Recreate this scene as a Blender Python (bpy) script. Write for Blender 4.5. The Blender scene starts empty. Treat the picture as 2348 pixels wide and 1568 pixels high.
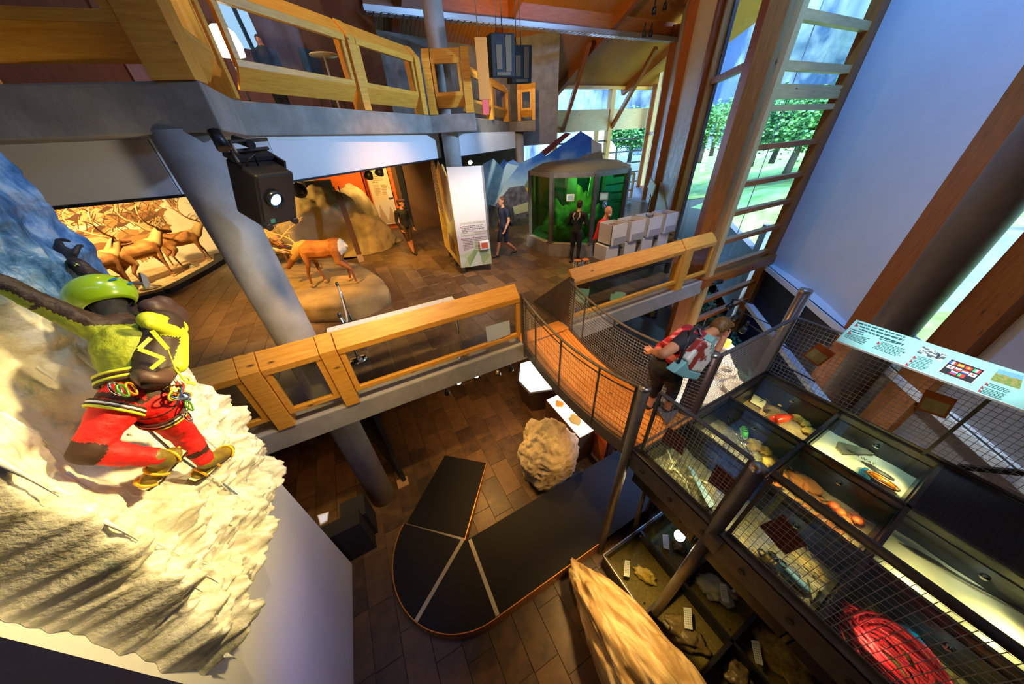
import bpy, bmesh, math, random
from mathutils import Vector as V, Matrix, noise
import numpy as np
random.seed(7)
R = math.radians
sc = bpy.context.scene
C = sc.collection

# ---------------------------------------------------------------- camera, sky, sun, exposure
W_, H_ = 2348, 1568
F_ = 682.07
PITCH, ROLL, YAW = R(34.497), R(-3.330), R(26.273)
EYE = V((0, 0, 3.2))
_f = V((math.sin(YAW)*math.cos(PITCH), math.cos(YAW)*math.cos(PITCH), -math.sin(PITCH)))
_r = V((math.cos(YAW), -math.sin(YAW), 0))
_u = _r.cross(_f)
CR = _r*math.cos(ROLL) + _u*math.sin(ROLL)
CU = -_r*math.sin(ROLL) + _u*math.cos(ROLL)
cam = bpy.data.objects.new('camera', bpy.data.cameras.new('camera'))
C.objects.link(cam)
cam.data.sensor_width = 36.0
cam.data.sensor_fit = 'HORIZONTAL'
cam.data.lens = F_*36/W_
cam.data.clip_start = 0.05
cam.data.clip_end = 900
m4 = Matrix((CR, CU, -_f)).transposed().to_4x4()
m4.translation = EYE
cam.matrix_world = m4
sc.camera = cam

wd = bpy.data.worlds.new('world'); sc.world = wd; wd.use_nodes = True
wn = wd.node_tree.nodes; wl = wd.node_tree.links
bg = wn['Background']
sky = wn.new('ShaderNodeTexSky')
sky.sky_type = 'NISHITA'; sky.sun_disc = False
sky.sun_elevation = R(38); sky.sun_rotation = R(200); sky.air_density = 1.3; sky.dust_density = 2.0; sky.ozone_density = 3.0
tint = wn.new('ShaderNodeMixRGB'); tint.blend_type = 'MULTIPLY'; tint.inputs[0].default_value = 1; tint.inputs[2].default_value = (.50, .80, 1.30, 1)
wl.new(sky.outputs['Color'], tint.inputs[1]); wl.new(tint.outputs[0], bg.inputs['Color'])
bg.inputs['Strength'].default_value = 0.62

sun = bpy.data.objects.new('sun', bpy.data.lights.new('sun', 'SUN')); C.objects.link(sun)
sun.data.energy = 4.0; sun.data.angle = R(3); sun.data.color = (1, .96, .88)
sun.rotation_euler = (R(52), 0, R(-40))

sc.view_settings.view_transform = 'Standard'
sc.view_settings.look = 'None'
sc.view_settings.exposure = 1.3
sc.view_settings.gamma = 1.0
sc.view_settings.use_curve_mapping = False
for k, v in (('max_bounces', 8), ('diffuse_bounces', 4), ('glossy_bounces', 4), ('transmission_bounces', 6), ('transparent_max_bounces', 24)):
    setattr(sc.cycles, k, v)
sc.cycles.caustics_reflective = False; sc.cycles.caustics_refractive = False
sc.cycles.sample_clamp_indirect = 6.0

# ---------------------------------------------------------------- photo pixel -> point on a known surface
def ray(px, py): return (CR*(px-W_/2) - CU*(py-H_/2) + _f*F_).normalized()
def Z(px, py, z): d = ray(px, py); return EYE + d*((z-EYE.z)/d.z)
def Y(px, py, y): d = ray(px, py); return EYE + d*(y/d.y)
def X(px, py, x): d = ray(px, py); return EYE + d*(x/d.x)
def PL(px, py, P, n):
    d = ray(px, py); n = V(n); return EYE + d*((V(P)-EYE).dot(n)/d.dot(n))
def HT(P, px, py):
    d = ray(px, py); t = (d.x*P[0]+d.y*P[1])/(d.x**2+d.y**2); return EYE.z+d.z*t

# ---------------------------------------------------------------- materials
def new_mat(name):
    m = bpy.data.materials.new(name); m.use_nodes = True
    nt = m.node_tree; p = nt.nodes['Principled BSDF']
    return m, nt, p
def link(nt, a, b): nt.links.new(a, b)
def node(nt, t, **kw):
    n = nt.nodes.new(t)
    for k, v in kw.items():
        if k.startswith('i_'): n.inputs[k[2:].replace('_', ' ')].default_value = v
        else: setattr(n, k, v)
    return n
def ramp(nt, fac, stops):
    r = nt.nodes.new('ShaderNodeValToRGB'); e = r.color_ramp.elements
    while len(e) < len(stops): e.new(.5)
    for k, (p, c) in zip(e, stops): k.position = p; k.color = (*c, 1) if len(c) == 3 else c
    link(nt, fac, r.inputs[0]); return r
def coords(nt, kind='Object', scale=(1, 1, 1), rot=(0, 0, 0)):
    t = nt.nodes.new('ShaderNodeTexCoord'); m = nt.nodes.new('ShaderNodeMapping')
    m.inputs['Scale'].default_value = scale; m.inputs['Rotation'].default_value = rot
    link(nt, t.outputs[kind], m.inputs[0]); return m.outputs[0]
MC = {}
def M(name, col=(.5, .5, .5), rough=.5, metal=0, col2=None, scale=6, detail=5, lo=.35, hi=.65, bump=0, bscale=None, kind='Object', stretch=(1, 1, 1), emit=None, estr=0, spec=.5, coat=0, sss=0):
    if name in MC: return MC[name]
    m, nt, p = new_mat(name); MC[name] = m
    p.inputs['Roughness'].default_value = rough; p.inputs['Metallic'].default_value = metal
    p.inputs['Specular IOR Level'].default_value = spec
    p.inputs['Coat Weight'].default_value = coat
    p.inputs['Base Color'].default_value = (*col, 1)
    m.diffuse_color = (*col, 1)
    if col2 or bump:
        co = coords(nt, kind, stretch)
        n = node(nt, 'ShaderNodeTexNoise', i_Scale=scale, i_Detail=detail, i_Roughness=.6); link(nt, co, n.inputs['Vector'])
        if col2:
            r = ramp(nt, n.outputs['Fac'], [(lo, col), (hi, col2)]); link(nt, r.outputs[0], p.inputs['Base Color'])
        if bump:
            b = node(nt, 'ShaderNodeBump', i_Strength=bump, i_Distance=.02)
            if bscale:
                n = node(nt, 'ShaderNodeTexNoise', i_Scale=bscale, i_Detail=6); link(nt, co, n.inputs['Vector'])
            link(nt, n.outputs['Fac'], b.inputs['Height']); link(nt, b.outputs[0], p.inputs['Normal'])
    if emit:
        p.inputs['Emission Color'].default_value = (*emit, 1); p.inputs['Emission Strength'].default_value = estr
    return m
def wood(name, a, b, knot=(.12, .04, .01), rough=.42, gs=1.0):
    """pine with grain along UV u (metres)"""
    m, nt, p = new_mat(name); MC[name] = m
    co = coords(nt, 'UV', (1.2*gs, 14*gs, 1))
    n = node(nt, 'ShaderNodeTexNoise', i_Scale=2.2, i_Detail=6, i_Roughness=.62, i_Distortion=.4); link(nt, co, n.inputs['Vector'])
    r = ramp(nt, n.outputs['Fac'], [(.3, a), (.7, b)])
    co2 = coords(nt, 'UV', (2.1*gs, 6*gs, 1))
    vo = node(nt, 'ShaderNodeTexVoronoi', i_Scale=1.0); link(nt, co2, vo.inputs['Vector'])
    kr = ramp(nt, vo.outputs['Distance'], [(.045, (1, 1, 1)), (.12, (0, 0, 0))])
    n3 = node(nt, 'ShaderNodeTexWhiteNoise'); link(nt, vo.outputs['Position'], n3.inputs['Vector'])
    th = node(nt, 'ShaderNodeMath', operation='GREATER_THAN'); th.inputs[1].default_value = .45; link(nt, n3.outputs['Value'], th.inputs[0])
    mu = node(nt, 'ShaderNodeMath', operation='MULTIPLY'); link(nt, kr.outputs[0], mu.inputs[0]); link(nt, th.outputs[0], mu.inputs[1])
    mx = node(nt, 'ShaderNodeMixRGB'); mx.inputs[2].default_value = (*knot, 1)
    link(nt, mu.outputs[0], mx.inputs[0]); link(nt, r.outputs[0], mx.inputs[1]); link(nt, mx.outputs[0], p.inputs['Base Color'])
    p.inputs['Roughness'].default_value = rough
    b_ = node(nt, 'ShaderNodeBump', i_Strength=.08, i_Distance=.01); link(nt, n.outputs['Fac'], b_.inputs['Height']); link(nt, b_.outputs[0], p.inputs['Normal'])
    m.diffuse_color = (*b, 1)
    return m
def glass(name, tint=(1, 1, 1), refl=.12, rough=.02):
    m = bpy.data.materials.new(name); m.use_nodes = True; nt = m.node_tree
    for n in list(nt.nodes):
        if n.type != 'OUTPUT_MATERIAL': nt.nodes.remove(n)
    out = nt.nodes[0]
    t = node(nt, 'ShaderNodeBsdfTransparent'); t.inputs[0].default_value = (*tint, 1)
    g = node(nt, 'ShaderNodeBsdfGlossy'); g.inputs['Roughness'].default_value = rough
    lw = node(nt, 'ShaderNodeLayerWeight', i_Blend=.5)
    pw = node(nt, 'ShaderNodeMath', operation='POWER'); pw.inputs[1].default_value = 4.0; link(nt, lw.outputs['Facing'], pw.inputs[0])
    ad = node(nt, 'ShaderNodeMath', operation='MULTIPLY_ADD'); ad.inputs[1].default_value = refl*4.5; ad.inputs[2].default_value = refl*.22; link(nt, pw.outputs[0], ad.inputs[0])
    mx = node(nt, 'ShaderNodeMixShader'); link(nt, ad.outputs[0], mx.inputs[0]); link(nt, t.outputs[0], mx.inputs[1]); link(nt, g.outputs[0], mx.inputs[2])
    link(nt, mx.outputs[0], out.inputs[0]); MC[name] = m
    m.diffuse_color = (*tint, .3)
    return m
def emis(name, col, s):
    return M(name, (.02, .02, .02), .5, emit=col, estr=s)

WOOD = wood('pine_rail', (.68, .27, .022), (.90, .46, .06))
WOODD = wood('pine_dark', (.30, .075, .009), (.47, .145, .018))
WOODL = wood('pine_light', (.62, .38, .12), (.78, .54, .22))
WOODC = wood('ceiling_boards', (.44, .15, .018), (.62, .26, .04), gs=1.6)
DECK = wood('deck_boards', (.70, .22, .03), (.88, .36, .07), rough=.5)
CONC = M('concrete', (.34, .31, .27), .75, col2=(.22, .205, .18), scale=3.2, detail=8, bump=.15, bscale=30)
CONCL = M('concrete_light', (.40, .38, .35), .7, col2=(.29, .275, .25), scale=2.5, detail=8, bump=.12, bscale=40)
WHITE = M('white_paint', (.80, .80, .80), .65, col2=(.76, .76, .765), scale=1.2)
WHITEG = M('white_gloss', (.85, .85, .84), .3)
CREAM = M('cream_paint', (.66, .56, .36), .7)
STEEL = M('grey_steel', (.20, .18, .165), .48, metal=.6, col2=(.15, .135, .125), scale=9)
STEELD = M('dark_steel', (.09, .085, .08), .45, metal=.7)
CHROME = M('chrome', (.75, .75, .75), .12, metal=1)
ALU = M('brushed_aluminium', (.46, .43, .40), .3, metal=.9, col2=(.45, .42, .38), scale=4)
WIRE = M('galvanised_wire', (.46, .45, .44), .45, metal=.5)
BLACK = M('black_plastic', (.012, .012, .014), .42)
BLACKM = M('black_matt', (.010, .010, .011), .75)
RUBBER = M('black_carpet', (.0055, .0052, .007), .62, col2=(.0035, .0035, .005), scale=90, spec=.22)
GLASS = glass('clear_glass', (.93, .96, .95), .12)
GLASSW = glass('window_glass', (.90, .96, 1.0), .07)
GLASSF = glass('floor_glass', (.74, .85, .86), .13, .015)
GLASSA = glass('aquarium_glass', (.36, .68, .46), .12)
ORANGE = M('orange_wall', (.86, .16, .012), .6)
DKBROWN = M('dark_brown_wall', (.14, .06, .02), .6)
REDBROWN = M('red_brown_panel', (.30, .075, .018), .5, col2=(.22, .05, .012), scale=3, stretch=(8, 8, .6))
TEAL = M('panel_print_teal', (.40, .78, .74), .25)

# ---------------------------------------------------------------- geometry helpers
class G:
    def __init__(s):
        s.bm = bmesh.new(); s.uv = s.bm.loops.layers.uv.new('UVMap'); s.mi = 0; s.sm = False
    def face(s, pts, uvs=None, smooth=None):
        vs = [s.bm.verts.new(V(p)) for p in pts]
        f = s.bm.faces.new(vs); f.material_index = s.mi; f.smooth = s.sm if smooth is None else smooth
        if uvs:
            for l, u in zip(f.loops, uvs): l[s.uv].uv = u
        return f
    def hexa(s, P, L=1, seed=0):
        """8 corners: 0-3 start end (ccw), 4-7 far end; u runs along 0->4"""
        vs = [s.bm.verts.new(V(p)) for p in P]
        e = (V(P[4])-V(P[0])).length
        ws = [(V(P[(i+1) % 4])-V(P[i])).length for i in range(4)]
        o = random.random()*7
        v0 = o
        for i in range(4):
            j = (i+1) % 4
            f = s.bm.faces.new((vs[i], vs[j], vs[4+j], vs[4+i])); f.material_index = s.mi; f.smooth = False
            for l, u in zip(f.loops, ((o, v0), (o, v0+ws[i]), (o+e, v0+ws[i]), (o+e, v0))): l[s.uv].uv = u
            v0 += ws[i]
        for q, d in (((3, 2, 1, 0), 0), ((4, 5, 6, 7), 1)):
            f = s.bm.faces.new([vs[k] for k in q]); f.material_index = s.mi; f.smooth = False
            for l, u in zip(f.loops, ((o, o), (o+.05, o), (o+.05, o+ws[0]), (o, o+ws[0]))): l[s.uv].uv = u
        return s
    def beam(s, a, b, w, h, up=(0, 0, 1), off=(0, 0)):
        """box from a to b, w across (side), h along up; off shifts (side,up)"""
        a, b = V(a), V(b); d = (b-a).normalized(); up = V(up)
        sd = d.cross(up)
        if sd.length < 1e-4: sd = d.cross(V((1, 0, 0)))
        sd.normalize(); u = sd.cross(d)
        a = a+sd*off[0]+u*off[1]; b = b+sd*off[0]+u*off[1]
        q = [(-w/2, -h/2), (-w/2, h/2), (w/2, h/2), (w/2, -h/2)]
        return s.hexa([a+sd*x+u*y for x, y in q]+[b+sd*x+u*y for x, y in q])
    def box(s, c, size, rz=0, axis=0):
        """centre, size; grain along axis"""
        c = V(c); M3 = Matrix.Rotation(rz, 3, 'Z'); e = [V((size[0]/2, 0, 0)), V((0, size[1]/2, 0)), V((0, 0, size[2]/2))]
        e = [M3 @ x for x in e]
        a, b, d = e[axis], e[(axis+1) % 3], e[(axis+2) % 3]
        q = [(-1, -1), (-1, 1), (1, 1), (1, -1)]
        return s.hexa([c-a+b*x+d*y for x, y in q]+[c+a+b*x+d*y for x, y in q])
    def bx(s, x0, x1, y0, y1, z0, z1, axis=0):
        return s.box(((x0+x1)/2, (y0+y1)/2, (z0+z1)/2), (abs(x1-x0), abs(y1-y0), abs(z1-z0)), 0, axis)
    def prism(s, pts, ex, capuv=True):
        """polygon pts (3D) extruded by vector ex"""
        pts = [V(p) for p in pts]; ex = V(ex); n = len(pts)
        a = [s.bm.verts.new(p) for p in pts]; b = [s.bm.verts.new(p+ex) for p in pts]
        o = random.random()*5; v = o; L = ex.length
        e0 = (pts[1]-pts[0]).normalized()
        nn = ex.normalized(); e1 = nn.cross(e0)
        for q in (list(reversed(a)), b):
            f = s.bm.faces.new(q); f.material_index = s.mi; f.smooth = False
            for l in f.loops: l[s.uv].uv = ((l.vert.co-pts[0]).dot(e0), (l.vert.co-pts[0]).dot(e1))
        for i in range(n):
            j = (i+1) % n; w = (pts[j]-pts[i]).length
            f = s.bm.faces.new((a[i], a[j], b[j], b[i])); f.material_index = s.mi; f.smooth = s.sm
            for l, u in zip(f.loops, ((o, v), (o, v+w), (o+L, v+w), (o+L, v))): l[s.uv].uv = u
            v += w
        return s
    def tube(s, path, r, n=8, cap=True, closed=False):
        path = [V(p) for p in path]; k = len(path)
        rr = r if isinstance(r, (list, tuple)) else [r]*k
        rings = []; prev = None; ulen = 0
        for i, p in enumerate(path):
            if closed: d = path[(i+1) % k]-path[i-1]
            else: d = path[min(i+1, k-1)]-path[max(i-1, 0)]
            if d.length < 1e-9: d = V((0, 0, 1))
            d.normalize()
            if prev is None:
                a = d.orthogonal().normalized()
                if abs(d.z) < .99: a = d.cross(V((0, 0, 1))).normalized()
            else:
                a = prev-d*prev.dot(d)
                a = a.normalized() if a.length > 1e-6 else d.orthogonal().normalized()
            prev = a; b = d.cross(a)
            rings.append([s.bm.verts.new(p+(a*math.cos(2*math.pi*j/n)+b*math.sin(2*math.pi*j/n))*rr[i]) for j in range(n)])
        m = k if closed else k-1
        for i in range(m):
            A, B = rings[i], rings[(i+1) % k]
            for j in range(n):
                f = s.bm.faces.new((A[j], A[(j+1) % n], B[(j+1) % n], B[j])); f.smooth = n > 4; f.material_index = s.mi
                for l, u in zip(f.loops, ((i*.1, j/n), (i*.1, (j+1)/n), (i*.1+.1, (j+1)/n), (i*.1+.1, j/n))): l[s.uv].uv = u
        if cap and not closed:
            for q in (list(reversed(rings[0])), rings[-1]):
                f = s.bm.faces.new(q); f.material_index = s.mi; f.smooth = False
        return s
    def cyl(s, a, b, r, n=16, r2=None): return s.tube([a, b], [r, r if r2 is None else r2], n)
    def lathe(s, o, prof, n=20, axis=(0, 0, 1)):
        """prof: (radius, height) pairs"""
        o = V(o); ax = V(axis).normalized(); a = ax.orthogonal().normalized(); b = ax.cross(a)
        rings = [[s.bm.verts.new(o+ax*h+(a*math.cos(2*math.pi*j/n)+b*math.sin(2*math.pi*j/n))*max(r, 1e-4)) for j in range(n)] for r, h in prof]
        for A, B in zip(rings, rings[1:]):
            for j in range(n):
                f = s.bm.faces.new((A[j], A[(j+1) % n], B[(j+1) % n], B[j])); f.smooth = True; f.material_index = s.mi
        return s
    def ball(s, c, r, sub=2, rot=None):
        r = V((r, r, r)) if not hasattr(r, '__len__') else V(r)
        mt = Matrix.Translation(V(c)) @ (rot.to_4x4() if rot else Matrix()) @ Matrix.Diagonal((*r, 1))
        q = bmesh.ops.create_icosphere(s.bm, subdivisions=sub, radius=1, matrix=mt)
        for v in q['verts']:
            for f in v.link_faces: f.smooth = True; f.material_index = s.mi
        return s
    def build(s, name, mats, parent=None, bevel=0):
        me = bpy.data.meshes.new(name)
        bmesh.ops.recalc_face_normals(s.bm, faces=s.bm.faces)
        s.bm.to_mesh(me); s.bm.free()
        for m in (mats if isinstance(mats, (list, tuple)) else [mats]): me.materials.append(m)
        return ob(name, me, parent, bevel)
def ob(name, me, parent=None, bevel=0):
    o = bpy.data.objects.new(name, me); C.objects.link(o)
    if parent: o.parent = parent; o.matrix_parent_inverse = parent.matrix_basis.inverted()
    if bevel:
        b = o.modifiers.new('bevel', 'BEVEL'); b.width = bevel; b.segments = 2; b.limit_method = 'ANGLE'
    return o
def T(o, label, cat, group=None):
    o['label'] = label; o['category'] = cat
    if group: o['group'] = group
    return o
def S(o): o['kind'] = 'structure'; return o
def stuff(o): o['kind'] = 'stuff'; return o
def thing(name, loc, label, cat, group=None):
    o = bpy.data.objects.new(name, None); o.empty_display_size = .1; C.objects.link(o); o.location = V(loc); o.matrix_basis = Matrix.Translation(V(loc))
    return T(o, label, cat, group)
def fbm(p, o=4): return noise.fractal(p, 1.0, 2.0, o)
def rock(name, c, r, mat, parent=None, sub=5, amp=.18, fr=1.3, seed=0, flat=None, rot=0, strat=0, fn=None):
    """noise-shaped boulder; flat = z below which it is cut"""
    bm = bmesh.new(); bmesh.ops.create_icosphere(bm, subdivisions=sub, radius=1); off = V((seed*7.3, seed*3.1, seed*1.7))
    M3 = Matrix.Rotation(rot, 3, 'Z')
    for v in bm.verts:
        d = v.co.normalized(); k = 1+amp*fbm(d*fr+off, 5)*1.6
        p = V((d.x*r[0], d.y*r[1], d.z*r[2]))*k
        if strat: p += V((d.x, d.y, 0))*strat*math.sin((p.z+.15*fbm(d*2+off))*40)*.5
        if fn: p = fn(p, d)
        p = M3 @ p + V(c)
        if flat is not None and p.z < flat: p.z = flat
        v.co = p
    for f in bm.faces: f.smooth = True
    me = bpy.data.meshes.new(name); bm.to_mesh(me); bm.free(); me.materials.append(mat)
    return ob(name, me, parent)
def cone_between(bm, a, ra, b, rb, n=12):
    a, b = V(a), V(b); d = b-a
    for c, r in ((a, ra), (b, rb)):
        bmesh.ops.create_icosphere(bm, subdivisions=2, radius=r, matrix=Matrix.Translation(c))
    if d.length > 1e-5:
        q = d.to_track_quat('Z', 'Y').to_matrix().to_4x4(); q.translation = (a+b)/2
        bmesh.ops.create_cone(bm, cap_ends=True, segments=n, radius1=ra, radius2=rb, depth=d.length, matrix=q)
def body(name, segs, mats, voxel=.016, smooth=6, parent=None, paint=None):
    """one continuous skin over tapered limbs: segs = (a, ra, b, rb, material index)"""
    bm = bmesh.new()
    for sg in segs:
        if sg[0] == 'e':
            _, c, r, rot, mi = sg
            mt = Matrix.Translation(V(c)) @ (rot.to_4x4() if rot else Matrix()) @ Matrix.Diagonal((*r, 1))
            bmesh.ops.create_icosphere(bm, subdivisions=3, radius=1, matrix=mt)
        else: cone_between(bm, *sg[:4])
    me = bpy.data.meshes.new(name+'_raw'); bm.to_mesh(me); bm.free()
    o = bpy.data.objects.new(name+'_raw', me); C.objects.link(o)
    rm = o.modifiers.new('r', 'REMESH'); rm.mode = 'VOXEL'; rm.voxel_size = voxel; rm.adaptivity = 0
    sm = o.modifiers.new('s', 'SMOOTH'); sm.factor = .5; sm.iterations = smooth
    dg = bpy.context.evaluated_depsgraph_get()
    out = bpy.data.meshes.new_from_object(o.evaluated_get(dg)); out.name = name
    bpy.data.objects.remove(o); bpy.data.meshes.remove(me)
    out.materials.clear()
    for m in mats: out.materials.append(m)
    n = len(out.polygons); ce = np.empty(n*3); out.polygons.foreach_get('center', ce); ce = ce.reshape(-1, 3)
    best = np.full(n, 1e9); mi = np.zeros(n, int)
    for sg in segs:
        if sg[0] == 'e':
            c = np.array(sg[1]); M3 = np.array(sg[3].to_3x3()) if sg[3] else np.eye(3)
            q = (ce-c) @ M3 / np.array(sg[2]); d = (np.linalg.norm(q, axis=1)-1)*min(sg[2]); k = sg[4]
        else:
            a, b = np.array(sg[0]), np.array(sg[2]); ab = b-a; L = (ab@ab)+1e-9
            t = np.clip(((ce-a)@ab)/L, 0, 1); d = np.linalg.norm(ce-a-t[:, None]*ab, axis=1)-(sg[1]+(sg[3]-sg[1])*t); k = sg[4]
        w = d < best; best[w] = d[w]; mi[w] = k
    if paint: mi = paint(ce, mi)
    out.polygons.foreach_set('material_index', mi.astype(np.int32))
    out.polygons.foreach_set('use_smooth', np.ones(n, bool))
    out.update()
    return ob(name, out, parent)
def spot(name, loc, at, watts, col=(1, .62, .28), deg=60, blend=.6, size=.05):
    l = bpy.data.lights.new(name, 'SPOT'); l.energy = watts; l.color = col; l.spot_size = R(deg); l.spot_blend = blend; l.shadow_soft_size = size
    o = bpy.data.objects.new(name, l); C.objects.link(o); o.location = V(loc)
    o.rotation_euler = (V(at)-V(loc)).to_track_quat('-Z', 'Y').to_euler(); return o
def copy_tree(o, parent=None):
    c = o.copy(); C.objects.link(c)
    if parent: c.parent = parent
    for ch in o.children: copy_tree(ch, c)
    return c
def text_lines(g, o, ux, uy, w, n, lh, mi, ragged=.25, words=True, hgt=.45):
    """rows of tiny word bars lying on a plane: o origin (top-left), ux right, uy down, slightly proud"""
    o, ux, uy = V(o), V(ux), V(uy); nrm = ux.cross(uy).normalized()*-.0015; g.mi = mi
    for i in range(n):
        L = w*(1-random.random()*ragged) if i < n-1 else w*.5; x = 0
        while x < L:
            q = min(random.uniform(.03, .09)*w/.6 if words else L, L-x)
            a = o+ux*x+uy*(i*lh)+nrm
            g.face([a, a+ux*q, a+ux*q+uy*lh*hgt, a+uy*lh*hgt]); x += q+.016*w/.6
def text_obj(name, s, o, ux, uy, size, mat, parent=None):
    """real lettering as a thin mesh on a plane (uy points down the page)"""
    cu = bpy.data.curves.new(name, 'FONT'); cu.body = s; cu.size = size; cu.extrude = .0008
    t = bpy.data.objects.new(name+'_raw', cu); C.objects.link(t)
    dg = bpy.context.evaluated_depsgraph_get(); me = bpy.data.meshes.new_from_object(t.evaluated_get(dg)); bpy.data.objects.remove(t)
    ux, uy = V(ux).normalized(), V(uy).normalized(); nz = ux.cross(-uy)
    mt = Matrix((ux, -uy, nz)).transposed().to_4x4(); mt.translation = V(o)+nz*.002; me.transform(mt)
    me.materials.clear(); me.materials.append(mat)
    return ob(name, me, parent)
def sroot(name):
    o = bpy.data.objects.new(name, None); o.empty_display_size = .1; C.objects.link(o); return S(o)
# ================================================================ STRUCTURE
def tile_mat(name, a, b, rough):
    m, nt, p = new_mat(name); MC[name] = m
    oi = node(nt, 'ShaderNodeObjectInfo')
    co = coords(nt, 'Object', (1, 1, 1))
    n = node(nt, 'ShaderNodeTexNoise', i_Scale=5.0, i_Detail=7, i_Roughness=.6, noise_dimensions='4D'); link(nt, co, n.inputs['Vector'])
    mu = node(nt, 'ShaderNodeMath', operation='MULTIPLY'); mu.inputs[1].default_value = 30; link(nt, oi.outputs['Random'], mu.inputs[0]); link(nt, mu.outputs[0], n.inputs['W'])
    ad = node(nt, 'ShaderNodeMath', operation='ADD'); link(nt, n.outputs['Fac'], ad.inputs[0])
    m2 = node(nt, 'ShaderNodeMath', operation='MULTIPLY_ADD'); m2.inputs[1].default_value = .36; m2.inputs[2].default_value = -.18; link(nt, oi.outputs['Random'], m2.inputs[0]); link(nt, m2.outputs[0], ad.inputs[1])
    r = ramp(nt, ad.outputs[0], [(.3, a), (.72, b)]); link(nt, r.outputs[0], p.inputs['Base Color'])
    bp = node(nt, 'ShaderNodeBump', i_Strength=.12, i_Distance=.01); link(nt, n.outputs['Fac'], bp.inputs['Height']); link(nt, bp.outputs[0], p.inputs['Normal'])
    p.inputs['Roughness'].default_value = rough; m.diffuse_color = (*b, 1)
    return m
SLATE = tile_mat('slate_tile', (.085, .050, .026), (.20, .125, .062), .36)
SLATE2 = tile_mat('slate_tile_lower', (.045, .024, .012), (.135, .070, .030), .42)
GROUT = M('grout', (.085, .065, .05), .85)
FU = (.68, .733)                       # direction of the facade line in plan
def fac(t, z=0, n=0): return V((7.4+FU[0]*t-FU[1]*n, 4.1+FU[1]*t+FU[0]*n, z))    # t along the facade, n into the room

def tiled(name, poly_in, xs, ys, z, tw, tl, mat, keep, ymin=-99):
    """floor with staggered slate tiles: nearest 300 visible as parts, the rest joined"""
    me = bpy.data.meshes.new('tile'); g = 0.006
    w, l, h = tw-g, tl-g, .012
    bm = bmesh.new(); bmesh.ops.create_cube(bm, size=1, matrix=Matrix.Diagonal((w, l, h, 1)))
    bmesh.ops.bevel(bm, geom=[e for e in bm.edges if all(v.co.z > 0 for v in e.verts)], offset=.003, segments=1, affect='EDGES')
    bm.to_mesh(me); bm.free(); me.materials.append(mat)
    cells = []; cut = []; i = 0; x = xs[0]
    while x < xs[1]:
        y = ys[0]-random.random()*tl
        while y < ys[1]:
            c = (x+tw/2, y+tl/2); y += tl
            if poly_in(*c) and c[1]-tl/2 <= ymin < c[1]+tl/2-.03: cut.append((c[0], ymin, c[1]+tl/2))
            if poly_in(*c) and c[1]-tl/2 > ymin:
                d = V((c[0], c[1], z))-EYE; dz = d.dot(_f)
                if dz <= .2: continue
                px, py = W_/2+F_*d.dot(CR)/dz, H_/2-F_*d.dot(CU)/dz
                vis = -60 < px < W_+60 and -60 < py < H_+60 and keep(px, py)
                cells.append((0 if vis else 1, d.length, c))
        x += tw
    cells.sort()
    near = [c for c in cells if c[0] == 0][:300]; ns = set(id(c) for c in near)
    def tile(c, parent):
        o = bpy.data.objects.new('tile', me); C.objects.link(o); o.location = (c[0], c[1], z-.006+random.uniform(-.0012, .0012)); o.parent = parent
    rest = G()
    for a, b0, b1 in cut: rest.box((a, (b0+b1)/2, z-.006), (w, b1-b0-g, h))
    for c in cells:
        if id(c) not in ns: rest.box((c[2][0], c[2][1], z-.006), (w, l, h))
    return near, rest, tile

def right_of(p, q): return lambda x, y: (q[0]-p[0])*(y-p[1])-(q[1]-p[1])*(x-p[0]) > 0
inside_fac = lambda x, y: (x-7.4)*FU[1]-(y-4.1)*FU[0] < -.1
near, rest, tile = tiled('floor_upper', lambda x, y: inside_fac(x, y), (-7.6, 14), (4.24, 15.6), 0, .36, .72, SLATE, lambda px, py: 420 < py < 880 and px > 395, 4.245)
g = G(); far_t = 17.5
E0 = fac(0); E1 = fac(far_t)
g.prism([(-13, 3.97, -.33), (7.4, 3.97, -.33), (E1.x, E1.y, -.33), (E1.x-6, E1.y+3, -.33), (-13, 17.5, -.33)], (0, 0, .319))
fl = S(g.build('floor_upper', [CONCL]))
for c in near: tile(c[2], fl)
stuff(rest.build('tile_field', SLATE, fl))
# concrete edge beam of the upper floor
g = G(); g.bx(-13, 7.35, 3.965, 4.24, -.34, .03); S(g.build('trim_1', CONCL, bevel=.02))
# lower floor
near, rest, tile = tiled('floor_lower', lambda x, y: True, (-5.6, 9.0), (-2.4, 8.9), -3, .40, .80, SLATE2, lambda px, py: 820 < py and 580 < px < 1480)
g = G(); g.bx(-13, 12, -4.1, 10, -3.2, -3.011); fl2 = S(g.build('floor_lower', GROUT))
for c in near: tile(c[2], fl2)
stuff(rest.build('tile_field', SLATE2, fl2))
# lower back walls and soffit under the upper floor
g = G(); g.bx(-13, 12, 9.0, 9.2, -3, -.34); S(g.build('wall_lower_back', DKBROWN))
g = G(); g.bx(-13.2, -13, -4, 17, -3, 9); S(g.build('wall_far_left', DKBROWN))
# white stub wall that carries the ice
g = G(); g.prism([(-2.12, 1.41, -3), (-1.905, 1.41, -3), (-1.795, 3.40, -3), (-2.12, 3.40, -3)], (0, 0, 9.5)); S(g.build('wall_left', WHITE))
# walls out of sight behind the camera close the hall
g = G(); g.bx(-13.2, 3.2, -4.3, -4.1, -3, 14); S(g.build('wall_behind', DKBROWN))
g = G(); g.bx(-13.2, -13, -4.3, 17, 9, 14); S(g.build('wall_far_left_upper', DKBROWN))
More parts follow.
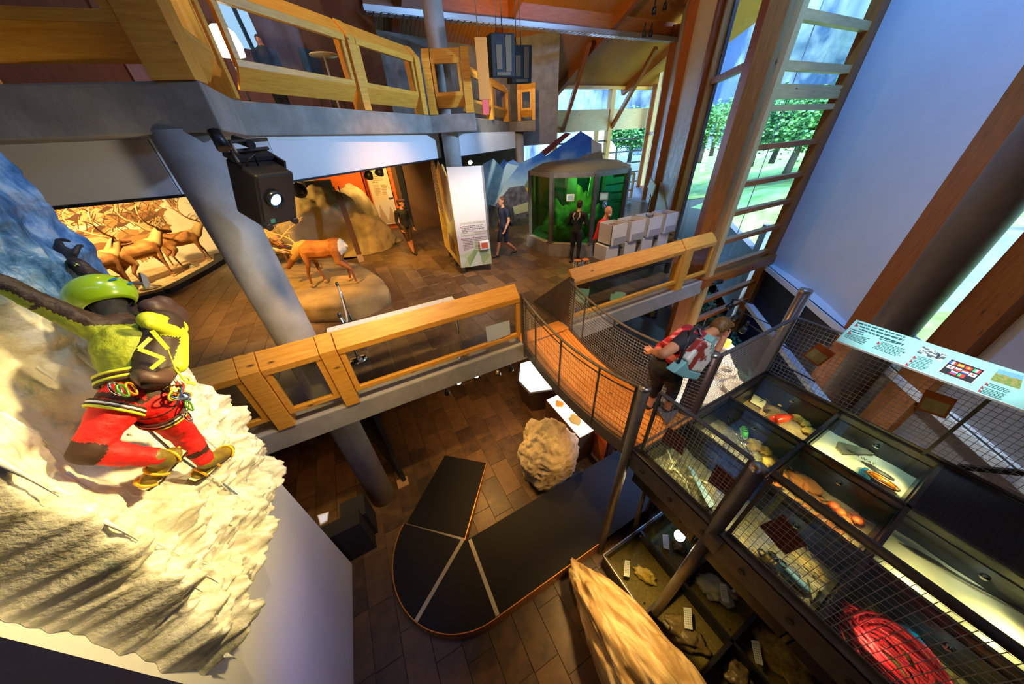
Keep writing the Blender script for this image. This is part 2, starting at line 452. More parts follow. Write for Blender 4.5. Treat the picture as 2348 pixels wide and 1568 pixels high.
# ---- columns
def column(P, z0, z1, r, label):
    g = G(); g.cyl((P[0], P[1], z0), (P[0], P[1], z1), r, 40)
    return T(g.build('concrete_column', CONCL), label, 'column')
column((-1.10, 4.42), -3, 3.40, .232, 'thick concrete column passing behind the near wooden railing')
column((2.98, 8.92), 0, 7.6, .215, 'concrete column rising behind the white information tower')
column((7.46, 13.36), 0, 3.4, .22, 'concrete column behind the mountain photo backdrop')
column((-1.12, 13.4), 0, 3.3, .23, 'cream lit column standing in the cave rock')
# ---- gallery slab (bays round the columns) and the white band under it
GP = [(-5.2, 4.9), (-1.98, 4.42), (-.74, 4.13), (-.74, 5.36), (-.67, 5.62), (2.46, 8.67), (3.44, 8.21), (3.62, 9.35), (7.10, 13.45), (7.26, 13.05), (7.86, 12.62), (8.2, 14.6), (7.6, 16.4), (-13, 16.4), (-13, 4.9)]
ZS0, ZS1 = 3.37, 3.72
g = G(); g.prism([(x, y, ZS0) for x, y in GP], (0, 0, ZS1-ZS0)); S(g.build('trim_2', CONC, bevel=.015))
g = G()
for a, b in (((-12.9, 5.25), (-1.62, 5.25)), ((-1.62, 5.25), (-.63, 5.80)), ((-.63, 5.8), (2.75, 9.26)), ((3.30, 9.30), (6.85, 12.6))):
    a3, b3 = V((*a, 0)), V((*b, 0)); g.beam(a3+V((0, 0, 3.10)), b3+V((0, 0, 3.10)), .06, .54)
S(g.build('wall_band', WHITE))
g = G()
for a, b in (((-12.9, 5.25), (-1.62, 5.25)), ((-1.62, 5.25), (-.63, 5.80)), ((-.63, 5.8), (2.75, 9.26)), ((3.30, 9.30), (6.85, 12.6))):
    g.beam((*a, 2.82), (*b, 2.82), .09, .03)
S(g.build('trim_3', BLACKM))
# dark service ceiling behind the band
g = G(); g.prism([(-12.9, 5.3, 3.33), (-.6, 5.85, 3.33), (2.75, 9.3, 3.33), (6.9, 12.7, 3.33), (6.9, 16.6, 3.33), (-12.9, 16.6, 3.33)], (0, 0, .03)); S(g.build('ceiling_under_gallery', BLACKM))
# ---- hall walls of the upper level
def wall(name, a, b, z0, z1, mat, th=.1):
    g = G(); g.beam((*a, (z0+z1)/2), (*b, (z0+z1)/2), th, z1-z0); return S(g.build(name, mat))
wall('wall_back_cream', (-4.4, 15.4), (.2, 16.2), 0, 3.35, CREAM)
wall('wall_back_orange', (-.9, 16.1), (2.30, 15.30), 0, 3.35, ORANGE)
wall('wall_back_brown', (2.30, 15.3), (3.9, 14.2), 0, 3.35, DKBROWN)
wall('wall_back_brown_dark', (3.9, 14.2), (5.6, 15.6), 0, 3.35, BLACKM)
wall('wall_back_far', (5.6, 15.6), (9.0, 16.5), 0, 3.35, DKBROWN)
g = G(); g.beam((2.62, 14.95, 1.6), (2.62, 14.95, 3.2), .1, .1); g.beam((2.55, 15.0, 0), (2.55, 15.0, 3.3), .16, .2); S(g.build('trim_4', BLACKM))
# concrete shaft wall beyond the last gallery bay
g = G(); g.prism([(7.9, 14.1, 2.85), (9.6, 13.6, 2.85), (10.0, 16, 2.85), (8.0, 16, 2.85)], (0, 0, 6)); S(g.build('wall_shaft', CONC))
# gallery back wall (red-brown timber lining) with a bright window strip
wall('wall_gallery_back', (-13, 8.6), (-2.4, 8.6), 3.72, 8.6, REDBROWN)
wall('wall_gallery_back_right', (-2.4, 8.6), (2.5, 13.3), 3.72, 7.6, REDBROWN)
wall('wall_gallery_concrete', (2.5, 13.3), (8.0, 14.9), 3.72, 6.1, CONC)
# ---- roof: pine boarding falling towards the far end, cut short above the white wall
ZR = lambda y: 5.25+.44*(16.6-y)
g = G(); 
x0, x1, nb = -13.2, 20.0, 230
for i in range(nb):
    a = x0+(x1-x0)*i/nb; b = x0+(x1-x0)*(i+1)/nb-.012
    y0, y1 = -4.0, 16.7
    g.hexa([(a, y0, ZR(y0)), (b, y0, ZR(y0)), (b, y0, ZR(y0)+.03), (a, y0, ZR(y0)+.03), (a, y1, ZR(y1)), (b, y1, ZR(y1)), (b, y1, ZR(y1)+.03), (a, y1, ZR(y1)+.03)])
ce = sroot('ceiling'); bd = stuff(g.build('board_field', WOODC, ce))
g = G(); g.hexa([(-13.2, -4, ZR(-4)+.04), (20, -4, ZR(-4)+.04), (20, -4, ZR(-4)+.1), (-13.2, -4, ZR(-4)+.1), (-13.2, 16.7, ZR(16.7)+.04), (20, 16.7, ZR(16.7)+.04), (20, 16.7, ZR(16.7)+.1), (-13.2, 16.7, ZR(16.7)+.1)])
g.build('roof_deck', BLACKM, ce)
# rafters and cross beam, duct
g = G(); 
for i, xx in enumerate((3.2, 7.0, 11.6, 16.2)):
    q = G(); q.beam((xx, -3.9, ZR(-3.9)-.2), (xx, 16.6, ZR(16.6)-.2), .22, .38); T(q.build('roof_rafter', WOODD), ['dark roof rafter above the gallery column', 'dark roof rafter above the hanging projectors', 'dark roof rafter above the left diagonal strut', 'dark roof rafter above the right diagonal strut'][i], 'rafter', 'roof rafters')
q = G(); q.beam((2.25, 12.9, 6.72), (15.2, 12.9, 6.72), .24, .62); T(q.build('cross_beam', WOODD), 'deep pine cross beam right above the perforated metal duct', 'beam')
dt = thing('light_duct', (7, 12.45, 6.2), 'long perforated metal duct running under the roof beam', 'duct')
q = G(); q.beam((2.15, 12.45, 6.31), (14.9, 12.45, 6.31), .34, .13); q.build('channel', ALU, dt)
PERF = M('perforated_metal', (.55, .56, .58), .4, .6)
q = G()
for k in range(60):
    xx = 2.2+k*.208; q.bx(xx, xx+.16, 12.30, 12.60, 6.228, 6.243)
stuff(q.build('perforation_plates', PERF, dt))
# ---- facade along the 45 degree line
def fbox(g, t0, t1, n0, n1, z0, z1):
    g.hexa([fac(t0, z0, n0), fac(t0, z0, n1), fac(t1, z0, n1), fac(t1, z0, n0), fac(t0, z1, n0), fac(t0, z1, n1), fac(t1, z1, n1), fac(t1, z1, n0)])
wn_i = 0
def fin(t, w, d, z0, z1, label, mat=WOODD):
    z1 = min(z1, ZR(4.1+FU[1]*(t+w)+FU[0]*d)-.06); g = G(); fbox(g, t-w/2, t+w/2, 0, d, z0, z1); return T(g.build('facade_post', mat), label, 'post', 'facade posts')
def tpx(px, py=300):
    P = PL(px, py, (7.4, 4.1, 0), (FU[1], -FU[0], 0)); return (P.x-7.4)*FU[0]+(P.y-4.1)*FU[1]
ZF = -3.0
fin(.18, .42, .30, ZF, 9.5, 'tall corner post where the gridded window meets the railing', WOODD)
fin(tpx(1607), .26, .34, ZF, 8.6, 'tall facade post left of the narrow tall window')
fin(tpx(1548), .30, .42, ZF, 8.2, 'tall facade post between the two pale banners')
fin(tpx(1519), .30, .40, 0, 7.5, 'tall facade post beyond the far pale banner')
fin(tpx(1494), .26, .36, 0, 6.8, 'facade post at the far glazed corner')
w1 = sroot('window_1')
t0, t1 = .4, tpx(1607)-.13
g = G(); fbox(g, t0, t1, .05, .065, ZF, 8.4); g.build('pane', GLASSW, w1)
for z in (4.15, .02, -1.4):
    g = G(); fbox(g, t0, t1, .02, .14, z-.06, z+.06); g.build('transom', WOODD, w1)
g = G(); fbox(g, t1-.16, t1-.02, .0, .2, ZF, 8.4); g.build('frame', WOODL, w1)
g = G(); fbox(g, t1-.26, t1-.17, -.03, .05, ZF, 8.4); g.build('outer_mullion', M('blue_grey_aluminium', (.10, .12, .17), .4, .5), w1)
# banners between the posts
def banner_mat():
    m, nt, p = new_mat('frosted_banner'); MC['frosted_banner'] = m
    t = nt.nodes.new('ShaderNodeTexCoord'); sx = nt.nodes.new('ShaderNodeSeparateXYZ'); link(nt, t.outputs['Object'], sx.inputs[0])
    n = node(nt, 'ShaderNodeTexNoise', i_Scale=5.0, i_Detail=9, i_Roughness=.7, i_Distortion=1.2)
    mp = nt.nodes.new('ShaderNodeMapping'); mp.inputs['Scale'].default_value = (1.6, 1.6, .55); link(nt, t.outputs['Object'], mp.inputs[0]); link(nt, mp.outputs[0], n.inputs['Vector'])
    r = ramp(nt, n.outputs['Fac'], [(.38, (.30, .30, .22)), (.5, (.62, .60, .50)), (.62, (.88, .90, .88))])
    n2 = node(nt, 'ShaderNodeMath', operation='MULTIPLY_ADD'); n2.inputs[1].default_value = .8; link(nt, n.outputs['Fac'], n2.inputs[0]); link(nt, sx.outputs['Z'], n2.inputs[2])
    st = ramp(nt, n2.outputs[0], [(0, (0, 0, 0)), (1, (1, 1, 1))])
    mr = node(nt, 'ShaderNodeMapRange'); mr.inputs['From Min'].default_value = 3.3; mr.inputs['From Max'].default_value = 4.4; link(nt, n2.outputs[0], mr.inputs[0])
    mx = node(nt, 'ShaderNodeMixRGB'); mx.inputs[2].default_value = (.60, .53, .43, 1); link(nt, mr.outputs[0], mx.inputs[0]); link(nt, r.outputs[0], mx.inputs[1])
    link(nt, mx.outputs[0], p.inputs['Base Color']); p.inputs['Roughness'].default_value = .55
    return m
BAN = banner_mat()
def banner(ta, tb, label, zb0, zb1):
    t = thing('hanging_banner', fac((ta+tb)/2, 0, .1), label, 'banner', 'frosted photo banners on the facade')
    g = G(); fbox(g, ta, tb, .10, .125, zb0, 7.6); g.build('print', BAN, t)
    g = G(); g.prism([fac(ta, 0.0, .14), fac(tb, 0.0, .14), fac(tb, zb1, .14), fac(ta, zb0+.05, .14)], V((-FU[1], FU[0], 0))*.05); g.build('plinth_board', CREAM, t)
banner(tpx(1607)+.15, tpx(1548)-.16, 'tall pale frost-patterned banner nearest the white specimen bins', .35, 1.3)
banner(tpx(1548)+.2, tpx(1519)-.16, 'slim blue-white frosted banner beyond the second facade post', .35, 1.1)
w2 = sroot('window_2')
ta, tb = tpx(1519)+.16, tpx(1494)-.1
g = G(); fbox(g, ta, tb, .05, .065, 0, 6.6); g.build('pane', GLASSW, w2)
for z in (.1, 3.0):
    g = G(); fbox(g, ta, tb, .02, .14, z-.07, z+.07); g.build('transom', WOODD, w2)
g = G(); fbox(g, tb-.5, tb-.25, .0, .16, 0, 6.6); g.build('frame', WOODL, w2)
# ---- W: the gridded window in the jog (plane y = 4.1)
YW = 4.12; XL, XR = 7.55, 10.62
w3 = sroot('window_3')
zs = [Y(px, py, YW).z for px, py in ((1817, 19), (1780, 139), (1758, 193), (1744, 241.5), (1716, 334), (1688, 419), (1665, 487), (1644.5, 552), (1624, 614.7), (1600, 689), (1587, 732))]
zs = zs+[zs[-1]-.6, zs[-1]-1.15]
for i, z in enumerate(zs):
    hh = .13 if i in (0, 1) else (.22 if i == 2 else .10)
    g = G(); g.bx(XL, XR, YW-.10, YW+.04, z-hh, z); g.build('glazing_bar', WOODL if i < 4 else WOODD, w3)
zz = [9.2, 7.4, 5.9]+zs+[-3.0]
for a, b in zip(zz, zz[1:]):
    g = G(); g.bx(XL, XR, YW+.045, YW+.055, b, a-.06); g.build('pane', GLASSW, w3)
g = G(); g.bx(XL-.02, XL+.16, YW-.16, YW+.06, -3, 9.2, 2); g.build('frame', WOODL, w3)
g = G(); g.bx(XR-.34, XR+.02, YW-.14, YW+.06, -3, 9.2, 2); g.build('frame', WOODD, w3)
g = G(); g.bx(XR-.06, XR+.1, YW-.22, YW-.1, -.5, 9.2, 2); g.build('frame', WOODD, w3)
g = G(); g.bx(XL-.2, XR+.02, YW-.22, YW-.02, zs[8]-.40, zs[8]-.16); g.build('sill_beam', WOODD, w3)
g = G(); g.bx(XL+1.0, XL+1.03, YW+.055, YW+.06, -3, 9.2); g.build('pane_joint', WHITEG, w3)
# ---- white slanting-plan wall on the right with deep posts and slot windows
WN = V((2.68, -2.46, 0)).normalized(); WD = V((2.46, 2.68, 0)).normalized(); WP = V((10.65, 4.1, 0))
def wl_(s, z=0, n=0): return WP-WD*s-WN*n+V((0, 0, z))          # s runs back towards the camera, n into the room
def wbox(g, s0, s1, n0, n1, z0, z1):
    g.hexa([wl_(s0, z0, n0), wl_(s0, z0, n1), wl_(s1, z0, n1), wl_(s1, z0, n0), wl_(s0, z1, n0), wl_(s0, z1, n1), wl_(s1, z1, n1), wl_(s1, z1, n0)])
def sat(px, py): P = PL(px, py, WP, WN); return (WP-P).dot(WD)
g = G()
ns = 14
for k in range(ns):
    a, b = 3.8*k/ns, 3.8*(k+1)/ns
    ca, cb = .16*math.sin(math.pi*a/3.8), .16*math.sin(math.pi*b/3.8)
    P = [wl_(a, -.20, -ca), wl_(a, -.20, -ca-.1), wl_(b, -.20, -cb-.1), wl_(b, -.20, -cb)]
    g.hexa(P+[p+V((0, 0, 11)) for p in P])
S(g.build('wall_right', WHITE))
g = G(); wbox(g, -.05, 8.0, -.25, .17, -.34, -.20); g2 = S(g.build('trim_5', WHITEG, bevel=.01))
g = G(); wbox(g, -.05, 8.0, .13, .145, -.205, -.185); g.build('groove_strip', STEELD, g2)
NAVY = M('dark_navy_wall', (.016, .022, .045), .45)
g = G(); wbox(g, -.1, 3.9, -.35, -.02, -3, -.34); S(g.build('wall_right_lower', NAVY))
s1, s2 = sat(1970, 730), sat(2035, 755)
g = G(); wbox(g, s1, s2, -.1, .14, -1.5, 9); T(g.build('wall_post', WOODD), 'massive knotty timber post beside the white curved wall', 'post')
g = G(); wbox(g, s2-.02, s2+.10, -.1, .02, .22, 9); S(g.build('trim_6', WHITEG))
w4 = sroot('window_4'); s3 = sat(2150, 790)
g = G(); wbox(g, s2, s3, -.12, -.11, .22, 9); g.build('pane', GLASSW, w4)
pc = wl_(sat(2106, 776)-.06, 0, .34); g = G(); g.cyl((pc.x, pc.y, -3), (pc.x, pc.y, 9), .25, 36); T(g.build('concrete_column', M('column_dark', (.20, .15, .12), .6, col2=(.15, .12, .10), scale=3)), 'blue lit round column between the two timber posts behind the info board', 'column')
s4 = sat(2245, 815)
g = G(); wbox(g, s2, s3, -.16, -.10, -3, .22); S(g.build('wall_slot_lower', NAVY))
g = G(); wbox(g, s3, s4, -.1, .16, -1.5, 9); T(g.build('wall_post', WOODD), 'massive timber post nearest the photo edge behind the info board', 'post')
g = G(); wbox(g, s4, 12.4, -.1, .0, .50, 12); S(g.build('wall_right_near', WHITE))
g = G(); wbox(g, s4, 12.4, -.1, .05, -3, .50); S(g.build('wall_right_near_lower', M('mauve_grey_paint', (.30, .27, .27), .6)))
# ---- far glazed end wall
YF = 16.5
w5 = sroot('window_5')
xa, xm, xb = Y(1268, 300, YF).x, Y(1400, 300, YF).x, Y(1488, 300, YF).x
zt, zb = Y(1330, 252, YF).z, Y(1330, 302, YF).z
g = G(); g.bx(xa-.2, xb+.3, YF-.16, YF-.02, zb, zt); g.build('spandrel_board', WOODL, w5)
for x in (xa, xm-.25, xb):
    g = G(); g.bx(x-.14, x+.14, YF-.22, YF+.1, 0, ZR(YF)-.1, 2); g.build('mullion', WOOD, w5)
g = G(); g.bx(xa+.95*(xm-xa)*.75, xa+.95*(xm-xa)*.75+.2, YF-.1, YF+.1, 0, zb, 2); g.build('mullion', WOOD, w5)
for z in (2.75, 2.1, 1.45, .9, .3):
    g = G(); g.bx(xa, xb, YF-.06, YF+.02, z-.04, z+.04); g.build('glazing_bar', STEELD, w5)
g = G(); g.bx(xa, xb, YF+.03, YF+.04, 0, zb); g.build('pane', GLASSW, w5)
g = G(); g.bx(xa, xb, YF+.03, YF+.04, zt, ZR(YF)); g.build('pane', GLASSW, w5)
z2 = Y(1330, 205, YF).z
g = G(); g.bx(xa-.3, xb+.3, YF-.2, YF-.02, z2, z2+.14); g.build('transom', WOOD, w5)
for (a, b, lab) in (((1290, 300), (1352, 95), 'left diagonal timber strut in front of the far window'), ((1402, 292), (1505, 110), 'right diagonal timber strut in front of the far window')):
    A = Y(*a, YF-.17); B = Y(*b, YF-3.2); B.z = min(B.z, ZR(B.y)-.1)
    g = G(); g.beam(A, B, .17, .17); T(g.build('diagonal_strut', WOODD), lab, 'strut', 'roof struts')
# upper pine block wall above the duct
g = G(); 
for r in range(5):
    for k in range(9): g.bx(10.2+k*.62+(.3 if r % 2 else 0), 10.2+k*.62+.61+(.3 if r % 2 else 0), 13.4, 13.5, 6.6+r*.27, 6.6+r*.27+.26)
S(g.build('wall_pine_upper', M('pine_yellow_green', (.56, .42, .09), .6, col2=(.48, .35, .07), scale=3)))
# ================================================================ OUTSIDE
GRASS = M('lawn', (.17, .36, .05), .9, col2=(.40, .55, .16), scale=.8, detail=8, bump=.4, bscale=9)
def lawn():
    bm = bmesh.new(); n = 60; vs = []; dd = []
    for i in range(n+1):
        for j in range(n+1):
            u, v = i/n, j/n; x = 3+150*u**1.6; y = -55+150*v
            d = (x-y-7.0)*.707
            z = -2.9+max(0, d-3.0)*.30 if d < 14 else .4+(d-14)*.015
            z = min(z, .4+min(max(0, d-14)*.085, 1.15)+max(0, d-28)*.004) + .25*noise.noise(V((x*.1, y*.1, 0)))
            hl = max(0, 1-((x-26)**2+(y-14)**2)/90); z += 1.5*hl*hl
            dd.append(d)
            vs.append(bm.verts.new((x, y, z)))
    for i in range(n):
        for j in range(n):
            a = i*(n+1)+j
            if min(dd[a], dd[a+1], dd[a+n+1], dd[a+n+2]) < .25: continue
            f = bm.faces.new((vs[a], vs[a+n+1], vs[a+n+2], vs[a+1])); f.smooth = True
    me = bpy.data.meshes.new('lawn'); bmesh.ops.delete(bm, geom=[v for v in bm.verts if not v.link_faces], context='VERTS'); bm.to_mesh(me); bm.free(); me.materials.append(GRASS)
    return ob('lawn', me)
T(stuff(lawn()), 'bright green lawn outside the tall windows', 'lawn')
# retaining wall outside W
rw = G(); a = Z(1614, 457, -.75); b = Z(1795, 645, -.75); d_ = (b-a).normalized(); n_ = V((d_.y, -d_.x, 0)); n_ = n_ if n_.x > 0 else -n_
rw.prism([V((p.x, p.y, -3.3)) for p in (a, b+d_*.2, b+d_*.2+n_*.28, a+n_*.28)], (0, 0, 2.55)); 
T(rw.build('retaining_wall', M('outdoor_concrete', (.17, .20, .23), .8, col2=(.11, .14, .17), scale=2)), 'grey concrete retaining wall sloping outside the gridded window', 'wall')
g = G(); g.prism([(12.0, 5.0, -3.2), (20, -2.5, -3.2), (20.3, -2.2, -3.2), (12.25, 5.3, -3.2)], (0, 0, 3.6)); T(g.build('retaining_wall', MC['outdoor_concrete']), 'low concrete wall beyond the slot window by the info board', 'wall')
# cliff: one big displaced face far behind the trees
CLIFF = M('cliff_rock', (.018, .055, .13), .9, col2=(.21, .27, .33), scale=.13, detail=14, lo=.42, hi=.60, stretch=(1, 1, .30), bump=.5, bscale=.5)
def cliff():
    bm = bmesh.new(); nu, nv = 90, 40; vs = []
    for i in range(nu+1):
        a = R(18+92*i/nu)
        for j in range(nv+1):
            h = j/nv; d = 125-30*h+9*fbm(V((i*.12, j*.12, 0)), 5)+3*fbm(V((i*.5, j*.2, 3)), 4)
            vs.append(bm.verts.new((d*math.sin(a), d*math.cos(a), -4+150*h)))
    for i in range(nu):
        for j in range(nv):
            k = i*(nv+1)+j; f = bm.faces.new((vs[k], vs[k+1], vs[k+nv+2], vs[k+nv+1])); f.smooth = True
    me = bpy.data.meshes.new('cliff'); bm.to_mesh(me); bm.free(); me.materials.append(CLIFF); return ob('cliff', me)
T(cliff(), 'hazy blue-grey rock cliff rising behind the trees', 'cliff')
# broadleaf trees: trunk + crown of leaf cards
LEAF = M('leaves', (.06, .22, .05), .6, col2=(.16, .42, .10), scale=.8)
BARK = M('bark', (.12, .09, .06), .9)
leafm = {}
def tree_proto():
    g = G(); rnd = random.Random(3)
    for k in range(7000):
        a = rnd.random()*2*math.pi; b = rnd.gauss(0, .55); cl = rnd.choice(range(9)); 
        cc = V((math.cos(cl*2.3)*(.45+.1*(cl % 3)), math.sin(cl*2.3)*(.45+.1*(cl % 2)), .15*(cl-4)+.1))
        p = cc+V((rnd.gauss(0, .3), rnd.gauss(0, .3), rnd.gauss(0, .26)))
        n = V((rnd.gauss(0, 1), rnd.gauss(0, 1), rnd.gauss(.5, 1))).normalized(); t = n.orthogonal().normalized()*.055; s_ = n.cross(t)
        g.face([p-t-s_*.4, p+t*.2-s_, p+t, p+s_*.8])
    me = bpy.data.meshes.new('crown'); g.bm.to_mesh(me); g.bm.free(); me.materials.append(LEAF)
    q = G(); q.tube([(0, 0, -1.9), (.04, .02, -1), (0, .05, .2), (.06, 0, .7)], [.10, .08, .055, .02], 8)
    for k in range(5): q.tube([(0, .02, -.5+.2*k), (math.cos(k*2.4)*.5, math.sin(k*2.4)*.5, .0+.2*k)], [.04, .012], 6)
    m2 = bpy.data.meshes.new('trunk'); q.bm.to_mesh(m2); q.bm.free(); m2.materials.append(BARK)
    return me, m2
CR_, TR_ = tree_proto()
for k, (az, d, h, lab) in enumerate(((56.3, 33, 3.2, 'green tree showing through the narrow tall window'), (57.6, 38, 3.0, 'green tree at the right jamb of the narrow tall window'), (62.6, 36, 3.9, 'leafy tree left in the gridded window, thin pale trunk'), (64.8, 37, 3.7, 'round leafy tree in the middle of the gridded window'), (66.8, 33, 4.2, 'tall bright green tree at the right of the gridded window'), (69.5, 34, 4.4, 'leafy tree hidden partly by the right window frame'), (49.5, 42, 4.2, 'blue-green tree outside the far slim window'), (44.5, 46, 4.4, 'distant tree seen through the far end window panes'), (46.6, 50, 4.6, 'distant tree in the far right end window pane'), (52.0, 48, 4.0, 'dim tree behind the frosted banner'), (80, 30, 4.0, 'green shrub outside the slot window beside the info board'))):
    t = thing('tree', (d*math.sin(R(az)), d*math.cos(R(az)), 3.1), lab, 'tree', 'trees outside')
    for n_, me in (('crown', CR_), ('trunk', TR_)):
        o = bpy.data.objects.new(n_, me); C.objects.link(o); o.parent = t
    t.scale = (h*.62, h*.62, h*.40); t.rotation_euler = (0, 0, k*1.3)
# ivy / low plants on the bank
g = G(); rnd = random.Random(5)
for k in range(5000):
    P = fac(rnd.uniform(-.6, 7), 0, -rnd.uniform(.5, 2.2)); P.z = -2.75+max(0, (P.x-P.y-7)*.707-3)*.3+rnd.uniform(0, .25)
    n = V((rnd.gauss(0, 1), rnd.gauss(0, 1), rnd.gauss(.8, .6))).normalized(); t = n.orthogonal().normalized()*.07; s_ = n.cross(t)
    g.face([P-t, P-s_*.7, P+t, P+s_*.7])
T(stuff(g.build('ground_cover', M('ivy', (.035, .13, .09), .6, col2=(.09, .25, .16), scale=2))), 'dark green ground cover on the bank below the windows', 'plants')
# white marquee seen far off through the end window
g = G(); c = V((21, 24, 0)); g.prism([c+V((-2.5, 0, 0)), c+V((2.5, 0, 0)), c+V((2.5, 0, 2)), c+V((0, 0, 4)), c+V((-2.5, 0, 2))], (1.5, 3.5, 0)); T(g.build('marquee', WHITEG), 'white tent far outside the end window', 'tent')
# ================================================================ RAILINGS
def railing(label, A, B, z0, items, n=None, cat='railing', group='pine and glass railings', deep=False):
    """timber railing: items = list of ('post', s0, s1) / ('panel', s0, s1) in metres from A to B"""
    A, B = V((*A, z0)), V((*B, z0)); d = (B-A).normalized(); L = (B-A).length
    if n is None: n = V((d.y, -d.x, 0))
    t = thing('timber_railing', (A+B)/2, label, cat, group)
    def pt(s, dep, z): return A+d*s-n*dep+V((0, 0, z))
    def prof(name, pl, s0, s1, mat=WOOD): g = G(); g.prism([pt(s0, p, q) for p, q in pl], d*(s1-s0)); return g.build(name, mat, t, bevel=.004)
    for kind, s0, s1 in items:
        if kind == 'post':
            prof('post', [(-.025, 0), (-.025, .975), (.15, 1.165), (.26, 1.08), (.2, 0)], s0, s1)
        else:
            s0 += .012; s1 -= .012; zb = .40 if deep else .26
            prof('cap', [(-.01, .88), (-.015, .965), (.155, 1.155), (.20, 1.11), (.06, .88)], s0, s1)
            prof('bottom_rail', [(0, zb-.07), (0, zb), (.07, zb), (.07, zb-.07)], s0, s1)
            prof('stile', [(0, zb), (0, .88), (.06, .88), (.06, zb)], s0, s0+.07); prof('stile', [(0, zb), (0, .88), (.06, .88), (.06, zb)], s1-.07, s1)
            if deep: prof('lower_board', [(.0, zb-.07), (.14, .12), (.17, .135), (.04, zb-.07)], s0, s1)
            g = G(); g.prism([pt(s0+.06, .03, zb), pt(s0+.06, .03, .88), pt(s0+.06, .036, .88), pt(s0+.06, .036, zb)], d*(s1-s0-.12)); g.build('pane', GLASS, t)
    return t
# near railing of the upper floor (y = 3.97)
railing('long near railing with the glued white sheet, left of the bridge', (-4.5, 3.97), (2.16, 3.97), 0.03,
        [('panel', .2, 2.80), ('post', 2.80, 3.0), ('panel', 3.0, 3.66), ('post', 3.66, 3.85), ('panel', 3.85, 6.66)], V((0, -1, 0)))
railing('short near railing right of the bridge, ending at the corner post', (3.24, 3.97), (7.45, 3.97), 0.03,
        [('panel', .02, 3.06), ('post', 3.06, 3.3), ('panel', 3.3, 4.15)], V((0, -1, 0)))
# gallery railings
def seg(i, j=None): return GP[i], GP[i+1 if j is None else j]
railing('gallery railing of the left bay above the tall column', (-4.2, 4.75), (-.76, 4.15), 3.72, [('post', .3, .62), ('panel', .62, 1.75), ('post', 1.85, 2.15), ('panel', 2.15, 3.2), ('post', 3.2, 3.5)], deep=True)
railing('short gallery railing on the bay side by the tall column', (-.76, 4.2), (-.70, 5.55), 3.72, [('panel', .1, 1.1), ('post', 1.15, 1.33)], V((1, 0, 0)), deep=True)
L = 4.3
railing('long gallery railing with the lamp and seated visitor behind its glass', (-.63, 5.70), (2.44, 8.66), 3.72, [('panel', .05, 2.05), ('post', 2.08, 2.26), ('panel', 2.28, 4.0), ('post', 4.03, 4.22)], deep=True)
railing('gallery railing of the bay at the second column', (2.48, 8.66), (3.42, 8.22), 3.72, [('post', 0, .17), ('panel', .18, .84), ('post', .85, 1.03)], deep=True)
railing('far gallery railing behind the hanging orange board', (3.75, 9.45), (7.08, 13.40), 3.72, [('panel', .05, 2.5), ('post', 2.5, 2.7), ('panel', 2.7, 4.9), ('post', 4.95, 5.15)], deep=True)
railing('gallery railing of the farthest small bay', (7.28, 13.04), (7.85, 12.63), 3.72, [('post', 0, .12), ('panel', .12, .58), ('post', .58, .70)], deep=True)
# sloped reading board behind the near railing, paper sheet on the glass
g = G(); a, b = Y(750, 768, 4.35), Y(1045, 690, 4.35); g.beam(a, b, .22, .012, off=(-.09, 0)); g.beam(a, b, .012, .03, off=(.03, 0)); g.bx(a.x+.2, a.x+.26, a.y-.2, a.y-.02, 1.0, 1.03); g.bx(b.x-.3, b.x-.24, b.y-.2, b.y-.02, 1.0, 1.03); T(g.build('reading_board', [WHITEG]), 'thin white-edged reading board behind the near railing', 'board')
g = G(); P = [Y(1113, 750, 3.985), Y(1168, 734, 3.985), Y(1170, 766, 3.985), Y(1118, 785, 3.985)]; g.prism(P, (0, -.003, 0)); T(g.build('paper_sheet', M('paper_blue_white', (.62, .74, .80), .5)), 'blank pale blue sheet stuck on the railing glass', 'sheet')

# ================================================================ BRIDGE
BX0, BX1, BY0, BY1 = 2.20, 3.22, 3.97, 1.34
sag = lambda y: -.20*(1-((y-(BY0+BY1)/2)/((BY0-BY1)/2))**2)
NS = 18
ys = [BY0+(BY1-BY0)*k/NS for k in range(NS+1)]
br = thing('footbridge', (2.7, 2.65, 0), 'sagging footbridge with orange deck boards and wire mesh sides', 'bridge')
npk = 10; pw = (BX1-BX0-.10)/npk
for i in range(npk):
    g = G(); x0 = BX0+.05+i*pw; x1 = x0+pw-.012
    for k in range(NS):
        ya, yb = ys[k], ys[k+1]; za, zb = sag(ya), sag(yb)
        P = [(x0, ya, za-.03), (x0, ya, za), (x1, ya, za), (x1, ya, za-.03), (x0, yb, zb-.03), (x0, yb, zb), (x1, yb, zb), (x1, yb, zb-.03)]
        g.hexa(P)
    g.build('deck_board', DECK, br)
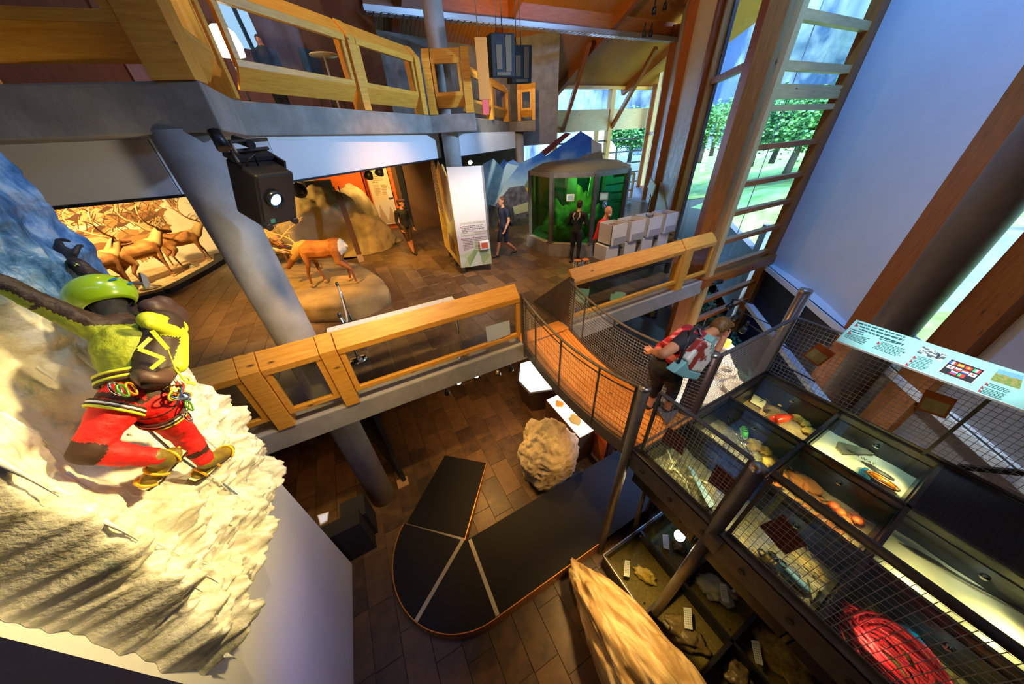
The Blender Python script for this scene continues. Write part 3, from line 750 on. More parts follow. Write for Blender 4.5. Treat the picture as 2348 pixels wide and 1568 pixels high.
for i, x in enumerate((BX0, BX1)):
    g = G()
    for k in range(NS):
        a, b = V((x, ys[k], sag(ys[k])-.05)), V((x, ys[k+1], sag(ys[k+1])-.05)); g.beam(a, b, .016, .20)
        if i == 0: g.beam(a+V((.05, 0, -.03)), b+V((.05, 0, -.03)), .09, .012)
    g.build('side_plate', STEEL, br)
    g = G(); g.mi = 0
    for k in range(NS):
        a, b = V((x+(.05 if i == 0 else -.05), ys[k], sag(ys[k])+.012)), V((x+(.05 if i == 0 else -.05), ys[k+1], sag(ys[k+1])+.012)); g.beam(a, b, .085, .008)
    g.build('edge_trim', DECK, br)
    hs = lambda y: sag(y)*1.15+1.0
    g = G(); yy = [4.0]+ys[1:-1]+[1.40]; g.tube([(x, y, hs(y)) for y in yy], .019, 10); g.build('handrail', STEEL, br)
    g = G()
    for k in range(NS):
        ya, yb = ys[k], ys[k+1]; g.beam((x, ya, hs(ya)-.10), (x, yb, hs(yb)-.10), .008, .018)
    g.build('mesh_frame', STEEL, br); g = G()
    for k in range(NS):
        ya, yb = ys[k], ys[k+1]; g.beam((x, ya, sag(ya)+.09), (x, yb, sag(yb)+.09), .008, .018)
    g.build('mesh_frame', STEEL, br)
    for yp in (3.86, 3.55, 2.85, 2.05, 1.50):
        g = G(); g.beam((x, yp, sag(yp)-.05), (x, yp, hs(yp)), .012, .03, up=(1, 0, 0)); g.build('baluster', STEEL, br)
    g = G(); nw = 52
    for k in range(nw):
        y = 3.9+(1.46-3.9)*k/(nw-1); g.tube([(x, y, sag(y)+.09), (x, y, hs(y)-.10)], .0022, 4, cap=False)
    for k in range(1, 15):
        f = k/15; g.tube([(x, y, (sag(y)+.09)*(1-f)+(hs(y)-.10)*f) for y in ys], .0030, 4, cap=False)
    stuff(g.build('wire_mesh', WIRE, br))
# grey gusset plate and the rounded end plates
g = G(); g.prism([(BX1+.03, 5.35, .02), (BX1+.03, 3.95, .02), (BX1+.03, 3.95, 1.06), (BX1+.03, 4.08, 1.06)], (.02, 0, 0)); g.build('gusset_plate', STEEL, br)
for x in (BX0-.012, BX1+.012):
    g = G(); g.prism([(x, 1.52, -.12), (x, 1.36, -.12), (x, 1.36, .92), (x, 1.38, 1.02), (x, 1.43, 1.05), (x, 1.47, .98), (x, 1.50, .5)], (.012, 0, 0)); g.build('end_plate', STEEL, br)
g = G(); g.prism([(BX0-.012, 4.0, -.25), (BX0-.012, 3.9, -.25), (BX0-.012, 3.93, 1.02), (BX0-.012, 4.0, 1.06)], (.012, 0, 0)); g.build('end_plate', STEEL, br)
g = G(); g.bx(BX0, BX1, 3.95, 4.30, .02, .035); g.build('threshold', DECK, br)
g = G(); g.bx(BX0+.02, BX1+.1, 1.30, 1.37, -.06, .012); g.build('threshold', DECK, br)
mt = G(); mt.prism([Z(1490, 915, .012), Z(1520, 885, .012), Z(1555, 945, .012), Z(1530, 975, .012)], (0, 0, .012)); T(mt.build('door_mat', M('grey_mat', (.10, .095, .09), .9, col2=(.2, .19, .18), scale=60)), 'small grey mat on the end of the footbridge', 'mat')

# ================================================================ GLASS FLOORED WALKWAY + FENCES
XS = [2.27, 3.15, 4.05, 5.00]; YS = [1.31, .41, -.46, -1.55]
wk = thing('glass_walkway', (3.6, 0, 0), 'steel framed glass floor over nine sunken showcases', 'walkway')
for x in XS:
    g = G(); g.bx(x-.018, x+.018, YS[-1], YS[0], -.10, .004, 1); g.build('frame_beam', STEELD if x not in (XS[0], XS[-1]) else STEEL, wk)
for y in YS:
    g = G(); g.bx(XS[0], XS[-1], y-.018, y+.018, -.10, .004); g.build('frame_beam', STEELD if y != YS[0] else STEEL, wk)
ch = G(); ch.bx(2.20, 2.255, -2.2, 1.34, -.30, .02, 1); ch.bx(2.20, 2.275, -2.2, 1.34, -.01, .03, 1); ch.bx(2.20, 2.275, -2.2, 1.34, -.31, -.29, 1); ch.build('steel_channel', STEEL, wk, bevel=.006)
g = G(); g.bx(2.22, 5.05, 1.33, 1.36, -.30, .02); g.build('steel_channel', STEEL, wk)
g = G(); g.bx(5.0, 5.06, -2.2, 1.36, -.30, .02, 1); g.build('steel_channel', STEELD, wk)
for k in range(9):
    g = G(); y = 1.15-.38*k; g.cyl((2.198, y, -.16), (2.185, y, -.16), .028, 12); g.build('bolt', STEELD, wk)
bx_ = G(); bx_.bx(2.14, 2.22, .22, .34, -.20, .0); bx_.build('bracket', STEEL, wk)
for i in range(3):
    for j in range(3):
        if (i, j) == (2, 2): continue
        g = G(); g.bx(XS[i]+.018, XS[i+1]-.018, YS[j]-.018, YS[j+1]+.018, -.014, .0); g.build('floor_pane', GLASSF, wk)
g = G(); g.bx(XS[2]+.018, XS[3]-.018, YS[2]-.018, YS[3]+.018, -.03, .004); mat_ = g.build('perforated_mat', M('black_perforated', (.008, .009, .014), .55), wk)
g = G()
for a in range(22):
    for b in range(26): g.box((XS[2]+.06+a*.039, YS[2]-.05-b*.037, .0046), (.010, .010, .0006))
stuff(g.build('mat_holes', M('hole_grey', (.03, .035, .05), .5), wk))
SAND = M('sand_bed', (.46, .33, .15), .9, col2=(.30, .20, .09), scale=9, bump=.8, bscale=25)
ICEW = M('ice_bed', (.84, .83, .60), .35, col2=(.70, .70, .50), scale=3, bump=.3, bscale=6)
PALE = M('pale_gravel', (.46, .40, .26), .85, col2=(.14, .12, .08), scale=14, bump=.9, bscale=40)
PLANKS = M('grey_planks', (.40, .35, .27), .8, col2=(.24, .20, .15), scale=5, stretch=(2, 18, 1))
MOSS = M('yellow_grass', (.55, .44, .10), .9, col2=(.24, .16, .05), scale=14, bump=.9, bscale=40)
TEALBED = M('teal_board', (.05, .13, .14), .5)
CASEW = M('showcase_black', (.010, .013, .018), .35)
beds = {(0, 0): PALE, (0, 1): PLANKS, (0, 2): MOSS, (1, 0): PALE, (1, 1): SAND, (1, 2): ICEW, (2, 0): SAND, (2, 1): ICEW}
what = {(0, 0): 'pale gravel showcase nearest the bridge', (0, 1): 'showcase with planks and worn shoes', (0, 2): 'showcase with the red rope', (1, 0): 'showcase with the green shoe', (1, 1): 'showcase with orange leaves', (1, 2): 'showcase with the long spear on ice', (2, 0): 'showcase with the red bottle', (2, 1): 'showcase with goggles on ice'}
def bed(i, j, z, amp, seed):
    bm = bmesh.new(); n = 26; vs = []
    x0, x1, y0, y1 = XS[i]+.03, XS[i+1]-.03, YS[j+1]+.03, YS[j]-.03
    for a in range(n+1):
        for b in range(n+1):
            x, y = x0+(x1-x0)*a/n, y0+(y1-y0)*b/n
            vs.append(bm.verts.new((x, y, z+amp*fbm(V((x*5, y*5, seed)), 4))))
    for a in range(n):
        for b in range(n):
            k = a*(n+1)+b; f = bm.faces.new((vs[k], vs[k+n+1], vs[k+n+2], vs[k+1])); f.smooth = True
    me = bpy.data.meshes.new('bed'); bm.to_mesh(me); bm.free(); return me
LAMPH = emis('lamp_face', (1, .86, .6), 30)
BED = -.42
for (i, j), mt_ in beds.items():
    t = thing('showcase', ((XS[i]+XS[i+1])/2, (YS[j]+YS[j+1])/2, -.55), 'sunken '+what[(i, j)], 'showcase')
    g = G(); x0, x1, y0, y1 = XS[i]+.02, XS[i+1]-.02, YS[j+1]+.02, YS[j]-.02
    for a in ((x0, x0+.012, y0, y1), (x1-.012, x1, y0, y1), (x0, x1, y0, y0+.012), (x0, x1, y1-.012, y1)): g.bx(*a, -.60, -.10)
    g.bx(x0, x1, y0, y1, -.62, -.60); g.build('case_body', CASEW, t)
    me = bed(i, j, BED+(.10 if (i, j) in ((2, 1), (1, 2)) else 0), .012 if mt_ is ICEW else .035, i*3+j); me.materials.append(mt_); ob('bed', me, t)
    lp = V((x1-.10, (y0+y1)/2, -.13)); g = G(); g.lathe(lp, [(.0, .03), (.022, .03), (.03, 0), (.03, -.004)], 14, (-.5, 0, 1)); lh_ = g.build('lamp_housing', CHROME, t)
    g = G(); g.lathe(lp, [(.0, -.002), (.026, -.001)], 14, (-.5, 0, 1)); g.build('lamp_face', LAMPH, lh_)
    for s_ in (-1, 1):
        sp = spot('showcase_light', ((x0+x1)/2-.12*s_, (y0+y1)/2+.25*s_, -.12), ((x0+x1)/2+.05, (y0+y1)/2+.2*s_, BED), 6.5 if mt_ is ICEW else (3.6 if i == 0 else 5), (1, .70, .28), 125, .8, .03); sp.parent = t; sp.matrix_parent_inverse = t.matrix_basis.inverted()
# fences
def fence(label, A, B, posts, nx, nz, z0=.05, z1=1.0, rail='flat', railmat=STEEL, wr=.0024, skew=0):
    A, B = V((*A, 0)), V((*B, 0)); d = (B-A).normalized(); L = (B-A).length
    t = thing('mesh_fence', (A+B)/2, label, 'fence', 'wire mesh fences')
    g = G()
    if rail == 'flat': g.beam(A+V((0, 0, z1)), B+V((0, 0, z1)), .045, .012)
    else: g.tube([A+V((0, 0, z1)), B+V((0, 0, z1))], .033, 14)
    g.build('top_rail', railmat, t)
    g = G(); g.beam(A+V((0, 0, z0)), B+V((0, 0, z0)), .012, .03); g.build('bottom_rail', STEEL, t)
    for s in posts:
        g = G(); g.beam(A+d*s+V((0, 0, 0)), A+d*s+V((0, 0, z1)), .03, .03, up=d); g.build('post', STEEL, t)
    g = G()
    for k in range(1, nx):
        p = A+d*(L*k/nx); g.tube([p+V((0, 0, z0)), p+V((0, 0, z1-.01))], wr, 4, cap=False)
    for k in range(1, nz):
        z = z0+(z1-z0)*k/nz; g.tube([A+V((0, 0, z)), B+V((0, 0, z))], wr, 4, cap=False)
    stuff(g.build('wire_mesh', WIRE, t)); return t
fence('mesh fence panel next to the bridge post with two brown plaques', (2.27, 1.27), (2.27, .40), (0, .87), 21, 21)
fence('mesh fence with thick dark handrail over the red rope showcase', (2.27, .26), (2.27, -1.9), (.02, 2.1), 48, 18, rail='tube', railmat=STEELD)
fence('mesh fence panel the visitor leans over, at the walkway end', (3.36, 1.33), (4.96, 1.33), (0, 1.6), 52, 24, wr=.0028)
fence('mesh fence under the teal info board', (4.985, 1.33), (4.985, -1.9), (0, 1.65, 3.2), 66, 17, wr=.0030)
g = G(); g.beam((5.03, -.55, .03), (5.10, -1.55, .95), .04, .05); T(g.build('fence_brace', STEELD), 'dark diagonal brace at the right end of the mesh fence', 'brace')
def pole(P, z0, z1, r, label, mat=STEEL):
    t = thing('steel_pole', (P[0], P[1], z0), label, 'pole', 'round steel poles')
    g = G(); g.cyl((P[0], P[1], z0), (P[0], P[1], z1), r, 24); g.build('tube', mat, t)
    g = G(); g.lathe((P[0], P[1], z1), [(r*1.04, -.03), (r*1.04, .004), (0, .006)], 24); g.build('cap', ALU, t); return t
pole((2.205, 1.405), -3, 1.0, .058, 'round steel pole at the near corner of the footbridge')
pole((2.235, .33), -2.59, 1.0, .058, 'round steel pole halfway along the near mesh fence')
pole((3.30, 1.38), -3, 1.02, .058, 'brown round pole the visitor rests an elbow on', M('brown_steel', (.12, .06, .04), .4, .4))
P = Z(1800, 800, 0); pole((5.35, 1.48), -3, 1.25, .075, 'pale tube end rising behind the fence corner', ALU)
# plaques on the fences
PLQ = M('brown_plaque', (.16, .035, .02), .35); PLQP = M('plaque_parchment', (.46, .38, .17), .5, col2=(.34, .27, .11), scale=8)
for k, (q, lab) in enumerate(((((1533, 980), (1570, 1005), (1564, 1043), (1514, 1010)), 'dark red plaque back on the fence closest to the bridge'), (((1643, 1064), (1698, 1108), (1672, 1141), (1622, 1103)), 'dark red plaque back beside the steel pole'), (((1793, 1180), (1850, 1250), (1800, 1272), (1741, 1206)), 'dark red plaque back right of the steel pole'))):
    P = [X(px, py, 2.31) for px, py in q]; g = G(); g.prism(P, (.012, 0, 0)); T(g.build('fence_plaque', PLQ), lab, 'plaque', 'plaques on the fences')
for q, lab in ((((1878, 786), (1916, 812), (1876, 841), (1838, 815)), 'orange-brown plaque with parchment print under the board corner'), (((2123, 893), (2196, 917), (2168, 960), (2099, 937)), 'brown framed parchment plaque below the flag screen')):
    t = thing('fence_plaque', X(*q[0], 4.95), lab, 'plaque', 'plaques on the fences')
    P = [X(px, py, 4.955) for px, py in q]; g = G(); g.prism(P, (.012, 0, 0)); g.build('plate', M('amber_plaque', (.40, .10, .02), .3), t)
    c = sum(P, V())/4; Q = [c+(p-c)*.82 for p in P]; Q[0] = Q[0].lerp(Q[3], .28); Q[1] = Q[1].lerp(Q[2], .28)
    g = G(); g.prism([p+V((-.003, 0, 0)) for p in Q], (.002, 0, 0)); g.build('print', PLQP, t)
# teal info board
ib = thing('info_board', (5.2, .2, .95), 'long teal glass info board with texts, photos and a flag screen', 'info board')
A0, A1, B1, B0 = V((4.715, .81, 1.012)), V((4.715, -.60, 1.012)), V((5.29, -.60, 1.095)), V((5.29, .862, 1.095))
eu = (A1-A0).normalized(); ev = (A0-B0); ev = V((A0.x-B0.x, 0, A0.z-B0.z)).normalized(); nb_ = eu.cross(ev); nb_ = nb_ if nb_.z > 0 else -nb_
g = G(); g.prism([A0, A1, B1, B0], -nb_*.012); g.build('panel', TEAL, ib)
g = G(); g.beam(A0, A1, .012, .02); g.build('edge_strip', WHITEG, ib)
for yb_ in (.5, -.35): g = G(); g.beam((4.985, yb_, 1.0), (5.0, yb_, 1.04), .03, .06, up=(0, 1, 0)); g.build('bracket', STEELD, ib)
def IB(px, py): return PL(px, py, A0, nb_)+nb_*.0015
INK = M('ink_dark', (.03, .10, .10), .5); TRI = M('red_triangle', (.45, .05, .06), .5)
def rows(g, q, n, hgt=.5):
    """text rows inside a photo quad (tl,tr,br,bl) on the board"""
    tl, tr, br, bl = [IB(*p) for p in q]
    for i in range(n):
        a, b = tl.lerp(bl, i/n), tr.lerp(br, i/n); c, d = tl.lerp(bl, (i+hgt)/n), tr.lerp(br, (i+hgt)/n); x = 0; e = random.uniform(.82, 1)
        while x < e:
            w = min(random.uniform(.04, .13), e-x); g.face([a.lerp(b, x), a.lerp(b, x+w), c.lerp(d, x+w), c.lerp(d, x)]); x += w+.018
g = G()
rows(g, ((1966, 738), (2100, 780), (2098, 785), (1964, 743)), 1, .55)
rows(g, ((1972, 747), (2098, 786), (2072, 800), (1968, 758)), 2)
rows(g, ((1948, 752), (1990, 765), (1978, 772), (1950, 762)), 2)
rows(g, ((1942, 763), (2000, 778), (1975, 792), (1934, 772)), 5)
rows(g, ((2017, 776), (2066, 790), (2064, 793), (2015, 779)), 1, .6)
rows(g, ((2024, 784), (2084, 804), (2060, 822), (1998, 798)), 7)
for a in ((2104, 816), (2094, 824), (2085, 832)): rows(g, (a, (a[0]+42, a[1]+12), (a[0]+34, a[1]+20), (a[0]-6, a[1]+8)), 3)
for a in ((2268, 878), (2258, 888), (2250, 896)): rows(g, (a, (a[0]+52, a[1]+18), (a[0]+42, a[1]+26), (a[0]-8, a[1]+8)), 3)
stuff(g.build('printed_text', INK, ib))
g = G()
for (x, y) in ((1963, 745), (1947, 762), (2013, 786), (2096, 819), (2088, 827), (2078, 835), (2261, 880), (2251, 888), (2245, 895)): g.face([IB(x-5, y+3), IB(x+5, y+4), IB(x+2, y-4)])
g.build('printed_triangles', TRI, ib)
def photo(name, q, mats, fn, n=26):
    """small printed picture: cell colours chosen by fn(u,v)"""
    tl, tr, br, bl = [IB(*p) for p in q]; g = G()
    for i in range(n):
        for j in range(n):
            f = lambda u, v: tl.lerp(tr, u).lerp(bl.lerp(br, u), v)
            g.mi = fn((i+.5)/n, (j+.5)/n); g.face([f(i/n, j/n), f((i+1)/n, j/n), f((i+1)/n, (j+1)/n), f(i/n, (j+1)/n)])
    return g.build(name, mats, ib)
pg = [M('ph_sky', (.45, .62, .70), .5), M('ph_rock', (.10, .12, .12), .5), M('ph_snow', (.62, .66, .66), .5), M('ph_dark', (.03, .04, .04), .5)]
photo('glacier_photo', ((2120, 790), (2178, 811), (2158, 830), (2102, 808)), pg, lambda u, v: 0 if v < .25+.2*fbm(V((u*3, 0, 1))) else (3 if .70 < u < .8 and .4 < v < .85 else (1 if fbm(V((u*5, v*7, 2))) > .05 else 2)))
pl = [M('ph_blue', (.20, .45, .75), .5), M('ph_green', (.20, .28, .06), .5), M('ph_moor', (.38, .32, .10), .5)]
photo('moor_photo', ((2290, 846), (2348, 862), (2338, 893), (2270, 871)), pl, lambda u, v: 0 if v < .35+.1*fbm(V((u*3, 0, 5))) else (1 if fbm(V((u*6, v*8, 7))) > 0 else 2))
tab = [(2181, 825), (2256, 851), (2225, 880), (2152, 853)]
P = [IB(*p) for p in tab]; c = sum(P, V())/4; g = G(); g.prism([c+(p-c)*1.05 for p in P], nb_*.006); g.build('screen_bezel', WHITEG, ib)
g = G(); g.prism([p+nb_*.005 for p in P], nb_*.003); scr_ = g.build('screen', emis('screen_black', (.004, .004, .006), 1.0), ib)
fc = {'w': emis('flag_white', (.9, .9, .9), 1.1), 'r': emis('flag_red', (.85, .03, .02), 1.1), 'b': emis('flag_blue', (.03, .08, .65), 1.1), 'g': emis('flag_green', (.02, .45, .10), 1.1), 'y': emis('flag_yellow', (.95, .6, .02), 1.1)}
fk = list(fc); g = G()
SCR = lambda u, v: P[0].lerp(P[1], u).lerp(P[3].lerp(P[2], u), v)+nb_*.009
def flag(u, v, kind, cols, w=.20, h=.21):
    if kind == 'v':
        for k, cc in enumerate(cols): g.mi = fk.index(cc); a, b = u+w*k/len(cols), u+w*(k+1)/len(cols); g.face([SCR(a, v), SCR(b, v), SCR(b, v+h), SCR(a, v+h)])
    if kind == 'h':
        for k, cc in enumerate(cols): g.mi = fk.index(cc); a, b = v+h*k/len(cols), v+h*(k+1)/len(cols); g.face([SCR(u, a), SCR(u+w, a), SCR(u+w, b), SCR(u, b)])
    if kind == 'd':
        g.mi = fk.index(cols[0]); g.face([SCR(u, v), SCR(u+w, v), SCR(u+w, v+h), SCR(u, v+h)])
        g.mi = fk.index(cols[1]); g.face([SCR(u+w/2+.04*math.cos(a)*1.0, v+h/2+.06*math.sin(a))+nb_*.001 for a in [k*math.pi/5 for k in range(10)]])
flag(.03, .10, 'v', 'bwr'); flag(.27, .10, 'h', ['r', 'y', 'y', 'r']); flag(.51, .10, 'd', 'ry'); flag(.75, .10, 'v', 'gwr')
flag(.06, .40, 'd', 'wr'); flag(.29, .40, 'h', ['w', 'r']); flag(.52, .40, 'h', ['r', 'w', 'b']); flag(.75, .42, 'd', 'wr')
flag(.27, .68, 'h', ['w', 'b', 'r']); flag(.51, .68, 'v', 'grr')
g.build('screen_flags', [fc[k] for k in fk], scr_)
# ================================================================ THINGS IN THE SUNKEN SHOWCASES
CARD = M('card_cream', (.74, .68, .42), .6)
def tagf(o, l, c, gr=None): return T(o, l, c, gr)
def BZ(px, py, z=BED+.03): return Z(px, py, z)
# --- back row, left: numbered card, twig coil, red bottle, yellow fungus lumps
c = BZ(1735, 918, BED+.09); t = thing('number_card', c, 'cream card with the figure 7 lying on the rubble', 'card')
g = G(); q = [Z(1728, 904, BED+.12), Z(1757, 921, BED+.12), Z(1750, 937, BED+.10), Z(1720, 921, BED+.10)]; g.prism(q, (0, 0, .008)); g.build('card', CARD, t)
text_obj('printed_figure', '7', Z(1738, 921, BED+.126), q[1]-q[0], q[3]-q[0], .12, INK, t)
g = G(); ctr = BZ(1762, 950, BED+.06)
for k in range(5): g.tube([ctr+V((.13*math.cos(a)+.01*k, .10*math.sin(a), .012*k+.01*math.sin(3*a+k))) for a in [2*math.pi*i/24 for i in range(24)]], .008, 6, closed=True)
tagf(g.build('twig_coil', M('twig', (.32, .20, .08), .8)), 'coil of brown twigs beside the red bottle', 'coil')
a, b = BZ(1772, 963, BED+.10), BZ(1815, 955, BED+.10); d = (b-a).normalized()
t = thing('flask', a, 'bright red flask lying in the sunken showcase', 'flask')
g = G(); g.lathe(a, [(0, 0), (.05, .0), (.062, .03), (.062, .17), (.05, .22), (.028, .26), (.028, .27)], 20, d); g.build('flask_body', M('red_flask', (.85, .05, .02), .3), t)
g = G(); g.lathe(a+d*.27, [(.03, 0), (.03, .035), (0, .036)], 16, d); g.build('stopper', M('red_flask_cap', (.6, .03, .02), .35), t)
LUMP = M('yellow_lump', (.62, .42, .08), .85, col2=(.40, .24, .05), scale=18, bump=.8)
for k, (px, py, r, lab) in enumerate(((1832, 958, .07, 'yellow lump right of the red flask'), (1846, 972, .06, 'small yellow lump at the glass edge of the red flask case'), (1768, 910, .10, 'brown tuft above the numbered card'), (1795, 925, .09, 'tan rubble lump between card and flask'), (1858, 990, .07, 'tan stone below the yellow lumps'))):
    tagf(rock('rubble_lump', BZ(px, py, BED+.03), (r*1.2, r, r*.6), LUMP, sub=3, amp=.35, fr=2.6, seed=k), lab, 'lump', 'lumps in the red flask showcase')
# --- back row, middle: ice with plank, goggles, blue cloth
zI = BED+.115
g = G(); g.prism([Z(1920, 1014, zI), Z(1982, 1030, zI), Z(2003, 1043, zI), Z(1930, 1042, zI), Z(1915, 1028, zI)], (0, 0, .02)); t = tagf(g.build('ski_tip', M('weathered_ski', (.22, .21, .14), .6, col2=(.12, .12, .08), scale=12)), 'grey weathered ski tip with dark lettering on the ice', 'ski tip')
text_obj('lettering', 'NORWAY', Z(1938, 1031, zI+.022), V((.05, -1, 0)), V((-1, 0, 0)), .06, BLACK, t)
def blob(name, px, py, z, r, mat, lab, cat, seed=0, group=None, rot=0, amp=.3): return tagf(rock(name, Z(px, py, z), r, mat, sub=3, amp=amp, fr=2, seed=seed, rot=rot), lab, cat, group)
blob('cloth_scrap', 1990, 1087, zI+.01, (.09, .07, .02), M('blue_cloth', (.02, .22, .42), .6), 'crumpled blue cloth scrap on the ice', 'cloth', 3)
t = thing('goggles', Z(2020, 1103, zI), 'orange mirrored snow goggles lying on the ice', 'goggles')
g = G(); c = Z(2022, 1103, zI+.03); g.ball(c, (.05, .12, .035), 3); g.build('lens', M('orange_lens', (.75, .22, .01), .12, metal=.4), t)
g = G(); g.tube([c+V((.06*math.cos(a)-.01, .135*math.sin(a), .02)) for a in [2*math.pi*i/20 for i in range(20)]], .012, 8, closed=True); g.build('frame', M('goggle_frame', (.30, .12, .02), .4), t)
blob('dark_scrap', 2012, 1078, zI+.005, (.03, .13, .012), M('dark_leather', (.03, .03, .03), .6), 'flat dark leather scrap beside the goggles', 'scrap', 5)
blob('dark_scrap', 2085, 1062, zI+.0, (.05, .10, .03), MC['dark_leather'], 'dark rock fragment frozen at the corner of the ice', 'rock', 6)
# --- middle row, left: ski poles, green shoe, yellow rubble
for k, (p0, p1, lab) in enumerate((((1668, 955), (1712, 1040), 'silver ski pole leaning by the green shoe'), ((1680, 960), (1722, 1046), 'second silver ski pole crossing the first'))):
    t = thing('ski_pole', Z(*p0, BED+.22), lab, 'ski pole', 'ski poles in the shoe showcase')
    a, b = Z(*p0, BED+.24), Z(*p1, BED+.06); g = G(); g.tube([a, b], [.009, .006], 8); g.build('shaft', CHROME, t)
    g = G(); g.tube([a, a.lerp(b, .18)], .014, 8); g.build('grip', BLACK, t)
    g = G(); c = a.lerp(b, .9); g.tube([c+V((.035*math.cos(x), .035*math.sin(x), 0)) for x in [2*math.pi*i/14 for i in range(14)]], .004, 6, closed=True); g.build('basket', BLACK, t)
t = thing('running_shoe', Z(1708, 985, BED+.06), 'neon green running shoe with black laces', 'shoe')
a, b = Z(1706, 964, BED+.12), Z(1710, 1012, BED+.07)
NEON = M('neon_green', (.16, .72, .06), .5)
d_ = (b-a).normalized(); up_ = V((0, 0, 1)); sd_ = d_.cross(up_)
prof = [(0, .045, .05), (.08, .05, .07), (.16, .048, .065), (.24, .042, .045), (.30, .046, .035), (.36, .04, .025), (.40, .02, .012)]
prof = [(x*.72, y*.9, z) for x, y, z in prof]
bm_g = G(); rings = []
for x, y, z in prof: rings.append([bm_g.bm.verts.new(a+d_*x+sd_*(y*math.cos(th))+up_*(z*math.sin(th))) for th in [2*math.pi*i/14 for i in range(14)]])
for A_, B_ in zip(rings, rings[1:]):
    for j in range(14): f = bm_g.bm.faces.new((A_[j], A_[(j+1) % 14], B_[(j+1) % 14], B_[j])); f.smooth = True
bm_g.bm.faces.new(rings[0]); bm_g.bm.faces.new(rings[-1]); bm_g.build('upper', NEON, t)
g = G(); pts = [a+d_*x+sd_*y*1.08-up_*.045 for x, y, z in prof]+[a+d_*x-sd_*y*1.08-up_*.045 for x, y, z in reversed(prof)]; g.prism(pts, (0, 0, .028)); g.build('sole', WHITEG, t)
g = G()
for k in range(5): c = a+d_*(.13+.024*k)+up_*(.07-.006*k); g.tube([c-sd_*.026, c+up_*.006, c+sd_*.026], .005, 6)
g.build('laces', BLACK, t)
g = G(); g.tube([a+d_*.04+sd_*(.035*math.cos(x))+d_*(.04*math.sin(x))+up_*.066 for x in [2*math.pi*i/14 for i in range(14)]], .012, 7, closed=True); g.build('collar', M('neon_dark', (.04, .25, .03), .6), t)
for k, (px, py, r, lab) in enumerate(((1735, 1020, .09, 'pale yellow rubble below the green shoe'), (1758, 1032, .07, 'mustard lump near the case divider'), (1765, 1060, .08, 'brown clod at the corner of the shoe case'), (1650, 1010, .10, 'grey stone left of the ski poles'))):
    tagf(rock('rubble_lump', BZ(px, py, BED+.03), (r*1.2, r, r*.6), LUMP if k < 3 else PALE, sub=3, amp=.35, fr=2.6, seed=k+9), lab, 'lump', 'lumps in the shoe showcase')
# --- middle row, middle: leaves and mushrooms
LEAFO = M('orange_leaf', (.72, .24, .03), .7, col2=(.45, .12, .02), scale=9)
g = G(); rnd = random.Random(2)
for k in range(170):
    p = V((rnd.uniform(XS[1]+.08, XS[2]-.1), rnd.uniform(YS[2]+.1, YS[1]-.08), BED+.03+rnd.uniform(0, .05))); n = V((rnd.gauss(0, .5), rnd.gauss(0, .5), 1)).normalized(); t_ = n.orthogonal().normalized()*rnd.uniform(.03, .06); t_.rotate(Matrix.Rotation(rnd.random()*6, 3, n)); s_ = n.cross(t_)*.5
    g.face([p-t_, p-s_, p+t_, p+s_])
tagf(stuff(g.build('leaf_litter', LEAFO)), 'orange leaf litter in the middle sunken showcase', 'leaves')
blob('bark_piece', 1845, 1105, BED+.05, (.10, .16, .05), M('orange_bark', (.45, .16, .03), .8), 'brown bark piece in the leaf showcase', 'bark', 4)
for k, (px, py, s_, lab) in enumerate(((1965, 1195, 1.0, 'larger orange mushroom in the leaf showcase'), (1910, 1160, .8, 'small orange mushroom beside the leaves'), (1925, 1175, .7, 'smallest orange mushroom under the handrail'))):
    c = BZ(px, py, BED+.05); t = thing('mushroom', c, lab, 'mushroom', 'orange mushrooms'); g = G(); g.lathe(c, [(.0, .05), (.03, .045), (.05, .02), (.045, .015), (.01, .02)], 16); g.build('mushroom_cap', M('mushroom_orange', (.9, .16, .02), .4), t)
    g = G(); g.cyl(c-V((0, 0, .04)), c+V((0, 0, .03)), .01, 8); g.build('stem', CARD, t)
# --- middle row, right: spear on ice
a, b = Z(2058, 1243, zI+.02), Z(2345, 1400, zI+.02); d = (b-a); t = thing('spear', a, 'long dark iron spear lying on the pale ice', 'spear')
u = d.normalized(); w = u.cross(V((0, 0, 1)))
g = G(); g.prism([a, a+u*.12+w*.028, a+u*.26+w*.022, a+u*.30, a+u*.26-w*.022, a+u*.12-w*.028], (0, 0, .012)); g.build('blade', M('iron_dark', (.05, .05, .045), .5, .4), t)
g = G(); g.tube([a+u*.27, a.lerp(b, .6)+w*.01, b], [.013, .011, .008], 8); g.build('shaft', MC['iron_dark'], t)
# --- front row
BONE = M('bone', (.66, .60, .42), .6)
for k, (px, py, rz, lab) in enumerate(((1545, 1065, .3, 'pale bone at the left of the gravel case'), (1560, 1090, 1.4, 'curved bone in the middle of the gravel case'), (1575, 1120, .9, 'short bone near the steel channel'), (1600, 1100, 2.2, 'bone beside the blue strip'), (1535, 1045, 1.0, 'bone in the corner by the bridge'))):
    c = BZ(px, py, BED+.05); u = V((math.cos(rz), math.sin(rz), 0))*.09; g = G(); g.tube([c-u, c-u*.5+V((0, 0, .012)), c+u*.5+V((0, 0, .012)), c+u], [.024, .013, .013, .024], 8); g.ball(c-u, .025, 1); g.ball(c+u, .025, 1)
    tagf(g.build('bone', BONE), lab, 'bone', 'bones in the gravel showcase')
g = G(); g.prism([Z(1575, 1066, BED+.06), Z(1588, 1076, BED+.06), Z(1640, 1160, BED+.05), Z(1625, 1165, BED+.05)], (0, 0, .012)); tagf(g.build('blue_strip', M('pale_blue_strip', (.35, .55, .85), .4)), 'pale blue tapered strip lying on the gravel', 'strip')
GR = M('straw', (.55, .40, .15), .8); g = G(); rnd = random.Random(8)
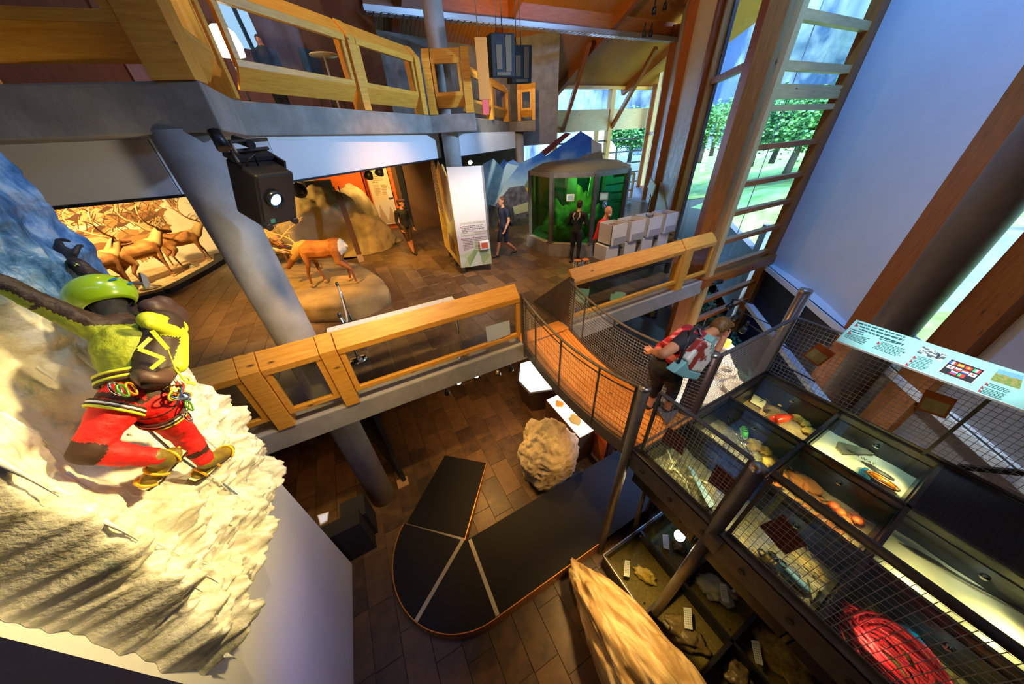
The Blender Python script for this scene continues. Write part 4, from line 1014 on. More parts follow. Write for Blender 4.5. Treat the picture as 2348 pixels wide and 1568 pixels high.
for k in range(300):
    p = V((rnd.uniform(2.35, 3.1), rnd.uniform(-.4, 1.22), BED+.03)); a_ = rnd.random()*6.28; g.tube([p, p+V((math.cos(a_)*.09, math.sin(a_)*.09, rnd.uniform(0, .05)))], .0022, 3, cap=False)
tagf(stuff(g.build('dry_grass', GR)), 'dry grass stalks strewn in the front showcases', 'grass')
def shoe_simple(px, py, rz, mat, lab):
    c = BZ(px, py, BED+.05); t = thing('old_shoe', c, lab, 'shoe', 'old shoes on the planks'); u = V((math.cos(rz), math.sin(rz), 0)); w = V((-u.y, u.x, 0)); g = G(); rings = []
    for x, y, z in ((-.13, .03, .05), (-.08, .042, .075), (0, .042, .06), (.07, .046, .04), (.12, .036, .028), (.15, .01, .01)): rings.append([g.bm.verts.new(c+u*x+w*y*math.cos(th)+V((0, 0, z*math.sin(th)))) for th in [2*math.pi*i/12 for i in range(12)]])
    for A_, B_ in zip(rings, rings[1:]):
        for j in range(12): f = g.bm.faces.new((A_[j], A_[(j+1) % 12], B_[(j+1) % 12], B_[j])); f.smooth = True
    g.bm.faces.new(rings[0]); g.bm.faces.new(rings[-1]); g.build('upper', mat, t)
    q = G(); q.tube([c-u*.09+V((.03*math.cos(x), .03*math.sin(x), .07)) for x in [2*math.pi*i/12 for i in range(12)]], .008, 6, closed=True); q.build('collar', BLACK, t)
shoe_simple(1790, 1295, -1.2, M('shoe_navy', (.04, .05, .10), .6), 'dark navy old shoe between the straw tufts')
shoe_simple(1765, 1285, -1.0, M('shoe_mustard', (.62, .42, .08), .6), 'mustard yellow old shoe near the steel channel')
shoe_simple(1812, 1320, -1.5, M('shoe_blue', (.10, .22, .40), .6), 'blue laced old shoe next to the grey wedge')
g = G(); g.prism([Z(1850, 1330, BED+.04), Z(1880, 1345, BED+.04), Z(1860, 1380, BED+.04)], (0, 0, .03)); tagf(g.build('wooden_wedge', PALE), 'pale wooden wedge below the straw bundle', 'wedge')
g = G(); rnd = random.Random(4)
for k in range(120): p = Z(1865, 1300, BED+.06)+V((rnd.gauss(0, .04), rnd.gauss(0, .07), rnd.gauss(0, .01))); g.tube([p, p+V((rnd.gauss(0, .03), .10, rnd.gauss(0, .01)))], .003, 4, cap=False)
tagf(stuff(g.build('straw_bundle', GR)), 'bundle of straw on the plank showcase', 'straw')
# red rope coil
t = thing('rope_coil', Z(2010, 1490, BED+.1), 'bundle of bright red climbing rope', 'rope')
c0 = Z(2020, 1490, BED+.10); rnd = random.Random(6)
RED = M('red_rope', (.85, .03, .06), .55, col2=(.60, .02, .05), scale=60)
for k in range(26):
    a0 = rnd.uniform(-.2, .2); rx, ry = rnd.uniform(.06, .26), rnd.uniform(.16, .36); z0 = rnd.uniform(-.03, .07); ph = rnd.random()*6
    g = G(); g.tube([c0+V((rx*math.cos(x)+a0*.3, ry*math.sin(x)-.05, z0+.04*math.cos(x*2+ph))) for x in [2*math.pi*i/28 for i in range(28)]], .012, 7, closed=True); g.build('rope_turn', RED, t)
g = G(); a = Z(1985, 1440, BED+.10); g.tube([a+V((.05*math.cos(x), .10*math.sin(x), 0)) for x in [2*math.pi*i/18 for i in range(18)]], .010, 7, closed=True); g.build('rope_loop', RED, t)
blob('blue_wrapper', 2085, 1455, BED+.08, (.05, .08, .03), M('cyan_wrap', (.0, .32, .62), .35), 'bright blue wrapper beside the red rope', 'wrapper', 2)
blob('white_wrapper', 2068, 1468, BED+.08, (.05, .06, .03), WHITEG, 'white wrapper beside the red rope', 'wrapper', 7)
for k, (px, py) in enumerate(((1975, 1370), (1950, 1390), (2150, 1540), (1935, 1430))): blob('brown_leaf', px, py, BED+.05, (.05, .07, .015), M('dark_leaf', (.08, .05, .02), .8), ['dark leaf above the red rope', 'dark leaf by the steel channel', 'dark leaf at the lower photo edge', 'dark leaf left of the red loop'][k], 'leaf', k)

# ================================================================ LOWER FLOOR
COPPER = M('copper_edge', (.62, .25, .05), .35, .55)
rp = thing('curved_ramp', (.6, 2.6, -3), 'dark carpeted ramp curling round with copper edge and metal strips', 'ramp')
cx_, cy_, ro = .12, 2.66, 1.24
zr = lambda k: -2.93+.20*k
a0, a1 = R(270), R(137)
def rim(a, z): return V((cx_+ro*math.cos(a), cy_+ro*math.sin(a), z))
ctr = lambda z: V((cx_, cy_, z))
def slab(name, pts, th=.05, mat=RUBBER): g = G(); g.prism([V(p)-V((0, 0, th)) for p in pts], (0, 0, th)); return g.build(name, mat, rp)
am = R(214)
zA, zB, zC, zD = -2.72, -2.78, -2.85, -2.97
n = 18
slab('landing_wedge', [ctr(zA)]+[rim(a0+(am-a0)*k/n, zA) for k in range(n+1)])
slab('landing_wedge', [ctr(zB)]+[rim(am+(a1-am)*k/n, zB) for k in range(n+1)])
I0, O0, I1, O1 = V((.12, 2.70, zC)), rim(a1, zC), V((1.14, 4.02, zD)), V((.36, 4.70, zD))
slab('ramp_flight', [I0, O0, O1, I1], .04)
slab('ramp_flight', [V((cx_, cy_-ro, zA)), V((3.95, cy_-ro, -2.62)), V((3.95, 2.62, -2.62)), V((cx_, 2.62, zA))], .06)
g = G()
pp = [rim(a1+(a0-a1)*k/40, zB+(zA-zB)*k/40) for k in range(41)]+[V((2.19, cy_-ro, -2.67))]
for p, q in zip(pp, pp[1:]):
    g.hexa([p+V((0, 0, -.30)), p, p*1.0+V((0, 0, .012)), p+V((0, 0, -.29)), q+V((0, 0, -.30)), q, q+V((0, 0, .012)), q+V((0, 0, -.29))]) if False else None
    o = (V((p.x-cx_, p.y-cy_, 0)).normalized())*.012; o2 = (V((q.x-cx_, q.y-cy_, 0)).normalized())*.012
    if q.x > 2: o = o2 = V((0, -.012, 0))
    P0, P1 = V((p.x, p.y, -3)), V((q.x, q.y, -3)); t0, t1 = V((p.x, p.y, p.z+.012)), V((q.x, q.y, q.z+.012))
    g.hexa([P0, t0, t0+o, P0+o, P1, t1, t1+o2, P1+o2])
g.build('copper_edge', COPPER, rp)
g = G(); g.hexa([V((I0.x, I0.y, -3)), I0+V((0, 0, .01)), I0+V((.012, -.01, .01)), V((I0.x+.012, I0.y-.01, -3)), V((I1.x, I1.y, -3)), I1+V((0, 0, .01)), I1+V((.012, -.01, .01)), V((I1.x+.012, I1.y-.01, -3))]); g.build('copper_edge', COPPER, rp)
for a, b in ((I0, O0), (ctr(zA)+V((-.02, .0, 0)), rim(am, zA)), (ctr(zA)+V((.09, -.06, 0)), V((.20, cy_-ro+.01, zA)))):
    g = G(); g.beam(a+V((0, 0, .006)), b+V((0, 0, .006)), .062, .008); g.build('metal_strip', ALU, rp)
# platform carpet continuing under the walkway, bluish light put into its colour
g = G(); g.bx(2.2, 8.5, 1.26, 4.2, -2.66, -2.64) if False else None
g = G(); g.prism([(3.95, 1.26, -3), (8.5, 1.26, -3), (8.5, 3.4, -3), (3.95, 3.4, -3)], (0, 0, .38)); S(g.build('floor_platform', M('carpet_blue_lit', (.10, .11, .15), .8, col2=(.07, .075, .10), scale=80)))
STONE = M('striated_stone', (.34, .27, .17), .8, col2=(.50, .42, .28), scale=3.5, stretch=(.8, .8, 4), bump=.6, bscale=14)
def boulder_shape(p, d):
    k = 1-.28*max(0, d.z)**1.5; return V((p.x*k, p.y*k, p.z))
b_ = rock('layered_boulder', (2.24, 3.2, -2.35), (.62, .56, .98), STONE, sub=6, amp=.13, fr=1.6, seed=2, flat=-2.995, strat=.03, fn=boulder_shape)
T(b_, 'rounded layered boulder standing beside the ramp', 'boulder')
def swirl_mat():
    m, nt, p = new_mat('polished_gneiss'); co = coords(nt, 'Object', (1, .38, 1)); n = node(nt, 'ShaderNodeTexNoise', i_Scale=2.4, i_Detail=5, i_Distortion=1.4); link(nt, co, n.inputs['Vector'])
    mu = node(nt, 'ShaderNodeMath', operation='MULTIPLY'); mu.inputs[1].default_value = 22; link(nt, n.outputs['Fac'], mu.inputs[0]); sn = node(nt, 'ShaderNodeMath', operation='SINE'); link(nt, mu.outputs[0], sn.inputs[0])
    h = node(nt, 'ShaderNodeMath', operation='MULTIPLY_ADD'); h.inputs[1].default_value = .5; h.inputs[2].default_value = .5; link(nt, sn.outputs[0], h.inputs[0])
    n2 = node(nt, 'ShaderNodeTexNoise', i_Scale=9, i_Detail=8); link(nt, co, n2.inputs['Vector']); mx = node(nt, 'ShaderNodeMath', operation='MULTIPLY'); link(nt, h.outputs[0], mx.inputs[0]); link(nt, n2.outputs['Fac'], mx.inputs[1])
    r = ramp(nt, mx.outputs[0], [(.02, (.42, .27, .11)), (.28, (.56, .40, .19)), (.55, (.68, .53, .29))]); link(nt, r.outputs[0], p.inputs['Base Color']); p.inputs['Roughness'].default_value = .5
    bp = node(nt, 'ShaderNodeBump', i_Strength=.35, i_Distance=.03); link(nt, mx.outputs[0], bp.inputs['Height']); link(nt, bp.outputs[0], p.inputs['Normal']); return m
LOGM = swirl_mat()
def log_shape(p, d):
    s = (d.y+1)/2                       # 1 at the far tip
    k = .42+.75*math.sin(math.pi*min(1, (1.02-s)*.62+.05))
    return V((p.x*k+.18*(1-s), p.y, p.z*k+.10*fbm(V((p.x*5, p.y*1.2, p.z*5)), 3)*.6))
b_ = rock('smooth_stone_block', (1.55, .10, -2.62), (.46, 1.28, .46), LOGM, sub=6, amp=.10, fr=1.5, seed=5, flat=-2.995, fn=log_shape); T(b_, 'long swirled tan stone lying at the bottom of the photo', 'stone')
# lower vitrines
lv = thing('mineral_table', (2.9, 0, -3), 'low black table of glazed mineral compartments under the walkway', 'showcase')
LX, LY = [2.09, 2.90, 3.72], [1.22, .39, -.38, -1.25, -2.1]; zt_ = -2.60
for x in LX: g = G(); g.bx(x-.02, x+.02, LY[-1], LY[0], -3, zt_, 1); g.build('divider', BLACK, lv)
for y in LY: g = G(); g.bx(LX[0], LX[-1], y-.02, y+.02, -3, zt_); g.build('divider', BLACK, lv)
for e in ((LX[0]-.025, LX[0]-.012, LY[-1], LY[0]+.025), (LX[0]-.025, LX[-1], LY[0]+.012, LY[0]+.025)): g = G(); g.bx(*e, zt_-.05, zt_+.008); g.build('aluminium_edge', ALU, lv)
OLIVE = M('olive_felt', (.20, .15, .035), .8, col2=(.13, .09, .02), scale=30)
for i in range(2):
    for j in range(4):
        x0, x1, y0, y1 = LX[i]+.02, LX[i+1]-.02, LY[j+1]+.02, LY[j]-.02
        g = G(); g.bx(x0, x1, y0, y1, -2.86, -2.84); g.build('felt_bed', OLIVE, lv)
        g = G(); g.bx(x0, x1, y0, y1, zt_-.008, zt_); g.build('pane', GLASS, lv)
        for (hx, hy) in ((x0+.06, y0+.06), (x1-.06, y1-.06)):
            g = G(); g.cyl((hx, hy, zt_), (hx, hy, zt_+.016), .014, 10); g.build('screw', CHROME, lv)
CRYS = M('smoky_crystal', (.60, .40, .06), .08, col2=(.80, .62, .16), scale=5, spec=.8, coat=1)
DKROCK = M('dark_mineral', (.10, .065, .03), .35, col2=(.28, .19, .07), scale=9, bump=.6)
SLABM = M('pale_mineral_slab', (.50, .50, .42), .3, col2=(.72, .66, .36), scale=3, bump=.3)
for k, (px, py, r, mt_, lab, rz) in enumerate(((1480, 1318, (.09, .17, .10), CRYS, 'clear yellow crystal in the front left compartment', .4), (1558, 1252, (.10, .12, .09), DKROCK, 'dark speckled mineral near the small spotlight', .2), (1640, 1350, (.16, .26, .05), SLABM, 'pale flat mineral slab under the black lamp', .5), (1568, 1452, (.16, .26, .07), DKROCK, 'brown black rock slab in the middle left compartment', .6), (1800, 1505, (.24, .34, .09), M('golden_sandstone', (.55, .36, .08), .7, col2=(.38, .23, .05), scale=16, bump=.8), 'golden rippled sandstone in the lower compartment', .3), (1690, 1548, (.15, .16, .09), DKROCK, 'dark glittering mineral at the bottom photo edge', 1.1))):
    T(rock('mineral', Z(px, py, -2.80), r, mt_, sub=4, amp=.30, fr=1.9, seed=k+30, flat=-2.84, rot=rz), lab, 'mineral', 'minerals in the low table')
for k, (q, lab) in enumerate(((((1433, 1284), (1445, 1286), (1443, 1323), (1430, 1320)), 'small caption card left of the yellow crystal'), (((1519, 1225), (1532, 1226), (1535, 1260), (1521, 1256)), 'small caption card by the dark speckled mineral'), (((1567, 1392), (1585, 1394), (1588, 1444), (1570, 1440)), 'caption card over the brown black slab'), (((1722, 1467), (1740, 1470), (1750, 1526), (1732, 1520)), 'caption card beside the golden sandstone'), (((1650, 1338), (1664, 1340), (1672, 1382), (1655, 1378)), 'caption card on the pale slab'))):
    P = [Z(a, b, -2.70) for a, b in q]; t = thing('caption_card', P[0], lab, 'card', 'caption cards'); g = G(); g.prism(P, (0, 0, .004)); g.build('card', WHITEG, t)
    g = G()
    for col in range(3):
        for i in range(7):
            f = lambda u, v: P[0].lerp(P[1], u).lerp(P[3].lerp(P[2], u), v)+V((0, 0, .005)); u0 = .12+.28*col; v0 = .15+.1*i; g.face([f(u0, v0), f(u0+.2, v0), f(u0+.2, v0+.035), f(u0, v0+.035)])
    stuff(g.build('printed_lines', M('ink_grey', (.25, .25, .22), .6), t))
# goose-neck spotlights under the walkway edge
BULB = emis('bulb_face', (1, .80, .45), 60)
def lamp(loc, at, stem, label, on=True, r=.045):
    loc, at = V(loc), V(at); d = (at-loc).normalized(); t = thing('spotlight', loc, label, 'spotlight', 'exhibit spotlights')
    g = G(); g.lathe(loc-d*.09, [(0, 0), (.6*r, 0), (r*.7, .03), (r, .05), (r, .105), (r*.9, .105)], 20, d); lh_ = g.build('lamp_housing', BLACK, t)
    g = G(); g.lathe(loc-d*.09, [(r*.9, .10), (0, .101)], 20, d); g.build('lamp_face', BULB if on else BLACK, lh_)
    if stem is not None: g = G(); g.tube([V(stem), V(stem).lerp(loc-d*.05, .6)+V((0, 0, .02)), loc-d*.05], .011, 8); g.build('arm', STEELD, t)
    return t
lamp((2.74, 1.36, -1.25), (1.5, 1.3, .2), (2.40, 1.345, -.31), 'lit spotlight under the walkway next to the bridge pole', True, .06)
g = G(); g.cyl((2.92, 1.30, -3), (2.78, 1.33, -1.35), .035, 14); T(g.build('lamp_stand', STEEL), 'slanted grey tube stand under the lit spotlight', 'stand')
lamp((2.50, .60, -1.05), (1.5, .7, .3), (2.23, .62, -.32), 'lit spotlight right above the dark speckled mineral', True, .07)
lamp((2.52, -.08, -1.05), (2.9, .2, -2.6), (2.23, -.15, -.32), 'unlit black spotlight above the pale slab', False, .05)
lamp((2.46, -1.0, -1.05), (2.6, -.6, -2.6), (2.23, -1.05, -.32), 'unlit black spotlight near the bottom photo edge', False)
# spot bar under the upper floor edge
for k, (px, py, on, lab) in enumerate(((1052, 876, True, 'first lit spotlight below the floor edge'), (1092, 861, True, 'second lit spotlight below the floor edge'), (1143, 858, False, 'third small spotlight below the floor edge'), (1172, 849, False, 'fourth small spotlight below the floor edge, by the bridge'), (1026, 903, False, 'black spotlight left of the lit pair under the floor edge'))):
    P = Y(px, py, 4.30); P.z = min(P.z, -.52); P = Z(px, py, P.z); lamp(P, P+V((-.05, -.3, -1)) if not on else (EYE*.5+P*.5), (P.x, P.y+.1, -.36), lab, on, .05)
g = G(); g.beam((.35, 4.35, -.37), (2.4, 4.35, -.37), .05, .04); T(g.build('lighting_track', BLACK), 'black lighting track fixed under the floor edge', 'track')
# dark hexagonal counter with glowing top, map counter, red photo wall
LIT = emis('light_table', (1, .93, .78), 5.0)
t = thing('light_table', (3.2, 5.2, -3), 'dark hexagonal counter with a glowing white top beneath the bridge', 'counter')
H6 = [Z(1183, 858, -2.2), Z(1190, 832, -2.2), Z(1215, 820, -2.2), Z(1262, 850, -2.2), Z(1275, 905, -2.2), Z(1232, 862, -2.2)]
H6 = [V((2.75, 4.75, -2.2)), V((2.72, 5.35, -2.2)), V((3.15, 6.0, -2.2)), V((3.9, 5.9, -2.2)), V((4.1, 5.2, -2.2)), V((3.6, 4.45, -2.2))]
c = sum(H6, V())/6
g = G(); lo = [V((c.x+(p.x-c.x)*.8, c.y+(p.y-c.y)*.8, -3)) for p in H6]
vs = [g.bm.verts.new(p) for p in lo]; vt = [g.bm.verts.new(p) for p in H6]
for k in range(6): g.bm.faces.new((vs[k], vs[(k+1) % 6], vt[(k+1) % 6], vt[k]))
g.bm.faces.new(vt); g.build('counter_body', M('counter_brown', (.035, .018, .012), .4), t)
g = G(); g.prism([c+(p-c)*.9+V((0, 0, .004)) for p in H6], (0, 0, .01)); g.build('glowing_top', LIT, t)
t = thing('map_counter', (3.35, 3.6, -3), 'narrow counter with a bright map and an orange stone piece beneath the bridge', 'counter')
g = G(); g.bx(2.95, 3.36, 3.0, 4.3, -3, -2.12); g.build('counter_body', DKBROWN, t)
g = G(); g.bx(2.97, 3.34, 3.02, 4.28, -2.12, -2.11); g.build('glowing_top', LIT, t)
sm = M('stone_slice', (.50, .40, .10), .6); T(rock('stone_slice', (3.15, 3.42, -2.08), (.13, .17, .03), sm, sub=3, amp=.2, seed=4), 'flat yellow stone slice on the bright map counter', 'stone')
T(rock('stone_slice', (3.14, 4.0, -2.09), (.10, .12, .03), M('amber_slice', (.75, .35, .03), .4), sub=3, amp=.2, seed=8), 'amber coloured stone slice at the far end of the map counter', 'stone')
t = thing('photo_wall', (3.45, 3.3, -3), 'red glowing photo panel standing behind the boulder', 'photo panel')
g = G(); g.bx(3.40, 3.46, 2.66, 4.35, -2.95, -1.95); g.build('print', M('lava_print', (.42, .05, .02), .45, col2=(.92, .30, .08), scale=2.4, detail=4, stretch=(1, 1.2, .8)), t)
g = G(); g.bx(3.46, 3.62, 2.64, 4.35, -3, -1.9); g.build('frame', M('maroon_paint', (.12, .02, .015), .5), t)
g = G(); g.bx(3.36, 3.46, 2.64, 4.35, -3, -2.95); g.build('cream_foot', CARD, t)
# dark partitions near the lower column, black counter with tablet
wall('wall_partition', (-.62, 4.52), (-1.25, 6.6), -3, -.6, BLACKM, .08)
g = G(); g.bx(-.78, -.55, 4.40, 4.62, -3, -2.96); g.bx(-.75, -.5, 4.42, 4.7, -.62, -.56); S(g.build('trim_7', M('oak_edge', (.42, .22, .10), .5)))
t = thing('tablet_counter', (-1.75, 3.85, -3), 'black counter behind the white wall carrying a tilted tablet', 'counter')
g = G(); g.bx(-2.6, -1.36, 3.46, 3.72, -3, -2.05); g.bx(-1.72, -1.30, 3.72, 4.15, -3, -2.25); g.build('counter_body', BLACKM, t)
P = [Z(728, 1182, -2.1), Z(755, 1174, -2.2), Z(752, 1195, -2.2), Z(735, 1205, -2.1)]; g = G(); g.prism(P, (0, 0, .015)); tb_ = g.build('tablet', WHITEG, t)
cc = sum(P, V())/4; g = G(); g.prism([cc+(p-cc)*.75+V((0, 0, .016)) for p in P], (0, 0, .002)); g.build('tablet_screen', emis('tablet_screen', (.35, .30, .28), .8), tb_)
# exhibits beyond the walkway: pale plinth planes, rail with spots, dark shelf
g = G(); g.prism([(5.4, 2.6, -2.2), (7.0, 1.9, -2.2), (9.2, 3.9, -2.2), (8.6, 4.0, -2.2), (8.2, 3.7, -2.2), (7.2, 3.9, -2.2)], (0, 0, .08)); T(g.build('pale_plinth', M('plinth_cream', (.72, .66, .56), .6)), 'pale angular exhibit plinth seen through the end fence', 'plinth')
a, b = Z(1745, 692, -.6), Z(1920, 950, -.6)
t = thing('lighting_beam', a, 'blue-grey lighting beam slanting below the fence corner', 'beam')
g = G(); a, b = V((8.7, 3.35, -.75)), V((5.9, .45, -.75)); g.beam(a, b, .14, .10); g.build('channel', M('pale_blue_steel', (.34, .42, .50), .5, .2), t)
for k, (px, py, lab) in enumerate(((1676, 695, 'top black track spotlight beside the visitor'), (1690, 722, 'second black track spotlight beside the visitor'), (1708, 750, 'third black track spotlight above the pale plinth'), (1745, 825, 'black track spotlight behind the mesh of the end fence'))):
    P = Z(px, py+5, -.85); t = thing('track_spotlight', P, lab, 'spotlight', 'track spotlights behind the fence')
    g = G(); q = a.lerp(b, .05+.25*k); g.tube([P+V((-.1, 0, .22)), V((q.x, q.y, P.z+.22))], .014, 8); g.build('arm', BLACK, t)
    g = G(); g.tube([P+V((0, 0, .22)), P], .03, 8); g.lathe(P+V((-.02, 0, .02)), [(0, .05), (.06, .05), (.075, -.1), (.06, -.12), (0, -.11)], 16, (.4, -.3, 1)); g.build('lamp_housing', BLACK, t)
for k, (px, py, lab) in enumerate(((1665, 848, 'upper coil of pale rope on the plinth behind the end fence'), (1685, 885, 'middle coil of pale rope on the plinth'), (1700, 915, 'lower coil of pale rope on the plinth'))):
    g = G(); c = Z(px, py, -2.0)
    for r_ in (.22, .17, .26): g.tube([c+V((r_*math.cos(x), r_*.8*math.sin(x), .03*r_*math.sin(5*x))) for x in [2*math.pi*i/26 for i in range(26)]], .03, 7, closed=True)
    T(g.build('rope_ring', M('pale_rope', (.72, .62, .50), .7)), lab, 'rope', 'rope coils behind the fence')
t = thing('lantern_jar', Z(1665, 790, -1.2), 'small amber candle jar on a white saucer by the visitor', 'jar')
c = Z(1664, 795, -1.4); g = G(); g.lathe(c, [(0, 0), (.16, .0), (.19, .03), (.16, .02), (0, .015)], 20); g.build('saucer', WHITEG, t)
g = G(); g.lathe(c, [(0, .02), (.075, .02), (.08, .12), (.07, .2), (0, .21)], 16); g.build('jar', M('amber_glass', (.85, .45, .06), .25, emit=(1, .5, .08), estr=.6), t)
g = G(); g.cyl((c.x, c.y, -3), (c.x, c.y, c.z), .05, 12); g.build('stand', WHITEG, t)
# ================================================================ ICE WALL AND CLIMBER
def ice_mat():
    m, nt, p = new_mat('ice'); MC['ice'] = m
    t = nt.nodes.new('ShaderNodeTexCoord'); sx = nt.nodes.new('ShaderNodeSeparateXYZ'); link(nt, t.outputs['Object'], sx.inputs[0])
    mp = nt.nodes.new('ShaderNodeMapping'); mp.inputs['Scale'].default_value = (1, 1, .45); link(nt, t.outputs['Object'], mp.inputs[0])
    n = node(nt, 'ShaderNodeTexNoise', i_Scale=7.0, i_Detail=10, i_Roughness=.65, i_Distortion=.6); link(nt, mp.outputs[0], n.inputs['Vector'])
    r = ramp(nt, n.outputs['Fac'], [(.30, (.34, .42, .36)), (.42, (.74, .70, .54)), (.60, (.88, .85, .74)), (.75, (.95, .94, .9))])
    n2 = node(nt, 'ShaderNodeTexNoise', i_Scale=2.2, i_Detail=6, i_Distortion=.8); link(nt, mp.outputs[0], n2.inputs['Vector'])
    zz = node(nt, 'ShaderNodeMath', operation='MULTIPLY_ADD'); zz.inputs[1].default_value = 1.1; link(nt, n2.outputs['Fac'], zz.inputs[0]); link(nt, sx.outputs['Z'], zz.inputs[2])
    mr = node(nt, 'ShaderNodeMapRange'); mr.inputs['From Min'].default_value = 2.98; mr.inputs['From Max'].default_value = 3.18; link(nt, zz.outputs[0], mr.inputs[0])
    bl = ramp(nt, n.outputs['Fac'], [(.36, (.02, .10, .26)), (.5, (.14, .32, .58)), (.62, (.60, .72, .82))])  # blue light on the upper ice, put into the colour by height
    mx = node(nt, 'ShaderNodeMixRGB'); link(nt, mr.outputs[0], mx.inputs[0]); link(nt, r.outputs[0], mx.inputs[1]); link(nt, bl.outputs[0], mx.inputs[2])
    link(nt, mx.outputs[0], p.inputs['Base Color']); p.inputs['Roughness'].default_value = .32; p.inputs['Specular IOR Level'].default_value = .45
    b1 = node(nt, 'ShaderNodeTexNoise', i_Scale=46, i_Detail=6); link(nt, t.outputs['Object'], b1.inputs['Vector'])
    bp = node(nt, 'ShaderNodeBump', i_Strength=.55, i_Distance=.012); link(nt, b1.outputs['Fac'], bp.inputs['Height']); link(nt, bp.outputs[0], p.inputs['Normal'])
    return m
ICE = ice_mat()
iw = thing('ice_wall', (-1.85, 2.4, .1), 'artificial ice wall with frozen flows and snow lumps on the white wall', 'ice wall')
def sst(a, b, x): t = max(0, min(1, (x-a)/(b-a))); return t*t*(3-2*t)
def wx(y): return -1.905+(y-1.41)*(.11/1.99)
def ice_thick(y, z):
    p = V((y, z, 0))
    rib = noise.noise(V((y*5.5+.4*noise.noise(V((y*2, z*1.3, 3))), z*.55, 1)))
    rib2 = noise.noise(V((y*14, z*1.6, 5)))
    lump = fbm(V((y*3.2, z*3.2, 9)), 4)
    fine = fbm(V((y*11, z*9, 4)), 4)
    low = sst(1.9, 1.0, z)
    t = .16+.075*rib+.018*rib2+.045*lump+.022*fine
    t += low*(.09+.12*lump-.05*rib+.035*fine+.05*abs(noise.noise(V((y*9, z*9, 2))))+.025*abs(noise.noise(V((y*21, z*21, 6)))))
    t += .24*math.exp(-((y-1.62)/.20)**2)*sst(1.1, 1.7, z)*sst(3.4, 2.4, z)                   # thick near flow
    t -= .13*math.exp(-((y-2.22-.1*(z-2))/.17)**2)*sst(1.55, 1.75, z)*sst(2.75, 2.35, z)        # dark gully behind the climber
    t += .10*math.exp(-(((y-2.05)/.25)**2+((z-1.33)/.16)**2))                                    # ledge under the boots
    return max(.05, t)
ny, nz = 190, 270; y0, y1, z0, z1 = 1.40, 3.33, .05, 3.75
bm = bmesh.new(); grid = []
for i in range(ny+1):
    row = []
    for j in range(nz+1):
        y = y0+(y1-y0)*i/ny; z = z0+(z1-z0)*j/nz
        eb = .10+.05*noise.noise(V((y*6, 0, 2)))+.03*noise.noise(V((y*19, 0, 4))); ea = y0+.07+.06*noise.noise(V((0, z*3, 7)))+.03*noise.noise(V((0, z*11, 1))); ec = y1-.08+.07*noise.noise(V((0, z*2.5, 11)))+.03*noise.noise(V((0, z*10, 3)))
        z = max(z, eb); y = min(max(y, ea), ec)
        e = min(sst(0, .10, z-eb), sst(0, .09, y-ea), sst(0, .09, ec-y))
        row.append(bm.verts.new((wx(y)+.002+ice_thick(y, z)*e**.5, y, z)))
    grid.append(row)
for i in range(ny):
    for j in range(nz):
        f = bm.faces.new((grid[i][j], grid[i+1][j], grid[i+1][j+1], grid[i][j+1])); f.smooth = True
bmesh.ops.remove_doubles(bm, verts=bm.verts, dist=.0004)
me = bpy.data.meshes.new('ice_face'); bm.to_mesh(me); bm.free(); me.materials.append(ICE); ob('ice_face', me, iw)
ICI = M('icicle', (.85, .86, .82), .12, spec=.6); rnd = random.Random(11)
for k in range(46):
    if k < 22: y = rnd.uniform(1.5, 3.25); z = rnd.uniform(.12, .22); x = wx(y)+rnd.uniform(.03, .16); L = rnd.uniform(.06, .17)
    else: y = rnd.uniform(1.55, 2.9); z = rnd.uniform(.6, 2.4); x = wx(y)+ice_thick(y, z)+.004; L = rnd.uniform(.10, .30)
    g = G(); g.tube([(x, y, z+.03), (x+.004, y, z-L*.4), (x+.002, y, z-L)], [rnd.uniform(.006, .014), .006, .0012], 7); g.build('icicle', ICI, iw)
# --- climber
GREEN = M('jacket_lime', (.20, .25, .010), .6, col2=(.32, .38, .02), scale=9, bump=1.0, bscale=16); BROWNJ = M('jacket_brown', (.030, .014, .010), .6, bump=1.0, bscale=16)
REDP = M('trousers_red', (.80, .010, .008), .65, bump=.9, bscale=14); BRP = M('trouser_patch', (.042, .013, .006), .7)
LIMEH = M('helmet_lime', (.30, .52, .012), .25, coat=.6); BOOT = M('boot_olive', (.28, .22, .02), .5, col2=(.16, .10, .02), scale=12); HOODB = M('hood_black', (.008, .008, .008), .8)
YEL = M('webbing_lime', (.60, .66, .04), .5); MAUVE = M('pack_lid_mauve', (.055, .026, .024), .5); PACKB = M('pack_brown', (.026, .013, .010), .6)
J = lambda px, py, x: tuple(X(px, py, x))
pel, che, nek, hed = J(318, 900, -1.34), J(292, 800, -1.33), J(272, 728, -1.38), J(238, 682, -1.42)
shL, shR = J(222, 752, -1.40), J(318, 748, -1.34)
elL, haL = J(108, 702, -1.50), J(-25, 636, -1.60)
elR, haR = J(232, 650, -1.52), J(170, 602, -1.60)
hiA, knA, anA = J(288, 912, -1.36), J(200, 1035, -1.50), J(352, 1048, -1.38)
hiB, knB, anB = J(352, 925, -1.30), J(425, 1000, -1.40), J(472, 1058, -1.40)
lp = lambda a, b, t: tuple(V(a).lerp(V(b), t))
cl = thing('climber_figure', pel, 'climber figure in lime jacket and red trousers hanging on the ice', 'mannequin')
